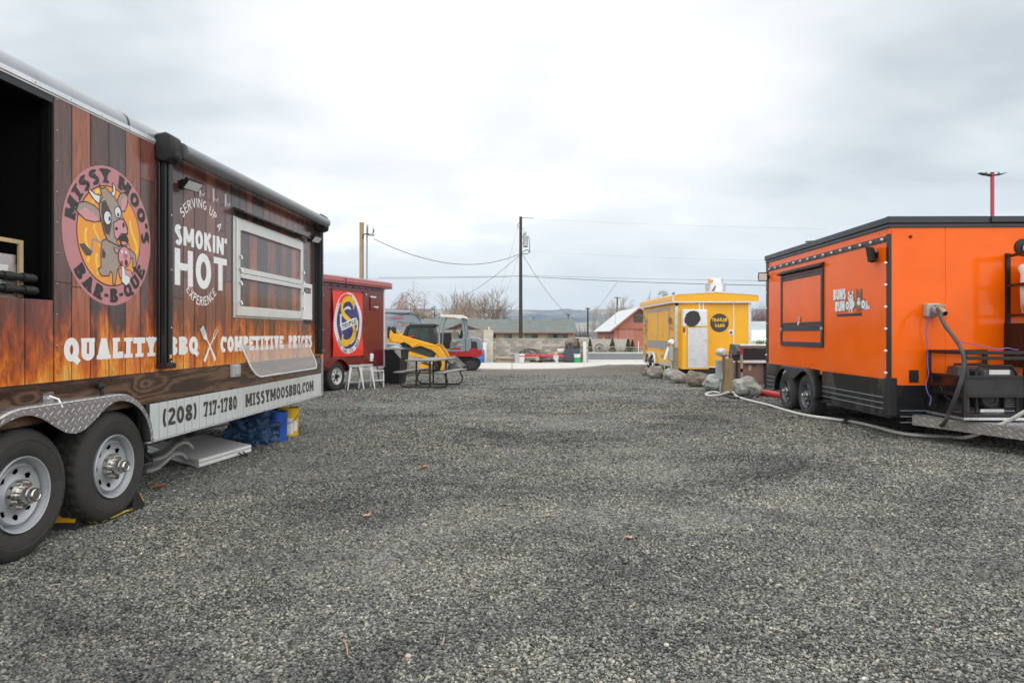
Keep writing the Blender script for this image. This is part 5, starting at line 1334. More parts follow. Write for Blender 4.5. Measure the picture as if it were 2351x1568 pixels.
# --- wheeled bin
bp_ = at(908, 880.5)
bn_ = thing('wheeled_bin', 'black wheeled rubbish bin with pale bag flap by the picnic table', 'bin', bp_, R(-14))
m = MB(); w0, w1, d0, d1 = .205, .27, .22, .29
def ring(w, d, z): return [(-w,-d,z),(w,-d,z),(w,d,z),(-w,d,z)]
rows_ = [r_+[r_[0]] for r_ in (ring(w0,d0,.03), ring(w0+.03,d0+.03,.45), ring(w1,d1,.86), ring(w1+.02,d1+.02,.865), ring(w1+.02,d1+.02,.90))]
m.sheet(rows_, False); m.add(ring(w0,d0,.03), [(0,1,2,3)]); 
for x in (-.1,.02,.12): m.box((x,-d0-.035,.06),(x+.012,-d0-.01,.60))
m.build('body', BLACKP, bn_, bevel=.012)
l = MB(); l.prism([(-.30, -.32, .915), (-.30, .33, .915), (-.30, .33, .95), (-.30, 0, .975), (-.30, -.32, .94)], (.60, 0, 0)); l.build('lid', M('lid_grey_black', (.06,.06,.065), .35), bn_, bevel=.012)
for x in (-.235, .235): MB().cyl((x-.03, -.17, .10), (x+.03, -.17, .10), .10, n=20).build('bin_wheel', BLACKP, bn_)
random.seed(12)
bg_ = MB(); bg_.sheet([[(.12+.045*i, -.336-.012*math.sin(i*2.1+j), .925-.05*j*(.35+i*.3)) for i in range(5)] for j in range(4)])
bg_.build('bag_liner', M('clear_bag', (.42,.43,.42), .2, var=.2, scale=12), bn_, fix=False)
cr = MB(); cr.ball((-.05,.05,.975), .12, 14, 8, (1.3,1,.4)); o = cr.build('crumpled_bag', M('bag_cream', (.58,.55,.47), .6, bump=.8, bscale=14), bn_)
# --- picnic table
ax = Vector((.235,.972,0)).normalized(); an = math.atan2(-ax.x, ax.y)
pt = thing('picnic_table', 'dark picnic table with grey tops and attached benches on looped tube legs', 'picnic table', (-2.07, 17.6, 0), an)
TOP = M('weathered_grey_top', (.20,.195,.19), .5, var=.15, scale=5, dirt=.3, dirtcol=(.30,.29,.28)); FRM = M('table_frame_brown_black', (.028,.024,.020), .45, .2, var=.2)
m = MB(); m.box((-.36,-.93,.675),(.36,.93,.715)); m.build('tabletop', TOP, pt, bevel=.012)
for s in (-1,1): MB().box((s*.53-.13,-.93,.385),(s*.53+.13,.93,.422)).build('bench', TOP, pt, bevel=.012)
for y in (-.61,.61):
    f = MB(); pts = [(-.56,y,.38),(-.585,y,.30),(-.64,y,.20),(-.62,y,.09),(-.54,y,.03),(-.42,y,.02),(.42,y,.02),(.54,y,.03),(.62,y,.09),(.64,y,.20),(.585,y,.30),(.56,y,.38)]
    f.tube(pts, .021, 8); fo = f.build('leg_loop', FRM, pt)
    for x in (-.18,.18): MB().tube([(x,y,.03),(x,y,.675)], .024, 8).build('upright', FRM, pt)
    b = MB(); b.bar((-.62,y,.372),(.62,y,.372),.03,.025); b.bar((-.3,y,.665),(.3,y,.665),.03,.02); b.build('crossbar', FRM, pt)
# --- boulders
def rock_mat(name, base, dark, lite, sc=3):
    t = NT(name)
    n = t.noise(sc, 8, .65, .5); n2 = t.noise(sc*5, 6, .7); n3 = t.noise(sc*.6, 3)
    c = t.ramp(n, [(.3,dark),(.48,base),(.7,lite)])
    c = t.mix(t.rng(n2, .56, .72, 0, .7), c, dark); c = t.mix(t.rng(n3, .58, .70, 0, .45), c, (.30,.24,.17))
    t.setb(c, .88, 0, .3); t.bump(t.math('ADD', t.math('MULTIPLY', n, 1.), t.math('MULTIPLY', n2, .5)), .75, .05); return t.m
RK = {'grey': rock_mat('rock_grey', (.27,.25,.225), (.10,.09,.085), (.42,.39,.35)), 'green': rock_mat('rock_green_grey', (.32,.36,.32), (.15,.17,.155), (.46,.50,.46)),
      'brown': rock_mat('rock_brown', (.215,.175,.14), (.07,.055,.045), (.34,.29,.24)), 'big': rock_mat('rock_mottled', (.30,.32,.285), (.09,.095,.095), (.46,.48,.44), 4.5)}
def boulder(px0, px1, pyt, pyb, kind, label, seed, dep=.8, cuts=3, sq=1., flat=0):
    c = G((px0+px1)/2, pyb-3); Z = c.y
    w = (px1-px0)*Z/F*.5; h = (pyb-pyt)*Z/F
    d = w*dep; c = Vector((c.x, c.y+d*.6, gz(c.x, c.y)))
    b = bmesh.new(); bmesh.ops.create_icosphere(b, subdivisions=5, radius=1)
    rnd = random.Random(seed); pl = []
    for k in range(cuts+3):
        n = Vector((rnd.uniform(-1,1), rnd.uniform(-1,1), rnd.uniform(-.2,1))).normalized(); pl.append((n, rnd.uniform(.6,.86)))
    if flat: pl.append((Vector((flat*.35, 0, 1)).normalized(), .62))
    for v in b.verts:
        p = v.co.copy()
        for n, k in pl:
            e = p.dot(n)-k
            if e > 0: p -= n*e*.85
        p *= 1+.17*mnoise.fractal(p*1.3+Vector((seed,0,0)), 1, 2, 4)+.035*mnoise.noise(p*5+Vector((0,seed,0)))
        v.co = p
    zs = [v.co.z for v in b.verts]; xs = [v.co.x for v in b.verts]
    z0, z1, x0, x1 = min(zs), max(zs), min(xs), max(xs)
    for v in b.verts:
        v.co.x = (v.co.x-(x0+x1)/2)/((x1-x0)/2)*w; v.co.y *= d
        v.co.z = (v.co.z-z0)/(z1-z0)*(h+.08*h)-.08*h
    me = bpy.data.meshes.new('boulder'); b.to_mesh(me); b.free()
    for q in me.polygons: q.use_smooth = True
    me.materials.append(RK[kind]); o = bpy.data.objects.new('boulder', me); COL.objects.link(o); o.location = c
    return tag(o, label, 'boulder', 'boulders lining the lot')
boulder(1473, 1494, 846, 866, 'brown', 'small brown boulder tucked beside the wheels of the yellow trailer', 1)
boulder(1486, 1527.5, 842, 872, 'grey', 'rounded beige-grey boulder below the yellow trailer wheels', 2, cuts=4)
boulder(1524, 1571, 845.5, 874, 'green', 'pale green boulder half hidden behind a grey angular one', 3)
boulder(1530, 1584, 852.5, 884, 'grey', 'low grey-brown boulder in front of the pale green one', 14, cuts=5)
boulder(1574, 1642, 854, 892, 'brown', 'flat slanting brown boulder next to the grey meter box', 5, cuts=5, flat=1)
boulder(1618, 1693, 862, 901, 'green', 'large smooth pale green boulder behind the short timber post', 6, cuts=1)
boulder(1689, 1756, 867, 915, 'big', 'big mottled grey boulder with an orange spot before the grill', 7, cuts=3)
boulder(922, 962, 822, 867, 'grey', 'pale angular boulder standing behind the picnic table bench', 8, cuts=5)
sp = MB().ball((0,0,0), .03, 10, 6, (1.2,.5,1)); 
# --- service posts with meters
TIM = M('treated_timber', (.30,.235,.12), .8, var=.25, scale=3, bump=.35, bscale=30, dirt=.45, dirtcol=(.17,.14,.075))
BOXG = M('meter_box_grey', (.36,.41,.41), .45, .2, var=.06)
def service_post(px_, py_, hpx, wpx, label, group, simple=False):
    b = G(px_, py_); k = b.y/F; w = wpx*k; hh = hpx*k
    t = thing('service_post', label, 'service post', b, 0, group)
    MB().box((-w/2,-w/2,-.05),(w/2,w/2,hh)).build('timber_post', TIM, t, bevel=.012)
    bx = MB(); bx.box((-w/2-.155,-.08,hh*.42),(-w/2-.015,.07,hh*.95)); bx.box((-w/2-.16,-.09,hh*.88),(-w/2-.01,.075,hh*.96)); bo = bx.build('meter_box', BOXG, t, bevel=.006)
    MB().tube([(-w/2-.06,0,hh*.43),(-w/2-.06,0,-.02)], .022, 10).build('conduit', M('conduit_grey', (.34,.38,.42), .45), t)
    st = MB(); st.box((-w/2-.045,-w/2-.03,hh*.62),(-w/2-.005,-w/2+.01,hh*1.27)); st.box((w/2-.06,-w/2+.03,hh*.9),(w/2-.02,-w/2+.07,hh*1.27)); st.bar((-w/2,-w/2+.02,hh*1.2),(w/2-.04,-w/2+.05,hh*1.18),.012); st.bar((-w/2,-w/2+.02,hh*1.1),(w/2-.04,-w/2+.05,hh*1.1),.03,.03)
    st.build('strut', M('rusty_strut', (.30,.17,.14), .5, .5, var=.35), t)
    mt = MB(); mt.lathe((-w/2-.06,-.06,hh*1.18), (.35,-1,0), [(-.10,.085),(-.02,.095),(.0,.10),(.015,.10),(.05,.085),(.09,.08),(.11,.06),(.112,.001)], 24); mo = mt.build('meter', M('meter_glass_grey', (.55,.56,.56), .2, .3), t)
    cn = MB(); cn.tube([(-.03,-.02,hh*1.0),(-.03,-.02,hh*1.08)], .05, 12); cn.build('white_cap', WHITEP, t)
    return t
service_post(1670, 903, 80, 20, 'short square timber post with grey box and round meter before the pale green boulder', None)
b = G(1552, 872); b.y = 20.3
s2 = thing('service_post', 'timber post with grey box, white cap and slanted white pipe against the yellow trailer', 'service post', (4.88, 20.3, 0), 0)
hh = .92; k = 20.3/F
def q2(px_, py_): return ((px_-CX)*k-4.88, 0, H-(py_-HY)*k)
x0, _, z0 = q2(1545.7, 797); x1, _, _ = q2(1558.2, 800)
MB().box((x0,-.0,-.05),(x1,.16,z0)).build('timber_post', TIM, s2, bevel=.01)
a0, _, c0 = q2(1535.5, 797.5); a1, _, c1 = q2(1545, 828)
MB().box((a0,-.06,c1),(a1-.005,.08,c0)).build('meter_box', BOXG, s2, bevel=.006)
xm, _, zm = q2(1540.5, 785.5); m = MB(); m.lathe((xm,0,zm),(.4,-1,0.1),[(-.06,.07),(.02,.085),(.06,.08),(.08,.055),(.08,.001)],20); m.build('meter', WHITEP, s2)
MB().tube([q2(1534,793), q2(1536,790), q2(1543,791)], .02, 8).build('red_valve', M('valve_red', (.40,.02,.03), .4), s2)
MB().tube([q2(1535,797), q2(1526,826)], .045, 10).build('white_pipe', WHITEP, s2)
MB().tube([q2(1527,826), q2(1525,845), q2(1528,856), q2(1530,862)], .012, 6).build('yellow_lead', M('lead_yellow', (.7,.5,.03), .5), s2)
MB().tube([q2(1541,828), q2(1541.5,848)], .022, 8).build('conduit', M('conduit_grey', (.34,.38,.42)), s2)
MB().box((x0-.02,-.05,c0-.05),(x0+.03,-.0,zm+.02)).build('strut', M('strut_grey', (.2,.22,.24), .5, .4), s2)
# --- red-topped standpipe
b = Vector(((1702.5-CX)*15.8/F, 15.8, 0))
sp_ = thing('standpipe', 'grey standpipe with red top and blue lead in front of the grill', 'standpipe', b, 0)
k = b.y/F; m = MB(); m.tube([(0,0,-.02),(0,0,(893-806)*k)], .028, 12); m.build('pipe', M('pipe_zinc', (.42,.46,.50), .4, .6, var=.2), sp_)
m = MB(); z0 = (893-807)*k
m.tube([(0,0,z0),(0,0,z0+.17)], .034, 12); 
for i in range(5): m.tube([(-.03,0,z0+.02+i*.032),(.035,0,z0+.03+i*.032)], .018, 6)
m.build('red_top', M('valve_red', (.40,.02,.03)), sp_); MB().tube([(-.01,-.03,(893-846)*k),(0,-.03,(893-838)*k)], .034, 10).build('band', BLACKP, sp_)
MB().tube([(.02,-.02,z0-.02),(-.06,-.02,z0-.12),(-.2,0,z0-.18),(-.34,.05,z0-.22)], .006, 5).build('blue_lead', M('lead_blue', (.05,.14,.42), .5), sp_)
# --- flat-top grill
Zg = 16.6; kg = Zg/F
gr = thing('barbecue_grill', 'large black barbecue grill with stainless lid between the yellow and orange trailers', 'grill', ((1723-CX)*kg, Zg, 0), 0)
def gq(px_, py_, y=0): return ((px_-1723)*kg, y, H-(py_-HY)*kg)
x0, x1 = gq(1700,0)[0], gq(1790,0)[0]
m = MB(); zt_, zb_ = gq(0,790.5)[2], gq(0,801)[2]
m.prism([(x0, .05, zb_), (x0, .0, zt_-.03), (x0, .06, zt_), (x0, .5, zt_), (x0, .62, zb_-.1)], (x1-x0, 0, 0)); m.build('lid', M('lid_stainless', (.62,.56,.52), .28, .9, var=.1), gr, bevel=.01)
m = MB(); zc0 = gq(0,827)[2]; m.box((x0,.06,zc0),(x1,.66,zb_-.002)); m.box((x0,-.02,zc0),(x1,.06,zc0+.07)); m.build('cook_box', M('grill_black', (.016,.013,.012), .5, var=.3), gr)
m = MB(); m.prism([(x0-.10, .0, gq(0,816)[2]), (x0-.10, -.03, gq(0,806)[2]), (x0-.10, .05, gq(0,796)[2]), (x0-.10, .2, zt_), (x0-.10,.5,zt_), (x0-.10,.62,gq(0,816)[2])], (.095,0,0)); m.build('end_cap', M('end_cap_grey', (.055,.06,.065), .4), gr, bevel=.01)
m = MB(); xs = gq(1680.5,0)[0]; m.box((xs,.0,gq(0,828.5)[2]),(x0-.001,.5,gq(0,818)[2])); m.build('side_shelf', M('grill_black', (.016,.013,.012)), gr)
m = MB(); m.box((gq(1707,0)[0],-.03,gq(0,833)[2]),(x1,-.02,gq(0,827.2)[2])); m.build('front_rail', ALU, gr)
m = MB()
for px_ in (1690, 1757): m.box((gq(px_,0)[0],.02,.0),(gq(px_,0)[0]+.05,.07,zc0))
m.box((x1-.06,.02,0),(x1,.07,zc0)).box((x1-.06,.55,0),(x1,.6,zc0)); m.build('leg', M('grill_black', (.016,.013,.012)), gr)
m = MB(); m.box((gq(1694,0)[0],.08,.12),(x1-.07,.56,gq(0,834)[2])); m.build('cupboard', M('cupboard_brown', (.20,.125,.10), .3, var=.35, scale=2.5), gr, bevel=.01)
m = MB(); m.col = (.45,.09,.03)
random.seed(2)
for (a, b_, w, h_, c_) in ((1712,836,12,5,(.5,.08,.02)),(1711,851,8,6,(.5,.10,.03)),(1724,845,8,14,(.42,.33,.27)),(1735,838,9,7,(.07,.04,.03)),(1716,839,4,4,(.05,.03,.03))):
    m.col = c_; m.poly([(gq(a,0)[0]+x, .0785, gq(0,b_)[2]+z) for x, z in ell(0,0,w*kg*.5,h_*kg*.5,14)])
m.build('printed_picture', VC('faded_print', .5), gr, fix=False)
# --- red pipe lying behind the boulder, white hose, black cables
a = G(1680, 899); b = G(1805, 918); tag(MB().tube([a+Vector((-.15,.3,.07)), a+Vector((.1,.25,.065)), b+Vector((0,.25,.065)), b+Vector((1.2,.3,.065))], .07, 14).build('red_pipe', M('red_plastic_pipe', (.50,.035,.04), .4, var=.12, dirt=.2), None), 'red plastic pipe lying behind the big mottled boulder and under the orange trailer', 'pipe')
wh = [(1650,905),(1636,903),(1623,907),(1622,911),(1640,912),(1655,910),(1668,905),(1682,904)]
wp = [G(x, y)+Vector((0,0,.036)) for x, y in wh]+[G(x, y)+Vector((0,0,.036)) for x, y in ((1692,914),(1720,923),(1765,934),(1800,945),(1850,958),(1905,966),(1960,974),(2005,984),(2060,999),(2110,1005.5),(2170,1008))]
last = [Vector(((px_-CX)/F*Z, Z, H-(py_-HY)/F*Z)) for px_, py_, Z in ((2215,1004,8.3),(2260,990,8.0),(2310,969,7.75),(2351,946,7.55),(2400,920,7.4),(2460,890,7.3))]
def spline(pts, n=6):
    out_ = []
    P_ = [pts[0]]+list(pts)+[pts[-1]]
    for i in range(1, len(P_)-2):
        a_, b_, c_, d_ = P_[i-1], P_[i], P_[i+1], P_[i+2]
        for k_ in range(n):
            t_ = k_/n; out_.append(.5*((2*b_)+(c_-a_)*t_+(2*a_-5*b_+4*c_-d_)*t_*t_+(3*b_-a_-3*c_+d_)*t_**3))
    return out_+[pts[-1]]
tag(MB().tube(spline(wp+last), .023, 8).build('white_hose', M('hose_white', (.62,.60,.57), .5, var=.12, scale=3, dirt=.25), None), 'long white hose running over the gravel past the orange trailer wheels', 'hose')
bc = [G(x, y)+Vector((0,0,.036)) for x, y in ((1712,909),(1722,915),(1690,917),(1668,912),(1664,910),(1690,908))]
tag(MB().tube(spline(bc), .022, 8).build('black_cable', M('cable_black', (.025,.026,.028), .5), None), 'black cable looped on the gravel in front of the mottled boulder', 'cable')
oi = lambda lx, y, z: Vector((4.68+lx*math.cos(R(1.26))+y*math.sin(R(1.26)), y*math.cos(R(1.26))-lx*math.sin(R(1.26)), z))
cb = [P(2152,709,8.58), P(2157,718,8.48)]+[Vector(((px_-CX)/F*Z, Z, H-(py_-HY)/F*Z)) for px_, py_, Z in ((2165,740,8.35),(2188,772,8.2),(2206,800,7.95),(2213,830,7.9),(2209,862,7.9),(2196,905,7.95),(2180,945,8.1),(2163,975,8.3))]
cb += [G(2130,989)+Vector((0,0,.045)), G(2090,990)+Vector((0,0,.04)), G(2020,979)+Vector((0,0,.05)), G(1985,973)+Vector((0,0,.03)), G(1964,972)+Vector((0,0,.06)), G(1945,971)+Vector((0,0,.075)), G(1937,974)+Vector((0,0,.03)), G(1932,964)+Vector((0,0,.02)), G(1905,960)+Vector((0,.15,.036)), G(1865,956)+Vector((0,.3,.036)), G(1800,938)+Vector((0,.5,.036)), G(1768,932)+Vector((0,.5,.036)), G(1752,922)+Vector((0,.5,.036)), G(1765,912)+Vector((0,.4,.036)), G(1782,912)+Vector((0,.3,.036))]
tag(MB().tube(spline(cb), .0235, 8).build('power_cable', M('cable_grey_black', (.055,.055,.055), .5, var=.3), None), 'thick grey cable hanging from the orange trailer inlet down to the gravel', 'cable')
bl = M('lead_violet_blue', (.16,.13,.42), .45)
pts = [oi(.47,8.7,1.70), oi(.46,8.72,1.6), oi(.43,8.75,1.40), oi(.45,8.75,1.2), oi(.44,8.74,1.0), oi(.44,8.72,.85), oi(.41,8.72,.72), oi(.42,8.70,.62), oi(.45,8.68,.55), oi(.43,8.68,.46)]
tag(MB().tube(spline(pts), .007, 6).build('blue_lead', bl, None), 'thin violet-blue lead hanging straight down beside the vent of the orange trailer', 'cable')
pts = [oi(.60,8.72,1.60), oi(.62,8.7,1.45), oi(.66,8.6,1.36), oi(.68,8.5,1.28), oi(.78,8.2,1.22), oi(.9,8.1,1.185), oi(1.0,8.1,1.20), oi(1.12,8.15,1.18), oi(1.2,8.2,1.18)]
tag(MB().tube(spline(pts), .006, 6).build('blue_lead', bl, None), 'thin violet-blue lead draped over the top of the generator cage', 'cable')
# --- under the wood-wrapped trailer
TBL = M('folding_table_white', (.70,.70,.69), .45, var=.04, scale=10, bump=.05, bscale=150, dirt=.12)
def quadslab(name, corners, z0, th, mat, label, cat, lines=0):
    m = MB(); m.prism([Vector((c.x, c.y, z0)) for c in corners], (0,0,th)); o = m.build(name, mat, None, bevel=.012); return tag(o, label, cat)
near = [G(462,1079), G(576,1034)]
ft = thing('folding_table', 'folded white plastic table lying flat under the wood-wrapped trailer', 'folding table', (0,0,0))
a, b = Vector((-2.02,6.90,0)), Vector((-2.66,8.35-.25,0))
c1, c2, c3, c4 = G(455,1078), G(578,1040), G(470,1012), G(338,1042)
for k_, (zz, th) in enumerate(((.012,.042),(.056,.042))):
    e = .0
    pts = [c1+(c2-c1)*.02, c2, c2+(c4-c1)*.92, c4, c1+(c4-c1)*.08]
    MB().prism([Vector((p.x, p.y, zz)) for p in pts], (0,0,th)).build('half', TBL, ft, bevel=.014, seg=3)
h_ = MB(); q = c1+(c2-c1)*.72+Vector((.01,-.01,.05)); h_.tube([q, q+Vector((.06,-.03,-.02)), q+Vector((.09,.03,-.03)), q+Vector((.02,.07,0))], .008, 6); h_.build('handle', BLACKP, ft)
# two curved grey chair shells
SHL = M('shell_grey', (.42,.42,.40), .5, var=.06, bump=.05, bscale=150)
for k_, (dx, dy, dz, lab) in enumerate(((0,0,.10,'upper curved grey plastic seat shell of the pair lying beside the wheel'), (-.03,-.07,.0,'lower curved grey plastic seat shell of the pair lying beside the wheel'))):
    o0 = G(352,1088)+Vector((dx, dy, 0)); u_ = (G(440,1072)-G(352,1088)); u_.z = 0; v_ = Vector((-.30,.42,0))*.75
    t = thing('seat_shell', lab, 'chair part', o0)
    pf_ = [(0,.02),(.15,.02),(.32,.035),(.5,.085),(.66,.135),(.8,.15),(.92,.13),(1.02,.08)]
    m = MB(); m.sheet([[u_*f+v_*g_+Vector((0,0,z_+dz)) for f, z_ in pf_] for g_ in (0,.33,.66,1)]); s_ = m.build('shell', SHL, t, fix=False)
    md = s_.modifiers.new('thick','SOLIDIFY'); md.thickness = .028; md.offset = 1
    m = MB(); m.obox(v_*.5+Vector((-.01,0,.035+dz)), u_*.06, v_, (0,0,.05)); m.build('edge_cap', M('edge_dark', (.05,.05,.055), .5), t)
# canopy poles and tarp
cp_ = thing('canopy_frame', 'folded grey canopy frame lying under the wood-wrapped trailer', 'canopy frame', (0,0,0))
for i_, (y_, z_) in enumerate(((0,.10),(.06,.16),(.1,.22),(.14,.10),(.18,.16))):
    a_ = G(425,1012)+Vector((0,y_,z_)); b_ = G(560,985)+Vector((0,y_,z_+.02)); MB().bar(a_, b_, .03, .022).build('pole', ALU if i_ % 2 else M('pole_grey', (.22,.23,.24), .4, .5), cp_)
MB().obox(G(432,1012)+Vector((0,.05,.12)), (.06,0,0), (0,.1,0), (0,0,.2)).build('corner_joint', BLACKP, cp_); MB().ball(tuple(G(405,1018)+Vector((0,.1,.06))), .03, 8, 5).build('red_cap', M('cap_red', (.5,.02,.02), .4), cp_)
def tarp():
    c = G(572,1022); b = bmesh.new(); bmesh.ops.create_icosphere(b, subdivisions=5, radius=1)
    for v in b.verts:
        p = v.co.copy()
        n = mnoise.turbulence(p*1.5+Vector((3,1,0)), 4, True)
        k_ = .72+.36*abs(mnoise.noise(p*2.1+Vector((1,5,2))))*2-.22*abs(mnoise.noise(p*4.5))-.1*abs(mnoise.noise(p*9))
        p *= k_; v.co = Vector((p.x*.36, p.y*.30, max(-.0, p.z*.31+.16)))
    me = bpy.data.meshes.new('blue_tarp'); b.to_mesh(me); b.free()
    for q in me.polygons: q.use_smooth = True
    t = NT('tarp_blue'); n = t.noise(7, 5); t.setb(t.mix(1., (.018,.055,.125), t.ramp(n, [(.3,.5),(.7,1.6)]), 'MULTIPLY'), .28, 0, .5); t.bump(t.noise(13, 6, .65, 1.2), .8, .03); me.materials.append(t.m)
    o = bpy.data.objects.new('blue_tarp', me); COL.objects.link(o); o.location = c+Vector((-.02,.12,0)); return tag(o, 'crumpled dark blue tarp heaped beside the blue bucket', 'tarp')
tarp()
def bucket(px_, py_, hpx, wpx, col, label, lab=None, seed=0):
    b = G(px_, py_); k = b.y/F; hh, r_ = hpx*k, wpx*k/2
    t = thing('bucket', label, 'bucket', b+Vector((0,r_,0)), R(seed*37))
    mt = M('bucket_'+'_'.join(str(int(c*100)) for c in col), col, .38, var=.08, scale=6, dirt=.15, dirtcol=tuple(c*.4 for c in col))
    m = MB(); pf_ = [(0,.001),(0,r_*.88),(hh*.72,r_*.955),(hh*.725,r_*1.0),(hh*.745,r_*1.0),(hh*.75,r_*.96),(hh*.81,r_*.965),(hh*.815,r_*1.01),(hh*.835,r_*1.01),(hh*.84,r_*.97),(hh*.92,r_*.975),(hh*.93,r_*1.03),(hh,r_*1.03),(hh,r_*.97),(hh*.1,r_*.87),(hh*.1,.001)]
    m.lathe((0,0,0),(0,0,1),pf_,36); m.build('shell', mt, t)
    hn_ = MB(); hn_.tube([(r_*1.02*math.cos(a_), -r_*.9*abs(math.sin(a_))-r_*.2, hh*.80-hh*.32*math.sin(a_)) for a_ in [math.pi*i/12 for i in range(13)]], .0035, 5); ho = hn_.build('handle', STEEL, t); ho.rotation_euler[2] = -R(seed*37)
    if lab:
        for (w_, z0_, z1_, c_, a0_) in lab:
            g = MB(); rr_ = lambda z_: r_*(.88+.075*z_/(.72))+.002
            g.sheet([[(rr_(z_)*math.sin(R(a0_+w_*(i/8-.5))), -rr_(z_)*math.cos(R(a0_+w_*(i/8-.5))), z_*hh) for i in range(9)] for z_ in (z0_, (z0_+z1_)/2, z1_)])
            lo = g.build('label', M('bucket_label_'+str(int(c_[0]*100)), c_, .5, var=.25, scale=30), t, fix=False); lo.rotation_euler[2] = -R(seed*37)
    return t
bucket(630, 1016, 69, 45, (.012,.085,.42), 'blue plastic bucket under the end of the wood-wrapped trailer', [(26,.18,.68,(.02,.025,.05),20)], 1)
bucket(656, 1004, 66, 46, (.70,.42,.01), 'yellow plastic bucket with white labels behind the blue one', [(62,.10,.66,(.72,.72,.70),14),(28,.2,.55,(.72,.70,.60),62)], 2)
# wheel chocks and rope
CHK = M('chock_rubber', (.02,.02,.021), .6, var=.2); CHY = M('chock_yellow', (.72,.36,.015), .5)
def chock(px_, py_, label, rz, w=.20):
    b = G(px_, py_); t = thing('wheel_chock', label, 'wheel chock', b, rz)
    m = MB(); m.prism([(-w/2,-.055,0),(-w/2,.10,0),(-w/2,.085,.135),(-w/2,.055,.15),(-w/2,.02,.135),(-w/2,-.045,.03)], (w,0,0))
    for i in range(4): m.box((-w/2,-.05+i*.018,.03+i*.021-.008),(w/2,-.045+i*.018,.036+i*.021))
    m.build('body', CHK, t, bevel=.004)
    MB().prism([(-w*.46,-.040,.050),(-w*.46,.004,.118),(-w*.46,-.003,.124),(-w*.46,-.047,.056)], (w*.86,0,0)).build('reflector', CHY, t)
    return t
chock(152, 1213, 'black rubber chock with yellow strip between the two big trailer wheels', R(2), .21)
chock(303, 1168, 'black rubber chock ahead of the front big trailer wheel at the rope end', R(175), .15)
rp_ = [G(x, y)+Vector((0,-.03,.030)) for x, y in ((190,1200),(205,1203),(232,1202),(262,1193),(290,1180),(312,1171),(321,1160),(320,1151),(312,1147),(303,1155))]
pts = spline(rp_, 10)
rm = NT('rope_black_yellow'); spx = rm.node('ShaderNodeSeparateXYZ'); rm.link(rm.tc.outputs['Object'], spx.inputs[0])
w_ = rm.math('SINE', rm.math('ADD', rm.math('MULTIPLY', spx.outputs[0], 190.), rm.math('MULTIPLY', spx.outputs[2], 260.)))
rm.setb(rm.mix(rm.math('GREATER_THAN', w_, .1), (.62,.48,.02), (.02,.02,.02)), .7)
rope = MB().tube(pts, .0135, 8).build('rope', rm.m, None); tag(rope, 'black and yellow twisted rope joining the two wheel chocks', 'rope')
# leaves, twigs and pale pebbles
LF = M('dry_leaf', (.38,.155,.05), .7, var=.35, scale=18); LFP = M('pale_leaf', (.52,.33,.22), .7, var=.25, scale=18)
def leaf(px_, py_, s, label, mat=LF, seed=0, group=None):
    p = G(px_, py_); r_ = random.Random(seed); m = MB()
    n = 14; pts = []
    for i in range(n):
        a = 2*math.pi*i/n; rr_ = s*(.5+.5*abs(math.sin(a*2.5+.4)))*(1.15 if i % 2 else .7)
        x, y = rr_*math.cos(a), rr_*.7*math.sin(a); pts.append((x, y, .012+.25*s*(x/s)**2+.3*s*abs(y/s)+r_.uniform(0,.15)*s))
    m.add([(0,0,.012)]+pts, [(0,i+1,(i+1) % n+1) for i in range(n)], True); m.tube([(0,0,.014),(s*.7,s*.4,.03),(s*1.3,s*.6,.02)], .0025, 4)
    o = m.build('fallen_leaf', mat, None, loc=p, rz=r_.uniform(0,6), fix=False); return tag(o, label, 'leaf', group)
leaf(365, 1123, .085, 'large curled brown leaf on the gravel by the big front wheel', seed=1)
leaf(815, 934, .075, 'brown leaf lying in front of the maroon trailer wheel', seed=2)
leaf(975, 1076, .06, 'single orange leaf alone on open gravel in mid lot', seed=3)
leaf(1122, 921, .085, 'reddish leaf lying out from the end of the picnic table', seed=4)
leaf(1475, 938, .08, 'pale orange leaf on the gravel out from the boulders', LFP, 5)
leaf(1446, 1239, .04, 'pale leaf scrap on near gravel towards the orange trailer', LFP, 6)
leaf(842, 1188, .045, 'pinkish flat leaf scrap on the near gravel', LFP, 7)
leaf(1256, 1188, .03, 'tiny pale leaf scrap in the middle of near gravel', LFP, 8)
leaf(887, 887, .09, 'brown leaf lying beside the wheeled bin', seed=9)
leaf(911, 891, .07, 'orange leaf lying before the picnic table leg', seed=10)
leaf(853, 886, .09, 'brown leaf lying under the stools', seed=11)
leaf(590, 1027, .05, 'brown leaf beneath the blue tarp edge', seed=12); leaf(543, 1046, .05, 'brown leaf at the corner of the folded white table', seed=13)
def twig(px0, py0, px1, py1, r_, label):
    a, b = G(px0, py0)+Vector((0,0,.015)), G(px1, py1)+Vector((0,0,.015)); tag(MB().tube([a, (a+b)/2+Vector((.004,0,.006)), b], [r_, r_, r_*.6], 6).build('twig', M('twig_tan', (.42,.28,.18), .7), None), label, 'twig')
twig(789, 1474, 799, 1512, .0035, 'thin straw-coloured twig standing out on the nearest gravel'); twig(1020, 1468, 1014, 1488, .003, 'short reddish twig on the nearest gravel')
twig(735, 1156, 747, 1151, .004, 'dark short twig lying left of the mid lot'); twig(861, 1262, 872, 1258, .003, 'brown splinter on the near gravel')
def pebble(px_, py_, r_, col, label):
    p = G(px_, py_); o = MB().ball((0,0,r_*.7), r_, 14, 9, (1.15,1,.85)).build('pebble', M('pebble_'+str(int(col[0]*1000)), col, .7, var=.1, scale=60), None, loc=p); tag(o, label, 'pebble')
pebble(937, 1510, .0125, (.48,.41,.35), 'round tan pebble lying on the nearest gravel'); pebble(947, 1508, .007, (.34,.33,.28), 'small greenish pebble touching the round tan one'); pebble(1530, 1484, .011, (.50,.49,.46), 'pale angular pebble on the nearest gravel')
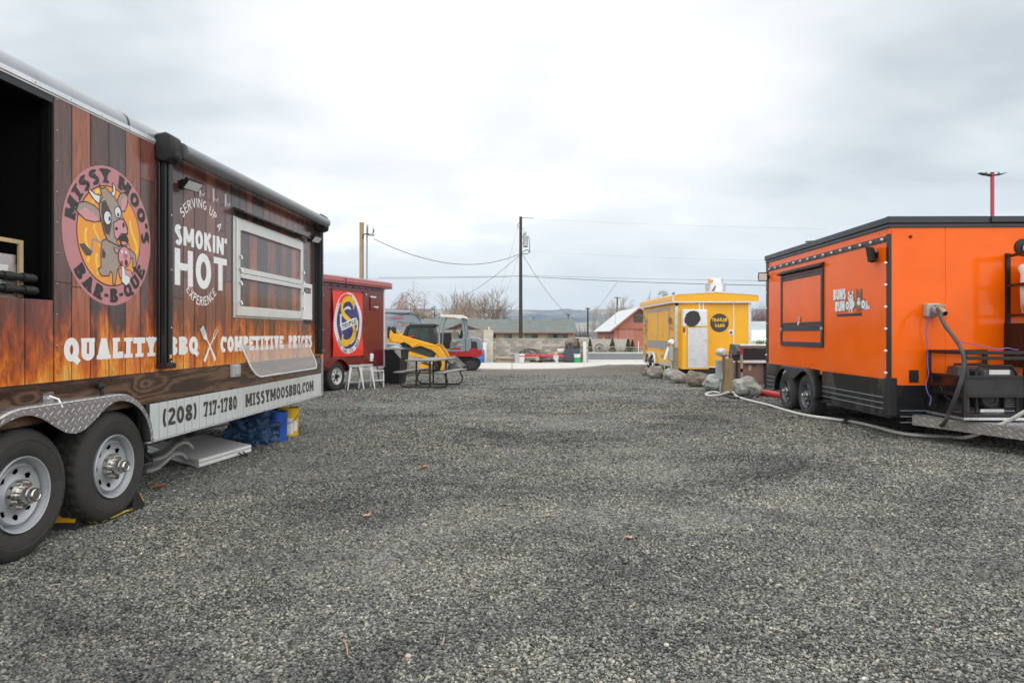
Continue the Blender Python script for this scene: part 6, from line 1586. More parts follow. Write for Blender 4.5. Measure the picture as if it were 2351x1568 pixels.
pebble(756, 1394, .009, (.50,.28,.18), 'orange-brown pebble on the near gravel')
# ================================================================== MACHINES
class Trace:
    """side profile of a machine standing at depth Z, given in photo units and extruded to real thickness"""
    def __init__(s, name, label, cat, Z, px0, sc, ox, oy, pyg):
        s.Z, s.k = Z, Z/F; s.sc, s.ox, s.oy = sc, ox, oy
        s.org = Vector(((px0-CX)*s.k, Z, H-(pyg-HY)*s.k)); s.t = thing(name, label, cat, s.org)
    def p(s, x, y, d=0): return Vector((((x*s.sc+s.ox)-CX)*s.k-s.org.x, d, H-((y*s.sc+s.oy)-HY)*s.k-s.org.z))
    def prism(s, mb, pts, d0, d1): mb.prism([s.p(x, y, d0) for x, y in pts], (0, d1-d0, 0)); return mb
    def part(s, name, pts, d0, d1, mat, parent=None, bevel=.02):
        m = MB()
        for q in (pts if isinstance(pts[0], list) else [pts]): s.prism(m, q, d0, d1)
        return m.build(name, mat, parent or s.t, bevel=bevel)
def track_loop(T, cx0, cx1, cy0, cy1, d0, d1, mat, n=56):
    """rubber track: rounded loop (photo units) with cleats"""
    ry = (cy1-cy0)/2; m = MB(); L = []
    for i in range(14): a = R(90+180*i/13); L.append((cx0+ry+ry*math.cos(a), (cy0+cy1)/2-ry*math.sin(a)))
    for i in range(14): a = R(-90+180*i/13); L.append((cx1-ry+ry*math.cos(a), (cy0+cy1)/2-ry*math.sin(a)))
    c = Vector((sum(p[0] for p in L)/len(L), (cy0+cy1)/2))
    inn = [((x-c.x)*.93+c.x, (y-c.y)*.84+c.y) for x, y in L]
    k = len(L)
    vs = [T.p(x, y, d0) for x, y in L]+[T.p(x, y, d1) for x, y in L]+[T.p(x, y, d0) for x, y in inn]+[T.p(x, y, d1) for x, y in inn]
    fs = []
    for i in range(k):
        j = (i+1) % k; fs += [(i, j, j+k, i+k), (i+2*k, i+3*k, j+3*k, j+2*k), (i, i+2*k, j+2*k, j), (i+k, j+k, j+3*k, i+3*k)]
    m.add(vs, fs)
    per = []
    for i in range(k):
        a, b = Vector(L[i]), Vector(L[(i+1) % k]); q = max(1, int((b-a).length/14))
        per += [(a+(b-a)*j/q, b-a) for j in range(q)]
    for q, d in per[::2]:
        A, B = T.p(q.x, q.y, (d0+d1)/2), T.p(q.x+d.x*.01, q.y+d.y*.01, (d0+d1)/2)
        dd = (B-A).normalized(); nn = dd.cross(Vector((0,1,0)))
        m.obox(A, dd*.04, Vector((0,d1-d0,0)), nn*.05)
    return m.build('track', mat, T.t)
TRK = M('track_rubber', (.03,.027,.024), .8, var=.3, scale=9, dirt=.7, dirtcol=(.17,.135,.095))
MYEL = M('machine_yellow', (.80,.38,.012), .4, var=.1, scale=2, dirt=.2, dirtcol=(.42,.24,.08)); MBLK = M('machine_black', (.018,.02,.022), .45, var=.2, dirt=.25, dirtcol=(.07,.06,.05))
MGRY = M('machine_grey', (.22,.27,.31), .4, var=.08, scale=2, dirt=.15, dirtcol=(.16,.16,.15)); MRED = M('machine_red', (.46,.015,.018), .4, var=.12, scale=2, dirt=.35, dirtcol=(.20,.035,.03))
MSTL = M('worn_steel', (.33,.33,.32), .4, .8, var=.3, scale=5, dirt=.35, dirtcol=(.2,.16,.12)); GLS = M('dark_glass', (.02,.035,.035), .06, 0, var=.1, spec=.7)
# ---- yellow compact track loader facing away from us to the right
T = Trace('track_loader', 'yellow compact track loader with black cab, bucket lowered, behind the picnic table', 'loader', 28.0, 960, .1406, 869.4, 685.7, 857)
W_ = 1.75
T.part('chassis', [(330,690),(480,640),(850,720),(930,900),(900,1010),(480,930),(330,820)], .25, W_-.25, MBLK)
T.part('rear_body', [(125,640),(170,640),(240,735),(330,700),(360,860),(300,930),(125,930)], .3, W_-.3, MYEL)
cab = MB()
cab_o = [(372,600),(395,540),(430,450),(500,412),(905,410),(930,425),(925,445),(872,470),(905,560),(905,745),(840,735),(500,640)]
T.prism(cab, [(372,600),(395,540),(430,450),(500,412),(540,412),(470,490),(450,560),(455,615)], .32, W_-.32)
T.prism(cab, [(500,412),(905,410),(930,425),(925,445),(872,465),(500,465),(470,490)], .30, W_-.30); T.prism(cab, [(805,465),(872,465),(905,560),(905,745),(838,735),(820,640)], .32, W_-.32)
co = cab.build('cab', MBLK, T.t, bevel=.02)
T.part('side_glass', [(470,490),(500,465),(805,465),(820,640),(838,735),(650,690),(455,610)], .36, .375, M('glass_green_grey', (.10,.16,.15), .12, 0, var=.35, scale=6), co, 0)
T.part('side_glass', [(470,490),(500,465),(805,465),(820,640),(838,735),(650,690),(455,610)], W_-.375, W_-.36, M('glass_green_grey', (.10,.16,.15)), co, 0)
gm = MB()
for i in range(13):
    x = 470+i*27; gm.bar(T.p(x, 468, .345), T.p(x+14, 615+i*9, .345), .008)
for j in range(8):
    y = 490+j*26; gm.bar(T.p(468, y, .345), T.p(826, y+18, .345), .008)
gm.bar(T.p(635,468,.34), T.p(650,690,.34), .02); gm.build('window_mesh', MBLK, co)['kind'] = 'stuff'
lo = MB(); T.prism(lo, [(520,790),(640,740),(890,830),(880,900),(830,960),(480,860)], .24, .26); lo.build('side_panel', M('panel_dark_green_mesh', (.045,.06,.058), .4, var=.4, scale=25), T.t)
arm_o = [(172,600),(190,505),(245,570),(380,600),(930,755),(985,775),(1012,815),(1058,880),(1112,975),(1040,982),(965,940),(925,885),(870,842),(690,775),(560,800),(520,768),(430,720),(350,690),(240,722),(178,645)]
a1 = T.part('lift_arm', arm_o, .0, .16, MYEL, bevel=.025); T.part('lift_arm', arm_o, W_-.16, W_, MYEL, bevel=.025)
pk = MB(); T.prism(pk, [(515,735),(570,760),(680,715),(560,800),(518,770)], -.03, -.002); T.prism(pk, [(300,700),(340,685),(430,705),(345,730)], -.03, -.002); pk.build('arm_bracket', MYEL, a1, bevel=.01)
T.part('front_link', [[(1010,985),(1090,985),(1075,1150),(1040,1190),(1000,1170),(1030,1080)], [(930,900),(975,945),(945,985),(905,975)]], .05, .2, MYEL)
lk = MB(); T.prism(lk, [(122,480),(150,440),(185,470),(178,640),(122,640)], .2, .34); T.prism(lk, [(200,470),(225,448),(262,480),(270,570),(205,540)], .05, .2); T.prism(lk, [(122,480),(150,440),(185,470),(178,640),(122,640)], W_-.34, W_-.2); lk.build('rear_link', MBLK, T.t, bevel=.03)
m = MB(); m.tube([T.p(365,840,.2), T.p(470,775,.2)], .03, 10); m.tube([T.p(455,782,.2), T.p(520,750,.2)], .018, 8); m.build('lift_cylinder', M('cylinder_dark', (.05,.055,.055), .35, .5), T.t)
m = MB(); T.prism(m, [(430,855),(470,850),(870,975),(850,990),(480,935)], .02, .22); T.prism(m, [(430,855),(470,850),(870,975),(850,990),(480,935)], W_-.22, W_-.02); m.build('side_beam', MYEL, T.t, bevel=.015)
MB().bar(T.p(455,625,.28), T.p(575,605,.28), .05, .05).build('safety_bar', M('safety_red', (.6,.02,.03), .4), T.t)
for d0 in (.0, W_-.42):
    track_loop(T, 480, 935, 1000, 1225, d0, d0+.42, TRK)
    rf_ = MB(); T.prism(rf_, [(560,1080),(690,1060),(780,1090),(860,1100),(895,1135),(880,1175),(740,1210),(560,1180)], d0+.03, d0+.39); r_o = rf_.build('roller_frame', MYEL, T.t, bevel=.02)
    rl = MB()
    for x in (590,650,710,770): c_ = T.p(x, 1185, d0); rl.tube([c_+Vector((0,-.01,0)), c_+Vector((0,.40,0))], .085, 14)
    c_ = T.p(865,1140,d0); rl.tube([c_+Vector((0,.02,0)), c_+Vector((0,.38,0))], .17, 20); rl.build('rollers', M('roller_rust', (.25,.17,.10), .6, .3), r_o)
bk = MB(); T.prism(bk, [(1085,1010),(1130,960),(1190,945),(1225,985),(1215,1060),(1130,1050)], -.02, W_+.02); T.prism(bk, [(1060,1200),(1085,1060),(1130,1000),(1150,1040),(1110,1190),(1390,1205),(1395,1225),(1060,1225)], -.02, .02); T.prism(bk, [(1060,1215),(1390,1212),(1395,1228),(1060,1228)], .02, W_-.02); T.prism(bk, [(1060,1200),(1085,1060),(1130,1000),(1140,1010),(1095,1075),(1075,1200)], .02, W_-.02)
bk.add([T.p(1200,960,-.02), T.p(1235,985,-.02), T.p(1385,1130,-.02), T.p(1330,1135,-.02)], [(0,1,2,3)]); T.prism(bk, [(1195,960),(1235,985),(1380,1130),(1290,1150),(1110,1190),(1090,1090)], W_, W_+.03)
bk.build('bucket', MSTL, T.t)
# ---- grey and red mini excavator
E = Trace('mini_excavator', 'grey and red tracked excavator with white canopy parked at the edge of the concrete', 'excavator', 30.5, 1065, .1015, 1004.1, 710.2, 850)
D = 1.75
E.part('upper_frame', [(150,960),(725,950),(740,975),(725,1080),(380,1082),(180,1060)], .1, D-.1, MRED, bevel=.04)
E.part('counterweight', [(725,885),(915,885),(925,940),(1000,940),(1015,960),(1010,1040),(960,1078),(860,1082),(725,1078)], .08, D-.08, MRED, bevel=.07)
hd = E.part('engine_cover', [(365,880),(430,815),(520,690),(570,655),(770,650),(900,655),(955,672),(980,705),(985,760),(1000,920),(915,930),(915,880),(765,880),(760,945),(620,950),(365,945)], .10, D-.10, MGRY, bevel=.05)
E.part('vent_panel', [(768,725),(890,730),(900,878),(768,878)], .085, .10, M('vent_black', (.02,.02,.022), .5), hd, 0)
gp = MB(); gp.bar(E.p(632,655,.094), E.p(632,948,.094), .02); gp.bar(E.p(765,655,.094), E.p(765,880,.094), .02); gp.build('panel_gap', M('gap_dark', (.06,.07,.08), .6), hd)
m = MB(); E.prism(m, [(370,865),(515,865),(515,915),(370,915)], .092, .098); m.build('model_plate', MRED, hd, bevel=0)
E.part('floor_deck', [(130,925),(400,925),(620,950),(620,962),(150,962)], .08, D-.08, MGRY, bevel=.01)
E.part('seat_base', [(270,760),(370,740),(480,700),(500,760),(360,920),(255,920)], .45, 1.3, M('seat_base_khaki', (.20,.21,.18), .6, var=.2))
E.part('console', [(290,520),(370,500),(440,540),(470,660),(370,690),(300,600)], .5, 1.2, M('console_khaki', (.24,.23,.17), .6, var=.3), bevel=.03)
E.part('seat', [[(505,470),(540,462),(555,480),(555,560),(525,665),(470,660),(480,600)], [(420,640),(520,640),(520,670),(420,668)]], .55, 1.15, MBLK, bevel=.04)
m = MB()
for x0_, y0_, x1_, y1_ in ((400,410,375,480),(375,480,330,560),(440,510,400,560),(455,560,470,620)): m.tube([E.p(x0_,y0_,.6), E.p(x1_,y1_,.6)], .018, 6)
m.ball(tuple(E.p(400,408,.6)), .04, 8, 5); m.build('control_levers', MBLK, E.t)
E.part('far_console', [(0,530),(250,525),(270,730),(255,910),(0,905)], 1.2, D-.15, MBLK)
m = MB()
for a_, b_, dd in (((30,640),(130,185),.12),((35,640),(125,185),D-.12),((105,560),(205,190),.35)):
    pts = [E.p(15,820,dd)] if dd != .35 else [E.p(95,840,dd)]
    x0_ = 15 if dd != .35 else 95
    pts = [E.p(x0_, 835, dd), E.p(x0_+8, 600, dd), E.p(x0_+25, 420, dd), E.p(x0_+60, 270, dd), E.p(x0_+105, 185, dd)]
    m.tube(pts, .03, 10)
m.build('front_pillar', MGRY, E.t)
E.part('rear_pillar', [[(535,215),(580,205),(625,655),(575,655)],[(600,210),(632,205),(662,640),(640,650)]], .25, .40, MGRY, bevel=.01); E.part('rear_pillar', [[(535,215),(632,205),(662,640),(575,655)]], D-.4, D-.3, MGRY, bevel=.01)
E.part('canopy', [(62,125),(85,112),(130,120),(545,125),(600,150),(655,190),(650,212),(575,195),(520,218),(440,205),(400,185),(75,172)], .05, D-.05, M('canopy_white', (.72,.71,.67), .5, var=.06), bevel=.03)
m = MB(); pts = [E.p(315,740,.1), E.p(315,690,.1), E.p(345,668,.1), E.p(520,668,.1)]; m.tube(pts, .02, 8); m.tube([E.p(315,740,.1), E.p(320,830,.1), E.p(365,885,.1)], .02, 8); m.build('grab_rail', MGRY, E.t)
m = MB()
for q in ribbon([(450,805),(470,790),(475,812),(500,798),(512,814),(530,798),(545,812),(565,800),(585,808),(605,798)], 11, 6): m.add([E.p(v.x, v.y, .092) for v in q], [(0,1,2,3)])
m.build('decal', M('decal_pale_orange', (.72,.50,.28), .5), hd)
for d0 in (.0, D-.32):
    track_loop(E, -60, 935, 1128, 1378, d0, d0+.32, TRK)
    fr_ = MB(); E.prism(fr_, [(-20,1170),(640,1165),(700,1200),(690,1330),(-20,1345)], d0+.04, d0+.28); fo = fr_.build('track_frame', MBLK, E.t)
    c_ = E.p(765,1258,d0); w_o = MB(); w_o.lathe(tuple(c_), (0,1,0), [(-.01,.001),(-.01,.17),(.0,.18),(.02,.185),(.02,.24),(.28,.24)], 28); w_o.build('sprocket', M('sprocket_dark', (.05,.05,.05), .5, .3), fo)
    tt = MB()
    for i in range(16): a = 2*math.pi*i/16; tt.ball(tuple(c_+Vector((.25*math.cos(a), .10, .25*math.sin(a)))), .028, 6, 4)
    tt.build('sprocket_teeth', MSTL, fo)
m = MB(); m.tube([E.p(560,1100,D/2), E.p(560,1180,D/2)], .5, 20); m.box(tuple(E.p(380,1080,.3)), tuple(E.p(800,1130,D-.3))); m.build('slew_ring', M('slew_dark', (.03,.028,.026), .6), E.t)
# boom reaching back behind the loader and the maroon trailer (photo units of the other crop)
B_ = Trace('boom_tmp', '', '', 31.0, 1065, .1406, 869.4, 685.7, 850)
bpy.data.objects.remove(B_.t); B_.t = E.t; B_.org = E.org
bm = B_.part('boom', [(40,300),(120,292),(240,275),(490,262),(560,260),(600,275),(665,330),(712,395),(790,560),(840,700),(760,730),(690,560),(640,420),(560,385),(440,395),(320,372),(120,345),(40,345)], .75, 1.0, MGRY, bevel=.03)
m = MB(); m.tube([B_.p(30,215,.86), B_.p(500,222,.86)], .095, 16); m.tube([B_.p(150,200,.86), B_.p(150,230,.86)], .1, 16); m.build('arm_cylinder', MGRY, bm)
m = MB(); m.tube(spline([B_.p(180,235,.72), B_.p(350,255,.72), B_.p(520,235,.72), B_.p(620,290,.72), B_.p(680,360,.72)]), .02, 6); m.build('hydraulic_hose', MBLK, bm); 
m = MB(); B_.prism(m, [(480,225),(530,208),(565,225),(560,262),(500,262)], .72, 1.03); m.build('boom_lug', MGRY, bm, bevel=.01)
m = MB(); write(m, 'TAKEUCHI', lambda u, v, l: B_.p(180+u*50, 336-v*50-u*1.0, .742-l*.001), .56, 4.0, .27, False, .1); m.build('lettering', M('decal_red', (.62,.02,.03), .5), bm)
m = MB(); B_.prism(m, [(-160,240),(40,285),(60,350),(20,360),(-170,290)], .78, .97); B_.prism(m, [(-170,240),(-120,250),(-120,900),(-150,930),(-190,900),(-200,300)], .78, .97); m.build('dipper_arm', MGRY, bm, bevel=.02)
# ---- grey-blue hood between bin and loader
K = Trace('air_compressor', 'grey-blue machine hood rising behind the wheeled bin beside the loader', 'compressor', 24.5, 900, .1406, 869.4, 685.7, 853)
k0 = K.part('hood', [(20,735),(120,728),(270,745),(300,765),(318,850),(318,1000),(20,1000)], 0, 1.0, MGRY, bevel=.06)
K.part('side_recess', [(150,775),(285,785),(305,870),(140,870)], -.012, -.001, M('recess_blue_grey', (.15,.20,.235), .5), k0, 0); K.part('top_grille', [(150,755),(265,765),(262,772),(150,765)], -.014, -.001, MBLK, k0, 0)
K.part('frame', [(10,1000),(330,1000),(330,1050),(10,1050)], .05, .95, MBLK)
for x in (90, 250):
    c_ = K.p(x, 1110, 0); MB().lathe(tuple(c_), (0,1,0), [(-.02,.001),(-.02,.14),(0,.22),(.03,.24),(.14,.24),(.16,.2)], 24).build('wheel', RUBBER, K.t)
# ================================================================== BLOCK WALL
WZ = 48.0; kw = WZ/F
def wx(px_): return (px_-CX)*kw
gw = gz(0, WZ)
bw_ = thing('block_wall', 'long grey concrete block wall with taller block pillars at the far edge of the concrete', 'wall', (0, WZ, gw))
def blockmat(name, c, v=.2): return M(name, c, .92, var=v, scale=2.2, bump=.35, bscale=35, coord='Object')
BM = []
for i, c in enumerate(((.33,.30,.265),(.285,.262,.235),(.38,.35,.31),(.25,.232,.21),(.42,.385,.335))): BM.append(blockmat('block_grey_%d' % i, c))
PM = [blockmat('block_cream_%d' % i, c) for i, c in enumerate(((.50,.455,.375),(.455,.41,.335),(.53,.485,.41)))]
PP = [blockmat('block_pinkish_%d' % i, c) for i, c in enumerate(((.40,.34,.29),(.30,.245,.21),(.46,.42,.35),(.34,.28,.245)))]
CH = .195; BL = .406
meshes = {}
def block(x0, x1, y0, y1, z0, z1, mats, rnd):
    m = mats[rnd.randrange(len(mats))]; key = (round(x1-x0,3), round(y1-y0,3), round(z1-z0,3), m.name)
    if key not in meshes:
        a, b, c = (x1-x0)/2-.005, (y1-y0)/2, (z1-z0)/2-.005
        meshes[key] = MB().box((-a,-b,-c),(a,b,c)).mesh('block', m)
    o = bpy.data.objects.new('block', meshes[key]); COL.objects.link(o); o.parent = bw_
    o.location = ((x0+x1)/2, (y0+y1)/2+rnd.uniform(-.004,.004), (z0+z1)/2)
rnd = random.Random(21)
def course(xa, xb, y0, y1, z0, off, mats, h=CH):
    x = xa-off
    while x < xb-.01:
        a, b = max(x, xa), min(x+BL, xb)
        if b-a > .03: block(a, b, y0, y1, z0, z0+h, mats, rnd)
        x += BL
xa, xb = wx(1132), wx(1327.5)
for c in range(9): course(xa, xb, 0, .2, c*CH, BL/2*(c % 2), (BM[1:2]+BM[3:4]+BM[:1]) if c == 8 else BM, CH)
MB().box((xa, .006, -.3), (xb, .194, 9*CH-.004)).build('mortar', M('mortar_grey', (.28,.26,.235), .95, var=.1), bw_)
xl = wx(1020)
for c in range(7, 12): course(xl, wx(1111), 0, .2, c*CH, BL/2*(c % 2), BM[1:2]+BM[3:4]+BM[:1])
MB().box((wx(800), .006, -.3), (wx(1111), .194, 12*CH-.004)).build('mortar', M('mortar_grey', (.28,.26,.235)), bw_)
for c in range(12): course(wx(1110.5), wx(1132.5), -.25, .25, c*CH, BL/2*(c % 2), PM if c < 11 else PM[1:2])
MB().box((wx(1110.5)+.006, -.244, -.3), (wx(1132.5)-.006, .244, 12*CH-.004)).build('mortar', M('mortar_cream', (.42,.38,.31), .95), bw_)
for c in range(9): course(wx(1327.8), wx(1349.5), -.25, .25, c*CH, BL/2*(c % 2), PP)
MB().box((wx(1327.8)+.006, -.244, -.3), (wx(1349.5)-.006, .244, 9*CH-.004)).build('mortar', M('mortar_cream', (.42,.38,.31)), bw_)
MB().box((wx(1320), -.28, 9*CH), (wx(1350.5), .28, 9*CH+.05)).build('cap_stone', M('cap_pale', (.6,.58,.54), .9), bw_)
MB().box((wx(1123)-.05,-.1,12*CH),(wx(1123)+.05,.0,12*CH+.2)).build('yellow_marker', M('marker_yellow', (.75,.60,.02), .5), bw_)
# panels leaning on the pillars
def wthing(name, label, cat, px_, y=-.4): return thing(name, label, cat, (wx(px_), WZ+y, gz(0, WZ+y)+.05))
WPAN = M('leaning_panel_white', (.66,.67,.66), .5, var=.05)
for a_, b_, h_, lab in ((1106,1112,.155,None),):
    t = wthing('leaning_board', 'white board leaning against the cream block pillar by the blue drum', 'board', 1113.5, -.35); MB().obox((0,0,.70),(.26,0,0),(0,.03,.0),(0,.06,1.40)).build('panel', WPAN, t)
t = wthing('leaning_board', 'white ribbed board leaning against the pinkish pillar at the road', 'board', 1340, -.42); m = MB(); m.obox((.03,0,.73),(.24,0,0),(0,.025,0),(0,.08,1.46)); 
for i in range(4): m.obox((-.055+i*.056,-.018,.73),(.015,0,0),(0,.012,0),(0,.08,1.44))
m.build('panel', WPAN, t)
t = wthing('blue_drum', 'blue plastic drum standing beside the cream block pillar behind the excavator', 'drum', 1104, -.9); m = MB(); m.lathe((0,0,0),(0,0,1),[(0,.001),(0,.26),(.03,.29),(.28,.29),(.30,.305),(.32,.29),(.6,.29),(.62,.305),(.64,.29),(.86,.29),(.9,.26),(.9,.001)],28); m.build('shell', M('drum_blue', (.015,.14,.42), .4), t)
# building leftovers along the wall
t = wthing('red_beam', 'long red steel beam lying on timbers along the block wall', 'beam', 1250, -.75)
MB().prism([(wx(1186)-wx(1250),-.12,.42),(wx(1325)-wx(1250)-1.0,-.12,.38),(wx(1325)-wx(1250)-1.0,.1,.38),(wx(1186)-wx(1250),.1,.42)],(0,0,.16)).build('beam', M('beam_red', (.55,.045,.06), .5, var=.1), t, bevel=.03)
TIMB = M('bare_timber', (.42,.34,.25), .8, var=.25, scale=3)
for i, (a_, b_, z_, y_, lab) in enumerate(((1137,1232,.30,-1.15,'long pale timber rail with a rolled end in front of the red beam'),(1150,1262,.16,-.9,'grey weathered timber lying under the red beam'),(1140,1215,.02,-1.0,'brown timber lying lowest in the pile by the wall'),(1225,1258,.36,-.6,'short tan timber sticking out beyond the red beam'))):
    t = wthing('timber', lab, 'timber', (a_+b_)/2, y_); hl = (b_-a_)*kw/2
    m = MB(); m.box((-hl,-.06,z_),(hl,.06,z_+.11))
    if i == 0: m.tube([(hl,-.1,z_-.02),(hl,.1,z_-.02)], .16, 14)
    m.build('plank', TIMB if i != 1 else M('timber_grey', (.30,.28,.25), .85, var=.2), t, bevel=.01)
t = wthing('hose_coil', 'dark coiled hose resting on the red beam against the wall', 'hose', 1214, -.35)
m = MB()
for r_, dx in ((.62,0),(.52,.1),(.45,-.3),(.58,.22)): m.tube([(dx+r_*math.cos(a_), -.1+.1*math.sin(a_*2), .50+r_*.75*math.sin(a_)) for a_ in [math.pi*i/16 for i in range(17)]], .04, 8)
m.build('coil', M('hose_grey_green', (.07,.085,.085), .6), t)
for px_, c_, lab, col in ((1191.5, WPAN, 'white bucket with red band before the timbers', 'w'), (1184, M('bucket_grey', (.42,.44,.45), .5), 'grey metal bucket beside the red-banded white one', 'g')):
    t = wthing('bucket', lab, 'bucket', 1195.5+11.3 if col == 'w' else 1181.5, -1.5); t.location.x = wx(1202 if col == 'w' else 1182); m = MB(); m.lathe((0,0,0),(0,0,1),[(0,.001),(0,.19),(.55,.235),(.56,.25),(.62,.25),(.62,.235),(.1,.18),(.1,.001)],24); m.build('shell', c_, t)
    if col == 'w': MB().lathe((0,0,.42),(0,0,1),[(0,.228),(.0,.233),(.07,.238),(.07,.232)],24).build('red_band', M('band_red', (.6,.05,.05), .5), t)
    if col == 'w': t.location.x = wx(1191.8+4.5)
    else: t.location.x = wx(1188)
bpy.context.view_layer.update()
for o in list(COL.objects):
    pass
t = wthing('bucket', 'green and white bucket in front of the dark tub near the pinkish pillar', 'bucket', 1322.5, -.75); m = MB(); m.lathe((0,0,0),(0,0,1),[(0,.001),(0,.2),(.36,.22)],24); m.build('shell', M('bucket_green', (.02,.36,.12), .5), t); m = MB(); m.lathe((0,0,0),(0,0,1),[(.36,.22),(.55,.235),(.56,.25),(.6,.25),(.6,.2),(.5,.001)],24); m.build('top_band', WPAN, t)
t = wthing('bucket', 'pale grey bucket with rubble inside, third along the wall toward the road', 'bucket', 1274.5, -.75); m = MB(); m.lathe((0,0,0),(0,0,1),[(0,.001),(0,.19),(.5,.22),(.5,.2),(.1,.17)],24); m.build('shell', M('bucket_pale', (.58,.59,.62), .5), t); MB().ball((0,0,.56), .17, 10, 7, (1,1,1.2)).build('rubble', M('rubble_tan', (.45,.33,.2), .9, bump=.6, bscale=18), t)
t = wthing('tub', 'dark grey tub piled with rusty chain and scrap by the pillar', 'tub', 1310, -.45); m = MB(); m.prism([(-.55,-.25,.1),(.5,-.25,.1),(.6,-.3,1.0),(-.5,-.3,.95)],(0,.5,0)); m.build('shell', M('tub_slate', (.05,.062,.08), .55, var=.2), t, bevel=.03)
m = MB(); rnd2 = random.Random(5)
for i in range(26):
    c_ = Vector((rnd2.uniform(-.35,.55), rnd2.uniform(-.25,.15), rnd2.uniform(1.0,1.35))); m.tube([c_+Vector((.1*math.cos(a_), .05*math.sin(a_*1.3), .09*math.sin(a_))) for a_ in [i_*.7+i for i_ in range(8)]], .028, 6)
m.build('scrap', M('scrap_rust', (.10,.06,.045), .6, .4, var=.4), t)['kind'] = 'stuff'
t = wthing('gas_bottle', 'pale cylinder lying behind the rubble bucket', 'cylinder', 1287, -.35); MB().tube([(-.25,0,.75),(.3,0,.8)], .2, 18).build('shell', M('bottle_pale', (.5,.5,.46), .5, var=.2), t); MB().box((-.2,-.15,0),(.25,.15,.56)).build('prop', TIMB, t)
t = wthing('paint_can', 'small white box standing on black hoses by the wall', 'box', 1239.5, -.3); MB().box((-.18,-.1,.3),(.18,.1,.55)).build('shell', WPAN, t); MB().box((-.16,-.09,0),(.16,.09,.3)).build('prop', MBLK, t)
t = wthing('pipe_pile', 'black pipes and hoses strewn low along the wall', 'pipes', 1240, -.7)
for i in range(6): MB().tube(spline([Vector((rnd2.uniform(-1.6,-1),rnd2.uniform(-.3,.2),.06+i*.04)), Vector((-.3,rnd2.uniform(-.3,.2),.1+i*.05)), Vector((.5,rnd2.uniform(-.3,.2),.12+i*.03)), Vector((rnd2.uniform(1.0,1.7),rnd2.uniform(-.3,.2),.05+i*.02))]), .035, 6).build('hose', M('hose_black', (.03,.03,.035), .5), t)
t = wthing('scrap_pile', 'small heap of white and rusty scrap beside the cream pillar', 'scrap', 1137, -.9)
m = MB()
for i in range(16): c_ = Vector((rnd2.uniform(-.2,.75), rnd2.uniform(-.3,.2), rnd2.uniform(.05,.4))); m.bar(c_, c_+Vector((rnd2.uniform(-.3,.3), rnd2.uniform(-.2,.2), rnd2.uniform(-.1,.1))), .08)
m.build('scrap', M('scrap_mixed', (.35,.28,.25), .6, var=.6, scale=7), t)['kind'] = 'stuff'
t = wthing('shovel_sheet', 'flat thin board lying on the concrete before the buckets', 'board', 1208, -2.2); t.location.z = gz(0, WZ-2.2)+.055; MB().prism([(-.6,-.3,0),(.7,-.15,0),(.9,.2,0),(-.4,.15,0)],(0,0,.03)).build('panel', M('board_grey', (.3,.3,.28), .6), t)
# ================================================================== HOUSE BEHIND THE WALL
HZ = 70.0; kh = HZ/F
def hx(px_): return (px_-CX)*kh
hg = gz(0, HZ)
hs = thing('ranch_house', 'long low tan house with grey-green shingle roof behind the block wall', 'house', (0, HZ, hg))
TAN_ = M('house_tan', (.47,.36,.22), .85, var=.08)
ez = H-(762.8-HY)*kh-hg
x0, x1 = hx(905), hx(1318.5)
MB().box((x0+.5, 0, 0), (x1, 9, ez+.12)).build('wall', TAN_, hs)
rg = H-(732.3-HY)*((HZ+4.5)/F)-hg
t = NT('roof_shingle'); br_ = t.node('ShaderNodeTexBrick'); t.link(t.mapping((1,1,1)), br_.inputs['Vector']); br_.inputs['Scale'].default_value = 1.0
br_.inputs['Brick Width'].default_value = .55; br_.inputs['Row Height'].default_value = .16; br_.inputs['Mortar Size'].default_value = .012
br_.inputs['Color1'].default_value = (.125,.143,.133,1); br_.inputs['Color2'].default_value = (.185,.207,.192,1); br_.inputs['Mortar'].default_value = (.075,.088,.082,1)
t.setb(t.mix(1., br_.outputs[0], t.ramp(t.noise(2.2, 6, .7), [(.3,.78),(.7,1.15)]), 'MULTIPLY'), .9); ROOFS = t.m
m = MB(); m.add([(x0-.6,-.6,ez),(x1+.35,-.6,ez),(hx(1316)*1.064,4.5,rg),(x0+2.5,4.5,rg),(x0-.6,9.6,ez),(x1+.35,9.6,ez)], [(0,1,2,3),(4,3,2,5),(1,5,2),(0,3,4)])
ro = m.build('roof', ROOFS, hs, fix=False)
MB().box((x0-.6,-.63,ez-.11),(x1+.36,-.605,ez+.02)).build('fascia', M('fascia_brown_pink', (.30,.17,.13), .7), hs)
MB().box((x0-.5,-.60,ez-.03),(x1+.3,-.001,ez-.005)).build('soffit', M('soffit', (.35,.28,.2), .8), hs)
WFR = M('window_frame_dark', (.16,.15,.13), .5)
for a_, b_, n in ((1130,1138.5,1),(1158.8,1175.2,2),(1206.4,1234.3,2),(1258.2,1303.4,4)):
    xa_, xb_ = hx(a_), hx(b_); z1_ = ez-.14; z0_ = z1_-1.05
    w = MB(); w.box((xa_,-.05,z0_),(xb_,-.001,z0_+.06)); w.box((xa_,-.05,z1_-.06),(xb_,-.001,z1_))
    for i in range(n+1): x_ = xa_+(xb_-xa_)*i/n; w.box((x_-.03,-.05,z0_+.06),(x_+.03,-.002,z1_-.06))
    wo = w.build('window', WFR, hs)
    for i in range(n):
        x_ = xa_+(xb_-xa_)*i/n; MB().box((x_+.03,-.03,z0_+.06),(x_+(xb_-xa_)/n-.03,-.012,z1_-.06)).build('pane', GLS if (i+n) % 2 else M('curtained_glass', (.16,.18,.17), .15), wo)
gx, gk = hx(1063), 3.0
g0, g1, gzk = hx(1012), hx(1122), H-(742.5-HY)*kh*.965-hg
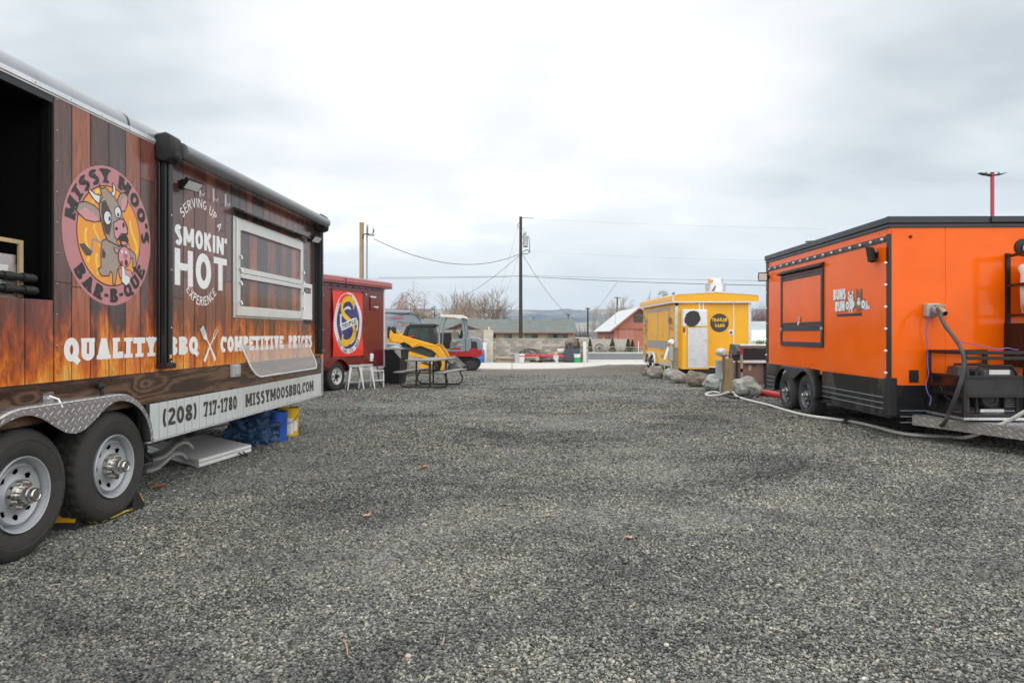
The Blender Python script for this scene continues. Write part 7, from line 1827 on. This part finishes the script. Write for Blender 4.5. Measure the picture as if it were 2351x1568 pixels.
m = MB(); m.prism([(g0+.35,-2.4,ez-.02),(g1-.35,-2.4,ez-.02),(gx,-2.4,gzk-.1)],(0,.1,0)); m.box((g0+.5,-2.4,0),(g1-.5,-2.3,ez-.03)); m.build('gable', M('gable_brown', (.235,.165,.13), .8, var=.15), hs)
m = MB(); m.add([(g0,-2.7,ez-.02),(gx,-2.7,gzk),(gx,4.0,gzk),(g0,4.0,ez-.02)],[(0,1,2,3)]); m.add([(g1,-2.7,ez-.02),(gx,-2.7,gzk),(gx,4.0,gzk),(g1,4.0,ez-.02)],[(0,1,2,3)]); m.build('porch_roof', ROOFS, hs, fix=False)
m = MB(); m.bar((g0,-2.72,ez-.06),(gx,-2.72,gzk-.04),.05,.14); m.bar((g1,-2.72,ez-.06),(gx,-2.72,gzk-.04),.05,.14); m.build('bargeboard', M('bargeboard_brown', (.13,.085,.065), .7), hs)
for px_, pz_ in ((1190,748),(1103,731),(1220,730)):
    x_ = hx(px_); z_ = H-(pz_-HY)*kh*1.02-hg; m = MB(); yy = 2.2 if px_ == 1190 else 4.5; m.tube([(x_,yy,z_-.35),(x_,yy,z_+.12)], .07, 8); m.obox((x_,yy-.05,z_-.28),(.5,0,0),(0,.3,0.1),(0,0,.03)); m.build('roof_vent', M('vent_pale', (.55,.55,.53), .5), hs)
# ================================================================== BRICK BARN HOUSE
BZ = 105.0; kb = BZ/F; bgz = gz(20, BZ)
def bq(px_, py_, y=0.): k_ = (BZ+y)/F; return ((px_-CX)*k_, y, H-(py_-HY)*k_-bgz)
bh_ = thing('brick_barn', 'salmon brick barn house with steep white metal roof and garage door', 'house', (0, BZ, bgz))
t = NT('salmon_brick'); b2 = t.node('ShaderNodeTexBrick'); t.link(t.mapping((1,1,1),(R(90),0,0)), b2.inputs['Vector']); b2.inputs['Scale'].default_value = 1; b2.inputs['Brick Width'].default_value = .3; b2.inputs['Row Height'].default_value = .1; b2.inputs['Mortar Size'].default_value = .012
b2.inputs['Color1'].default_value = (.40,.135,.095,1); b2.inputs['Color2'].default_value = (.49,.18,.125,1); b2.inputs['Mortar'].default_value = (.40,.20,.15,1); t.setb(b2.outputs[0], .85); BRK = t.m
lx = bq(1409,0)[0]; pkx, _, pkz = bq(1467,706.5); rx = 2*pkx-lx; ezb = bq(0,757.5)[2]; slope = (pkz-ezb)/(pkx-bq(1404,0)[0])
ew = pkz-slope*(pkx-lx)
m = MB(); m.prism([(lx,0,-.5),(rx,0,-.5),(rx,0,ew),(pkx,0,pkz-.1),(lx,0,ew)],(0,20,0)); m.build('wall', BRK, bh_)
ov = (bq(1404,0)[0]-lx)-.35
m = MB(); e0 = lx+ov; ee = pkz-slope*(pkx-e0)
for s_ in (-1,1):
    a_ = pkx+s_*(pkx-e0); m.prism([(a_,-.7,ee+.10),(pkx,-.7,pkz+.10),(pkx,-.7,pkz+.02),(a_,-.7,ee+.0)],(0,21,0))
m.build('roof', M('metal_roof_white', (.62,.64,.65), .35, .3, var=.08, scale=.5), bh_)
m = MB()
for s_ in (-1,1): a_ = pkx+s_*(pkx-e0); m.bar((a_,-.73,ee-.04),(pkx,-.73,pkz-.04),.06,.22)
m.build('bargeboard', M('bargeboard_salmon', (.40,.15,.11), .7), bh_)
ga, gb_ = bq(1420.5,757), bq(1455.5,790)
m = MB(); m.box((ga[0],-.06,-.5),(gb_[0],-.001,ga[2])); go = m.build('garage_door', M('garage_salmon', (.47,.195,.145), .6), bh_)
m = MB()
for i in range(6): m.box((ga[0]+.05,-.075,i*.55),(gb_[0]-.05,-.061,i*.55+.50))
m.build('door_panel', M('garage_salmon', (.47,.195,.145)), go); MB().box((ga[0]-.25,-.12,ga[2]),(rx,-.001,ga[2]+.22)).build('lintel', M('lintel_salmon', (.33,.115,.085), .8), bh_)
wa_, wb_ = bq(1455.5,718.7), bq(1478,740); m = MB(); m.box((wa_[0],-.06,wb_[2]),(wb_[0],-.001,wa_[2])); wo = m.build('window', M('window_surround_dark', (.12,.05,.04), .7), bh_)
for i in range(4):
    for j in range(2): x_ = wa_[0]+.12+i*(wb_[0]-wa_[0]-.2)/4; z_ = wb_[2]+.1+j*.7; MB().box((x_,-.075,z_),(x_+.28,-.062,z_+.5)).build('pane', GLS, wo)
m = MB(); m.box((lx-.04,4.5,.9),(lx-.001,7.0,2.3)); m.build('side_window', GLS, bh_)
m = MB(); m.tube([(pkx-3.2,3,ee+1.0),(pkx-3.2,3,ee+3.2)], .05, 6); m.build('vent_pipe', M('vent_pale', (.55,.55,.53)), bh_)
# ================================================================== FENCES, HEDGES, WHEEL
FZ = 87.0; kf = FZ/F; fg = gz(14, FZ)
def fx(px_): return (px_-CX)*kf
vf = thing('vinyl_fence', 'beige vinyl board fence across the road in front of the brick barn', 'fence', (0, FZ, fg))
VIN = M('vinyl_beige', (.50,.475,.42), .6, var=.06)
fh = H-(778.5-HY)*kf-fg
edges = [1335,1357,1386,1414,1441.5]
for a_, b_ in zip(edges, edges[1:]):
    m = MB(); n = int((fx(b_)-fx(a_))/.15)
    for i in range(n): x_ = fx(a_)+.08+i*(fx(b_)-fx(a_)-.16)/n; m.box((x_,-.02,.05),(x_+.135,.015,fh-.08+.0*i))
    m.box((fx(a_),-.03,fh-.1),(fx(b_),.03,fh)); m.box((fx(a_),-.03,.0),(fx(b_),.03,.12)); m.build('fence_panel', VIN, vf)
for a_ in edges: m = MB(); m.box((fx(a_)-.07,-.07,0),(fx(a_)+.07,.07,fh+.05)); m.ball((fx(a_),0,fh+.09),.085,8,5); m.build('post', VIN, vf)
CZ = 82.0; kc = CZ/F
cf = thing('chain_link_fence', 'low chain-link fence with thin rail running along the far kerb', 'fence', (0, CZ, gz(14, CZ)))
ch = H-(796.5-HY)*kc-gz(14, CZ); GALV = M('galvanised_pipe', (.42,.43,.42), .5, .5)
MB().tube([((1335-CX)*kc,0,ch),((1560-CX)*kc,0,ch)], .03, 6).build('rail', GALV, cf)
for px_ in (1350,1385,1420,1455,1490): MB().tube([((px_-CX)*kc,0,0),((px_-CX)*kc,0,ch+.05)], .035, 6).build('post', GALV, cf)
m = MB(); xx = (1335-CX)*kc
while xx < (1500-CX)*kc: m.bar((xx,.01,.05),(xx+ch*.8,.01,ch),.009); m.bar((xx+ch*.8,.013,.05),(xx,.013,ch),.009); xx += .28
m.build('netting', GALV, cf)['kind'] = 'stuff'
MB().tube([((1463.5-CX)*kc,-.6,0),((1463.8-CX)*kc,-.6,1.5)], .05, 8).build('marker_post', WHITEP, cf)
t = thing('wagon_wheel', 'dark old wagon wheel leaning on the beige fence', 'wagon wheel', (fx(1373), FZ-1.2, gz(12, FZ-1.2)+.1))
m = MB(); rW = .53; m.tube([(rW*math.cos(2*math.pi*i/40), 0, rW+rW*math.sin(2*math.pi*i/40)) for i in range(41)], .05, 8); WWD = M('wheel_wood_dark', (.055,.045,.035), .8); m.build('rim', WWD, t)
m = MB()
for i in range(12): a_ = 2*math.pi*i/12; m.bar((.1*math.cos(a_),0,rW+.1*math.sin(a_)),(rW*math.cos(a_),0,rW+rW*math.sin(a_)),.045)
m.build('spokes', WWD, t); MB().tube([(0,-.15,rW),(0,.1,rW)], .13, 12).build('hub', WWD, t)
def leafmass(m, fn, n, s, r_, cols):
    for i in range(n):
        c_ = Vector(fn(r_)); d = Vector((r_.gauss(0,1), r_.gauss(0,1), r_.gauss(0,1))).normalized(); u = d.orthogonal().normalized()*s*r_.uniform(.6,1.3); w = d.cross(u).normalized()*s*r_.uniform(.4,.9)
        m.col = cols[r_.randrange(len(cols))]
        m.add([c_-u*.5, c_+w*.5, c_+u*.5, c_-w*.5], [(0,1,2,3)])
LEAF = VC('leaf_mass', .75, .2)
def arbor(px_, pyt, pyb, wpx, label, seed, dep=84.0, cols=((.06,.075,.02),(.10,.085,.025),(.14,.095,.03),(.05,.07,.025))):
    k_ = dep/F; X = (px_-CX)*k_; z0 = gz(X, dep); h_ = (pyb-pyt)*k_; w_ = wpx*k_/2; r_ = random.Random(seed)
    t = thing('arborvitae', label, 'shrub', (X, dep, z0), 0, 'evergreen shrubs along the beige fence')
    MB().tube([(0,0,-.1),(0,0,h_*.8)], [.06,.02], 6).build('trunk', M('bark_brown', (.10,.075,.055), .9), t)
    def fn(q):
        z = q.random()**.85; rad = w_*(min(1, z*6))*(1-z)**.65*1.25*q.random()**.4; a = q.random()*6.283; return (rad*math.cos(a), rad*math.sin(a), z*h_)
    m = MB(); leafmass(m, fn, 800, .16, r_, cols); m.build('crown', LEAF, t, fix=False)
arbor(1354.5, 780, 813, 12, 'green-brown cone shrub just beyond the pinkish pillar', 1); arbor(1406, 779.5, 813, 15, 'brownish cone shrub in the middle of the beige fence', 2, cols=((.12,.085,.025),(.15,.10,.035),(.08,.08,.02)))
arbor(1442, 779, 813, 13, 'tall green cone shrub at the end of the beige fence', 3); arbor(1452, 782, 813, 12, 'green cone shrub nearest the brick barn door', 4, cols=((.05,.09,.02),(.08,.11,.03),(.06,.08,.02)))
m = MB(); rnd3 = random.Random(4)
leafmass(m, lambda q: ((q.uniform(1375,1470)-CX)*83.5/F, 83.5+q.uniform(-.6,.6), gz(14,83.5)+.1+.9*q.random()**2*abs(math.sin(q.random()*7))), 1500, .14, rnd3, ((.17,.17,.09),(.22,.20,.12),(.12,.14,.06)))
tag(m.build('verge_weeds', LEAF, None, fix=False), 'dry weeds growing along the chain-link fence', None, None, 'stuff')
# ================================================================== TREES
def bark(name, c): return M(name, c, .9, var=.25, scale=3)
def bare_tree(px_, pyt, wpx, Z, label, seed, cat='tree', col=(.16,.125,.10), leaf=None, droop=0., stems=3, up=.75, dens=4, name='bare_tree', twig=.022, levels=4, pyb=None):
    k_ = Z/F; X = (px_-CX)*k_; z0 = gz(X, Z); top = H-(pyt-HY)*k_-z0; w_ = wpx*k_/2; r_ = random.Random(seed)
    t = thing(name, label, cat, (X, Z, z0), 0, 'trees beyond the house and road')
    tr, cr = MB(), MB(); tips = []
    def grow(p, d, L, rad, lv):
        n = 3; pts = [p]; q = p.copy(); dd = d.copy()
        for i in range(n):
            dd = (dd+Vector((r_.gauss(0,.16), r_.gauss(0,.16), .05*up-droop*lv*.09+r_.gauss(0,.07)))).normalized(); q = q+dd*L/n; pts.append(q.copy())
        (tr if lv <= 1 else cr).tube(pts, [rad*(1-.45*i/n) for i in range(n+1)], 5 if lv < 2 else 3, cap=False)
        if lv >= levels: tips.append((q.copy(), dd.copy())); return
        for i in range(dens if lv < 3 else 4):
            f = r_.uniform(.35, 1.0) if i else 1.0; j = min(n, max(1, int(f*n+.5))); b = pts[j]
            a = Vector((r_.gauss(0,1), r_.gauss(0,1), r_.gauss(0,.5))).normalized(); nd = (dd*.85+a*(.80 if i else .3)+Vector((0,0,.16*up))).normalized()
            grow(b, nd, L*r_.uniform(.60,.80), max(twig*.5, rad*.52*(1 if i else 1.15)), lv+1)
    for s_ in range(stems):
        a = 2*math.pi*s_/stems+r_.random(); lean = .42 if stems > 1 else .05
        grow(Vector((.25*math.cos(a), .25*math.sin(a), 0)), Vector((lean*math.cos(a), lean*math.sin(a), 1)).normalized(), top*.36, top*.020+.04, 0)
    vs = [Vector(v) for v in tr.v+cr.v]; zm = max(v.z for v in vs); xs = sorted(abs(v.x) for v in vs); wm = xs[int(len(xs)*.97)]
    sx_, sz_ = w_/wm, top/zm
    for mb_ in (tr, cr): mb_.v = [(v[0]*sx_, v[1]*sx_, v[2]*sz_) for v in mb_.v]
    bm_ = bark('bark_%d%d' % (int(col[0]*100), int(col[2]*100)), col)
    tr.build('trunk', bm_, t, fix=False); co = cr.build('branches', bm_, t, fix=False)
    if leaf:
        m = MB()
        for p, d in tips:
            p = Vector((p.x*sx_, p.y*sx_, p.z*sz_))
            for i in range(leaf[1]):
                c_ = p+Vector((r_.gauss(0,.35), r_.gauss(0,.35), r_.gauss(-.15,.4))); u = Vector((r_.gauss(0,1), r_.gauss(0,1), r_.gauss(0,1))).normalized()*leaf[2]; w2 = u.orthogonal()*.7
                m.col = leaf[0][r_.randrange(len(leaf[0]))]; m.add([c_-u*.5, c_+w2*.5, c_+u*.5, c_-w2*.5], [(0,1,2,3)])
        m.build('crown', LEAF, t, fix=False)
RL2 = ((.46,.28,.23),(.38,.23,.19),(.52,.37,.30),(.33,.22,.19))
RL = ((.30,.17,.14),(.24,.14,.11),(.36,.24,.19),(.20,.13,.11))
bare_tree(955, 642, 92, 92, 'tall drooping reddish birch rising behind the excavator boom', 31, col=(.34,.24,.20), leaf=(RL2,2,.16), droop=1.0, stems=1, up=1.0, name='weeping_birch', levels=5, dens=4)
bare_tree(1030, 655, 90, 90, 'bare brown tree behind the excavator canopy', 32, col=(.30,.235,.18), stems=2)
bare_tree(1080, 652, 90, 96, 'bare many-stemmed tree behind the middle of the house roof', 33, col=(.33,.26,.20), stems=3)
bare_tree(1128, 655, 84, 88, 'bare tree with spreading straight limbs nearest the dark utility pole', 34, col=(.28,.22,.18), stems=3, up=1.0)
bare_tree(1410, 672, 90, 135, 'pale bare birch standing behind the brick barn roof', 35, col=(.46,.40,.36), stems=3, droop=.2, twig=.05)
bare_tree(1365, 702, 40, 140, 'small pale bare tree left of the brick barn', 42, col=(.34,.29,.25), stems=2, twig=.05)
bare_tree(1486, 663, 52, 120, 'bare upright tree just behind the yellow trailer roof', 36, col=(.27,.20,.18), stems=4, up=1.3)
bare_tree(1748, 690, 60, 70, 'bare grey tree between the yellow and orange trailers', 37, col=(.28,.23,.21), stems=3)
bare_tree(1744, 712, 44, 66, 'dense russet bare bush between the yellow and orange trailers', 38, 'shrub', (.21,.10,.085), leaf=(((.22,.09,.075),(.27,.13,.11),(.17,.08,.07)),2,.12), stems=6, up=.8, name='russet_bush', levels=4)
bare_tree(1075, 712, 120, 84, 'low russet bare bushes behind the house roof', 39, 'shrub', (.38,.23,.17), leaf=(((.44,.27,.19),(.37,.23,.17)),2,.14), stems=8, up=.4, name='russet_bush', levels=4, dens=4)
bare_tree(1330, 744, 60, 110, 'low dark bare brush at the end of the house roof', 43, 'shrub', (.15,.11,.10), stems=6, up=.5, name='bare_bush', levels=3)
def evergreen(px_, pyt, wpx, Z, label, seed, cols, rnd_=False, pyb=None):
    k_ = Z/F; X = (px_-CX)*k_; z0 = gz(X, Z); h_ = H-(pyt-HY)*k_-z0; w_ = wpx*k_/2; r_ = random.Random(seed)
    t = thing('evergreen_tree', label, 'tree', (X, Z, z0), 0, 'trees beyond the house and road')
    MB().tube([(0,0,-.2),(0,0,h_*.9)], [.25,.05], 8).build('trunk', bark('bark_dark', (.08,.06,.05)), t)
    cl = []
    for i in range(60):
        z = r_.uniform(.22,.97); rad = w_*((1-z)**.6 if not rnd_ else math.sqrt(max(0, 1-((z-.62)/.42)**2)))*r_.uniform(.5,1); a = r_.random()*6.283; cl.append(Vector((rad*math.cos(a), rad*math.sin(a), z*h_)))
    m = MB(); leafmass(m, lambda q: cl[q.randrange(60)]+Vector((q.gauss(0,1), q.gauss(0,1), q.gauss(0,.75)))*w_*.17, 3200, w_*.11, r_, cols); m.build('crown', LEAF, t, fix=False)
GC = ((.035,.06,.025),(.055,.085,.035),(.085,.11,.045),(.03,.05,.03))
evergreen(1522, 665, 30, 150, 'round dark green conifer above the yellow trailer roof', 51, GC, True); evergreen(1546, 668, 22, 155, 'small conifer tip beside the round dark green conifer', 52, GC)
evergreen(998, 700, 24, 100, 'olive green conifer among the bare trees left of the canopy', 53, ((.12,.115,.05),(.16,.14,.07),(.09,.10,.045)), True); evergreen(962, 716, 50, 82, 'golden-tan bush below the drooping birch', 54, ((.30,.24,.13),(.24,.22,.13),(.20,.20,.12)), True)
evergreen(1228, 727, 16, 95, 'small dark evergreen top just over the roof ridge by the pole', 55, GC, True)
# white fence, shed and green bush right of the yellow trailer
t = thing('white_fence', 'tall white vinyl fence between the yellow and orange trailers', 'fence', ((1740-CX)*44/F, 44, gz(15,44))); m = MB(); zf = H-(757-HY)*44/F-gz(15,44)
for i in range(3):
    m = MB(); m.box((-.7+i*1.5,0,0),(.78+i*1.5,.05,zf)); m.build('fence_panel', WHITEP, t)
t = thing('grey_shed', 'pale grey shed roof showing over the white fence', 'shed', ((1745-CX)*60/F, 60, gz(20,60))); zr = H-(737-HY)*60/F-gz(20,60); ze_ = H-(757-HY)*60/F-gz(20,60)
m = MB(); m.prism([(-.9,0,ze_-.2),(-.9,1.5,zr),(-.9,3,ze_-.2)],(3.5,0,0)); m.build('roof', M('shed_roof_grey', (.36,.41,.43), .7, var=.2, scale=2), t); MB().box((-.8,.3,0),(2.5,2.7,ze_-.2)).build('wall', WHITEP, t)
k_ = 40/F; t = thing('green_bush', 'bright green bush in front of the white fence', 'shrub', ((1745-CX)*k_, 40, gz(15,40))); r_ = random.Random(3); m = MB(); zt2 = H-(779-HY)*k_-gz(15,40)
leafmass(m, lambda q: (q.gauss(.1,.32), q.gauss(0,.3), zt2*(.55+.42*q.random()*(1-.3*abs(q.gauss(0,.4))))), 1100, .085, r_, ((.05,.20,.03),(.08,.27,.05),(.03,.13,.025))); m.build('foliage', LEAF, t, fix=False); MB().tube([(0,0,-.1),(0,0,zt2*.8)], .04, 6).build('stem', bark('bark_dark', (.08,.06,.05)), t)
# ================================================================== POLES, LAMPS, WIRES
DWOOD = M('pole_dark_wood', (.055,.040,.033), .85, var=.3, scale=3, bump=.3, bscale=20); TWOOD = M('pole_new_wood', (.40,.25,.12), .8, var=.25, scale=2.5, bump=.2, bscale=20)
UZ = 55.0; ku = UZ/F; X = (1195.5-CX)*ku
up_ = thing('utility_pole', 'tall dark wooden utility pole with grey transformer behind the block wall', 'utility pole', (X, UZ, gz(0,UZ)))
def uz(py_): return H-(py_-HY)*ku-gz(0,UZ)
def ux(px_): return (px_-1195.5)*ku
m = MB(); m.tube([(0,0,-.1),(0,0,uz(498))], [.165,.115], 14); m.build('pole', DWOOD, up_)
m = MB(); xt = ux(1206.5); m.lathe((xt,0,uz(566)),(0,0,1),[(0,.001),(0,.19),(.05,.20),(.78,.20),(.80,.215),(.84,.21),(.90,.10),(.92,.001)],24); tr_ = m.build('transformer', M('transformer_grey', (.45,.49,.47), .45), up_)
MB().lathe((xt,0,uz(566)-.05),(0,0,1),[(0,.001),(0,.18),(.05,.18)],20).build('base_ring', DWOOD, tr_)
m = MB(); m.box((0,-.05,uz(560)),(xt-.1,.05,uz(560)+.06)); m.box((0,-.05,uz(545)),(xt-.1,.05,uz(545)+.06)); m.tube([(xt+.02,0,uz(541)),(xt+.02,0,uz(533))],.05,8); m.tube([(xt-.12,0,uz(542)),(xt-.12,0,uz(536))],.06,8); m.build('bracket', M('bracket_grey', (.2,.22,.24), .5), tr_)
WIRE = M('wire_dark', (.035,.037,.042), .5)
m = MB(); m.tube(spline([Vector((ux(1214),0,uz(542))), Vector((ux(1215.5),0,uz(560))), Vector((ux(1215),0,uz(578))), Vector((ux(1209),0,uz(583))), Vector((ux(1198),0,uz(582)))]), .03, 6); m.tube(spline([Vector((ux(1200),0,uz(579))), Vector((ux(1210),0,uz(574))), Vector((ux(1218),0,uz(580)))]), .03, 6); m.tube(spline([Vector((ux(1199),0,uz(524))), Vector((ux(1203.5),0,uz(530))), Vector((ux(1201),0,uz(540)))]), .012, 5)
m.tube([Vector((0,0,uz(500.5))), Vector((ux(1226),-.1,uz(502)))], .025, 6); m.tube(spline([Vector((ux(1192),0,uz(512))), Vector((ux(1188.5),0,uz(516))), Vector((ux(1191),0,uz(523))), Vector((ux(1194),0,uz(523)))]), .025, 6); m.build('jumper_wire', WIRE, up_)
# small tan pole at the left with conduit, loops and lamp
LZ = 40.0; kl = LZ/F; X = (830.5-CX)*kl; lg_ = gz(-8,LZ)
lp_ = thing('wooden_pole', 'short new tan wooden pole with grey conduit and lamp arm behind the maroon trailer', 'utility pole', (X, LZ, lg_))
def lz(py_): return H-(py_-HY)*kl-lg_
def lxx(px_): return (px_-830.5)*kl
MB().tube([(0,0,-.1),(0,0,lz(511.5))], [.145,.13], 14).build('pole', TWOOD, lp_)
m = MB(); m.tube([(lxx(843),-.1,0),(lxx(843.5),-.1,lz(522)),(lxx(844.5),-.1,lz(518)),(lxx(846),-.1,lz(522))], .048, 8); m.tube([(lxx(835.5),-.12,0),(lxx(835),-.12,lz(550))], .03, 6); m.build('conduit', M('conduit_blue_grey', (.25,.29,.33), .45), lp_)
m = MB(); m.tube(spline([Vector((lxx(845),-.1,lz(524))), Vector((lxx(844.5),-.1,lz(537))), Vector((lxx(848),-.1,lz(541))), Vector((lxx(855),-.1,lz(540))), Vector((lxx(859),-.1,lz(532))), Vector((lxx(859.5),-.1,lz(527)))]), .025, 6); m.tube(spline([Vector((lxx(846),-.1,lz(524))), Vector((lxx(846),-.1,lz(538))), Vector((lxx(852),-.1,lz(541))), Vector((lxx(857),-.1,lz(535))), Vector((lxx(857),-.1,lz(523)))]), .02, 6); m.build('drip_loop', WIRE, lp_)
m = MB(); m.tube(spline([Vector((lxx(834),-.15,lz(548))), Vector((lxx(836),-.2,lz(541))), Vector((lxx(842),-.25,lz(539))), Vector((lxx(850),-.3,lz(539)))]), .035, 8); ao = m.build('lamp_arm', M('arm_dark', (.06,.06,.06), .5, .4), lp_)
m = MB(); m.prism([(lxx(849),-.42,lz(538)),(lxx(862),-.38,lz(540)),(lxx(862),-.38,lz(542)),(lxx(856),-.4,lz(543.5)),(lxx(850),-.42,lz(541))],(0,.28,0)); m.build('lamp_head', M('lamp_grey', (.33,.34,.33), .4), ao, bevel=.02)
# red double lamp standing beyond the orange trailer
RZ = 36.0; kr = RZ/F; X = (2278-CX)*kr
rl_ = thing('red_lamp_post', 'red lamp post with two black flat lamp heads above the orange trailer', 'lamp post', (X, RZ, -.1)); zt_ = H-(397-HY)*kr+.1
RD_ = M('lamp_post_red', (.42,.025,.06), .4, var=.06)
MB().box((-.065,-.065,0),(.065,.065,zt_)).build('pole', RD_, rl_); MB().box((-.085,-.085,zt_),(.085,.085,zt_+.02)).build('cap', RD_, rl_)
for s_ in (-1,1):
    m = MB(); m.prism([(s_*.066,-.13,zt_-.11),(s_*.2,-.13,zt_-.09),(s_*.42,-.13,zt_-.06),(s_*.68,-.13,zt_-.015),(s_*.72,-.13,zt_-.02),(s_*.45,-.13,zt_-.12),(s_*.2,-.13,zt_-.15),(s_*.066,-.13,zt_-.19)],(0,.26,0)); h = m.build('lamp_head', BLACKP, rl_, bevel=.01)
    MB().tube([(s_*.33,0,zt_-.08),(s_*.33,0,zt_+.03)], .05, 10).build('photocell', M('photocell_blue', (.05,.22,.30), .4), h)
# far poles
def far_pole(px_, pyt, wpx, Z, arm, label, r0=.16):
    k_ = Z/F; X = (px_-CX)*k_; z0 = gz(X, Z); t = thing('utility_pole', label, 'utility pole', (X, Z, z0), 0, 'distant utility poles'); h_ = H-(pyt-HY)*k_-z0
    MB().tube([(0,0,-.2),(0,0,h_)], [r0,r0*.7], 10).build('pole', DWOOD, t); m = MB()
    if arm: m.box((-arm*k_/2,-.06,h_-.25),(arm*k_/2,.06,h_-.12)); [m.tube([(x*arm*k_/2,0,h_-.12),(x*arm*k_/2,0,h_)], .03, 6) for x in (-.9,-.5,.5,.9)]; m.build('crossarm', DWOOD, t)
far_pole(1349.5, 706.5, 10, 108, 10, 'dark utility pole with crossarm rising by the pinkish pillar'); far_pole(1417, 682, 10, 150, 15, 'utility pole with crossarm behind the brick barn roof', .22); far_pole(1304.5, 721.5, 8, 160, 9, 'small distant utility pole over the end of the house roof', .16)
# wires
def wire(a, b, sag, r_, label, n=24, mat=WIRE, grp='overhead wires'):
    a, b = Vector(a), Vector(b); pts = [a+(b-a)*i/n-Vector((0,0,sag*4*(i/n)*(1-i/n))) for i in range(n+1)]
    tag(MB().tube(pts, r_, 5).build('power_line', mat, None, fix=False), label, 'wire', grp)
def pq(px_, py_, Z): return P(px_, py_, Z)
wire(pq(859,549,39.8), pq(1193.5,583,54.8), 1.15, .02, 'thick twisted cable sagging between the tan pole and the dark pole')
wire(pq(868,637.5,58), pq(1195,634,55), .02, .018, 'low cable running level from the maroon trailer to the dark pole'); wire(pq(800,641,62), pq(1170,636,58), .05, .009, 'thin line just under the low level cable at the maroon trailer')
wire(pq(1196,634,55), pq(1760,655.5,40), .10, .019, 'thick cable running level from the dark pole to the orange trailer'); wire(pq(1200,632,56), pq(1765,645,44), .06, .010, 'thin line just above the level cable over the yellow trailer')
wire(pq(1193,586,54.9), pq(1062,682,75), .25, .017, 'service wire slanting down from the dark pole to the bare trees'); wire(pq(1190.5,516,54.9), pq(1142,690,62), .0, .006, 'steep thin guy wire from the top of the dark pole')
wire(pq(1191,588,54.9), pq(1152,700,58), .0, .006, 'steep thin guy wire below the transformer of the dark pole'); wire(pq(1200,585,55), pq(1348,738,108), 1.6, .018, 'service wire curving down from the dark pole to the far pole')
wire(pq(1226,502.5,55), pq(1900,526,40), .1, .0032, 'very thin high line running right from the dark pole top'); wire(pq(1210,576,55), pq(1800,600,42), .1, .003, 'very thin middle line running right from the dark pole')
wire(pq(1417,648,46), pq(1350,735,108), .1, .012, 'line slanting down from the level cable to the far pole')
# ================================================================== AIR
hm = bpy.data.materials.new('haze_air'); hm.use_nodes = True; hn = hm.node_tree; hn.nodes.clear()
vo = hn.nodes.new('ShaderNodeVolumePrincipled'); vo.inputs['Density'].default_value = .00013; vo.inputs['Color'].default_value = (.66,.81,1,1); vo.inputs['Anisotropy'].default_value = .2
ho = hn.nodes.new('ShaderNodeOutputMaterial'); hn.links.new(vo.outputs[0], ho.inputs['Volume'])
hz_ = MB().box((-4200, -260, -16), (4200, 4700, 215)).build('haze', hm); tag(hz_, 'thin bluish valley air', None, None, 'stuff')
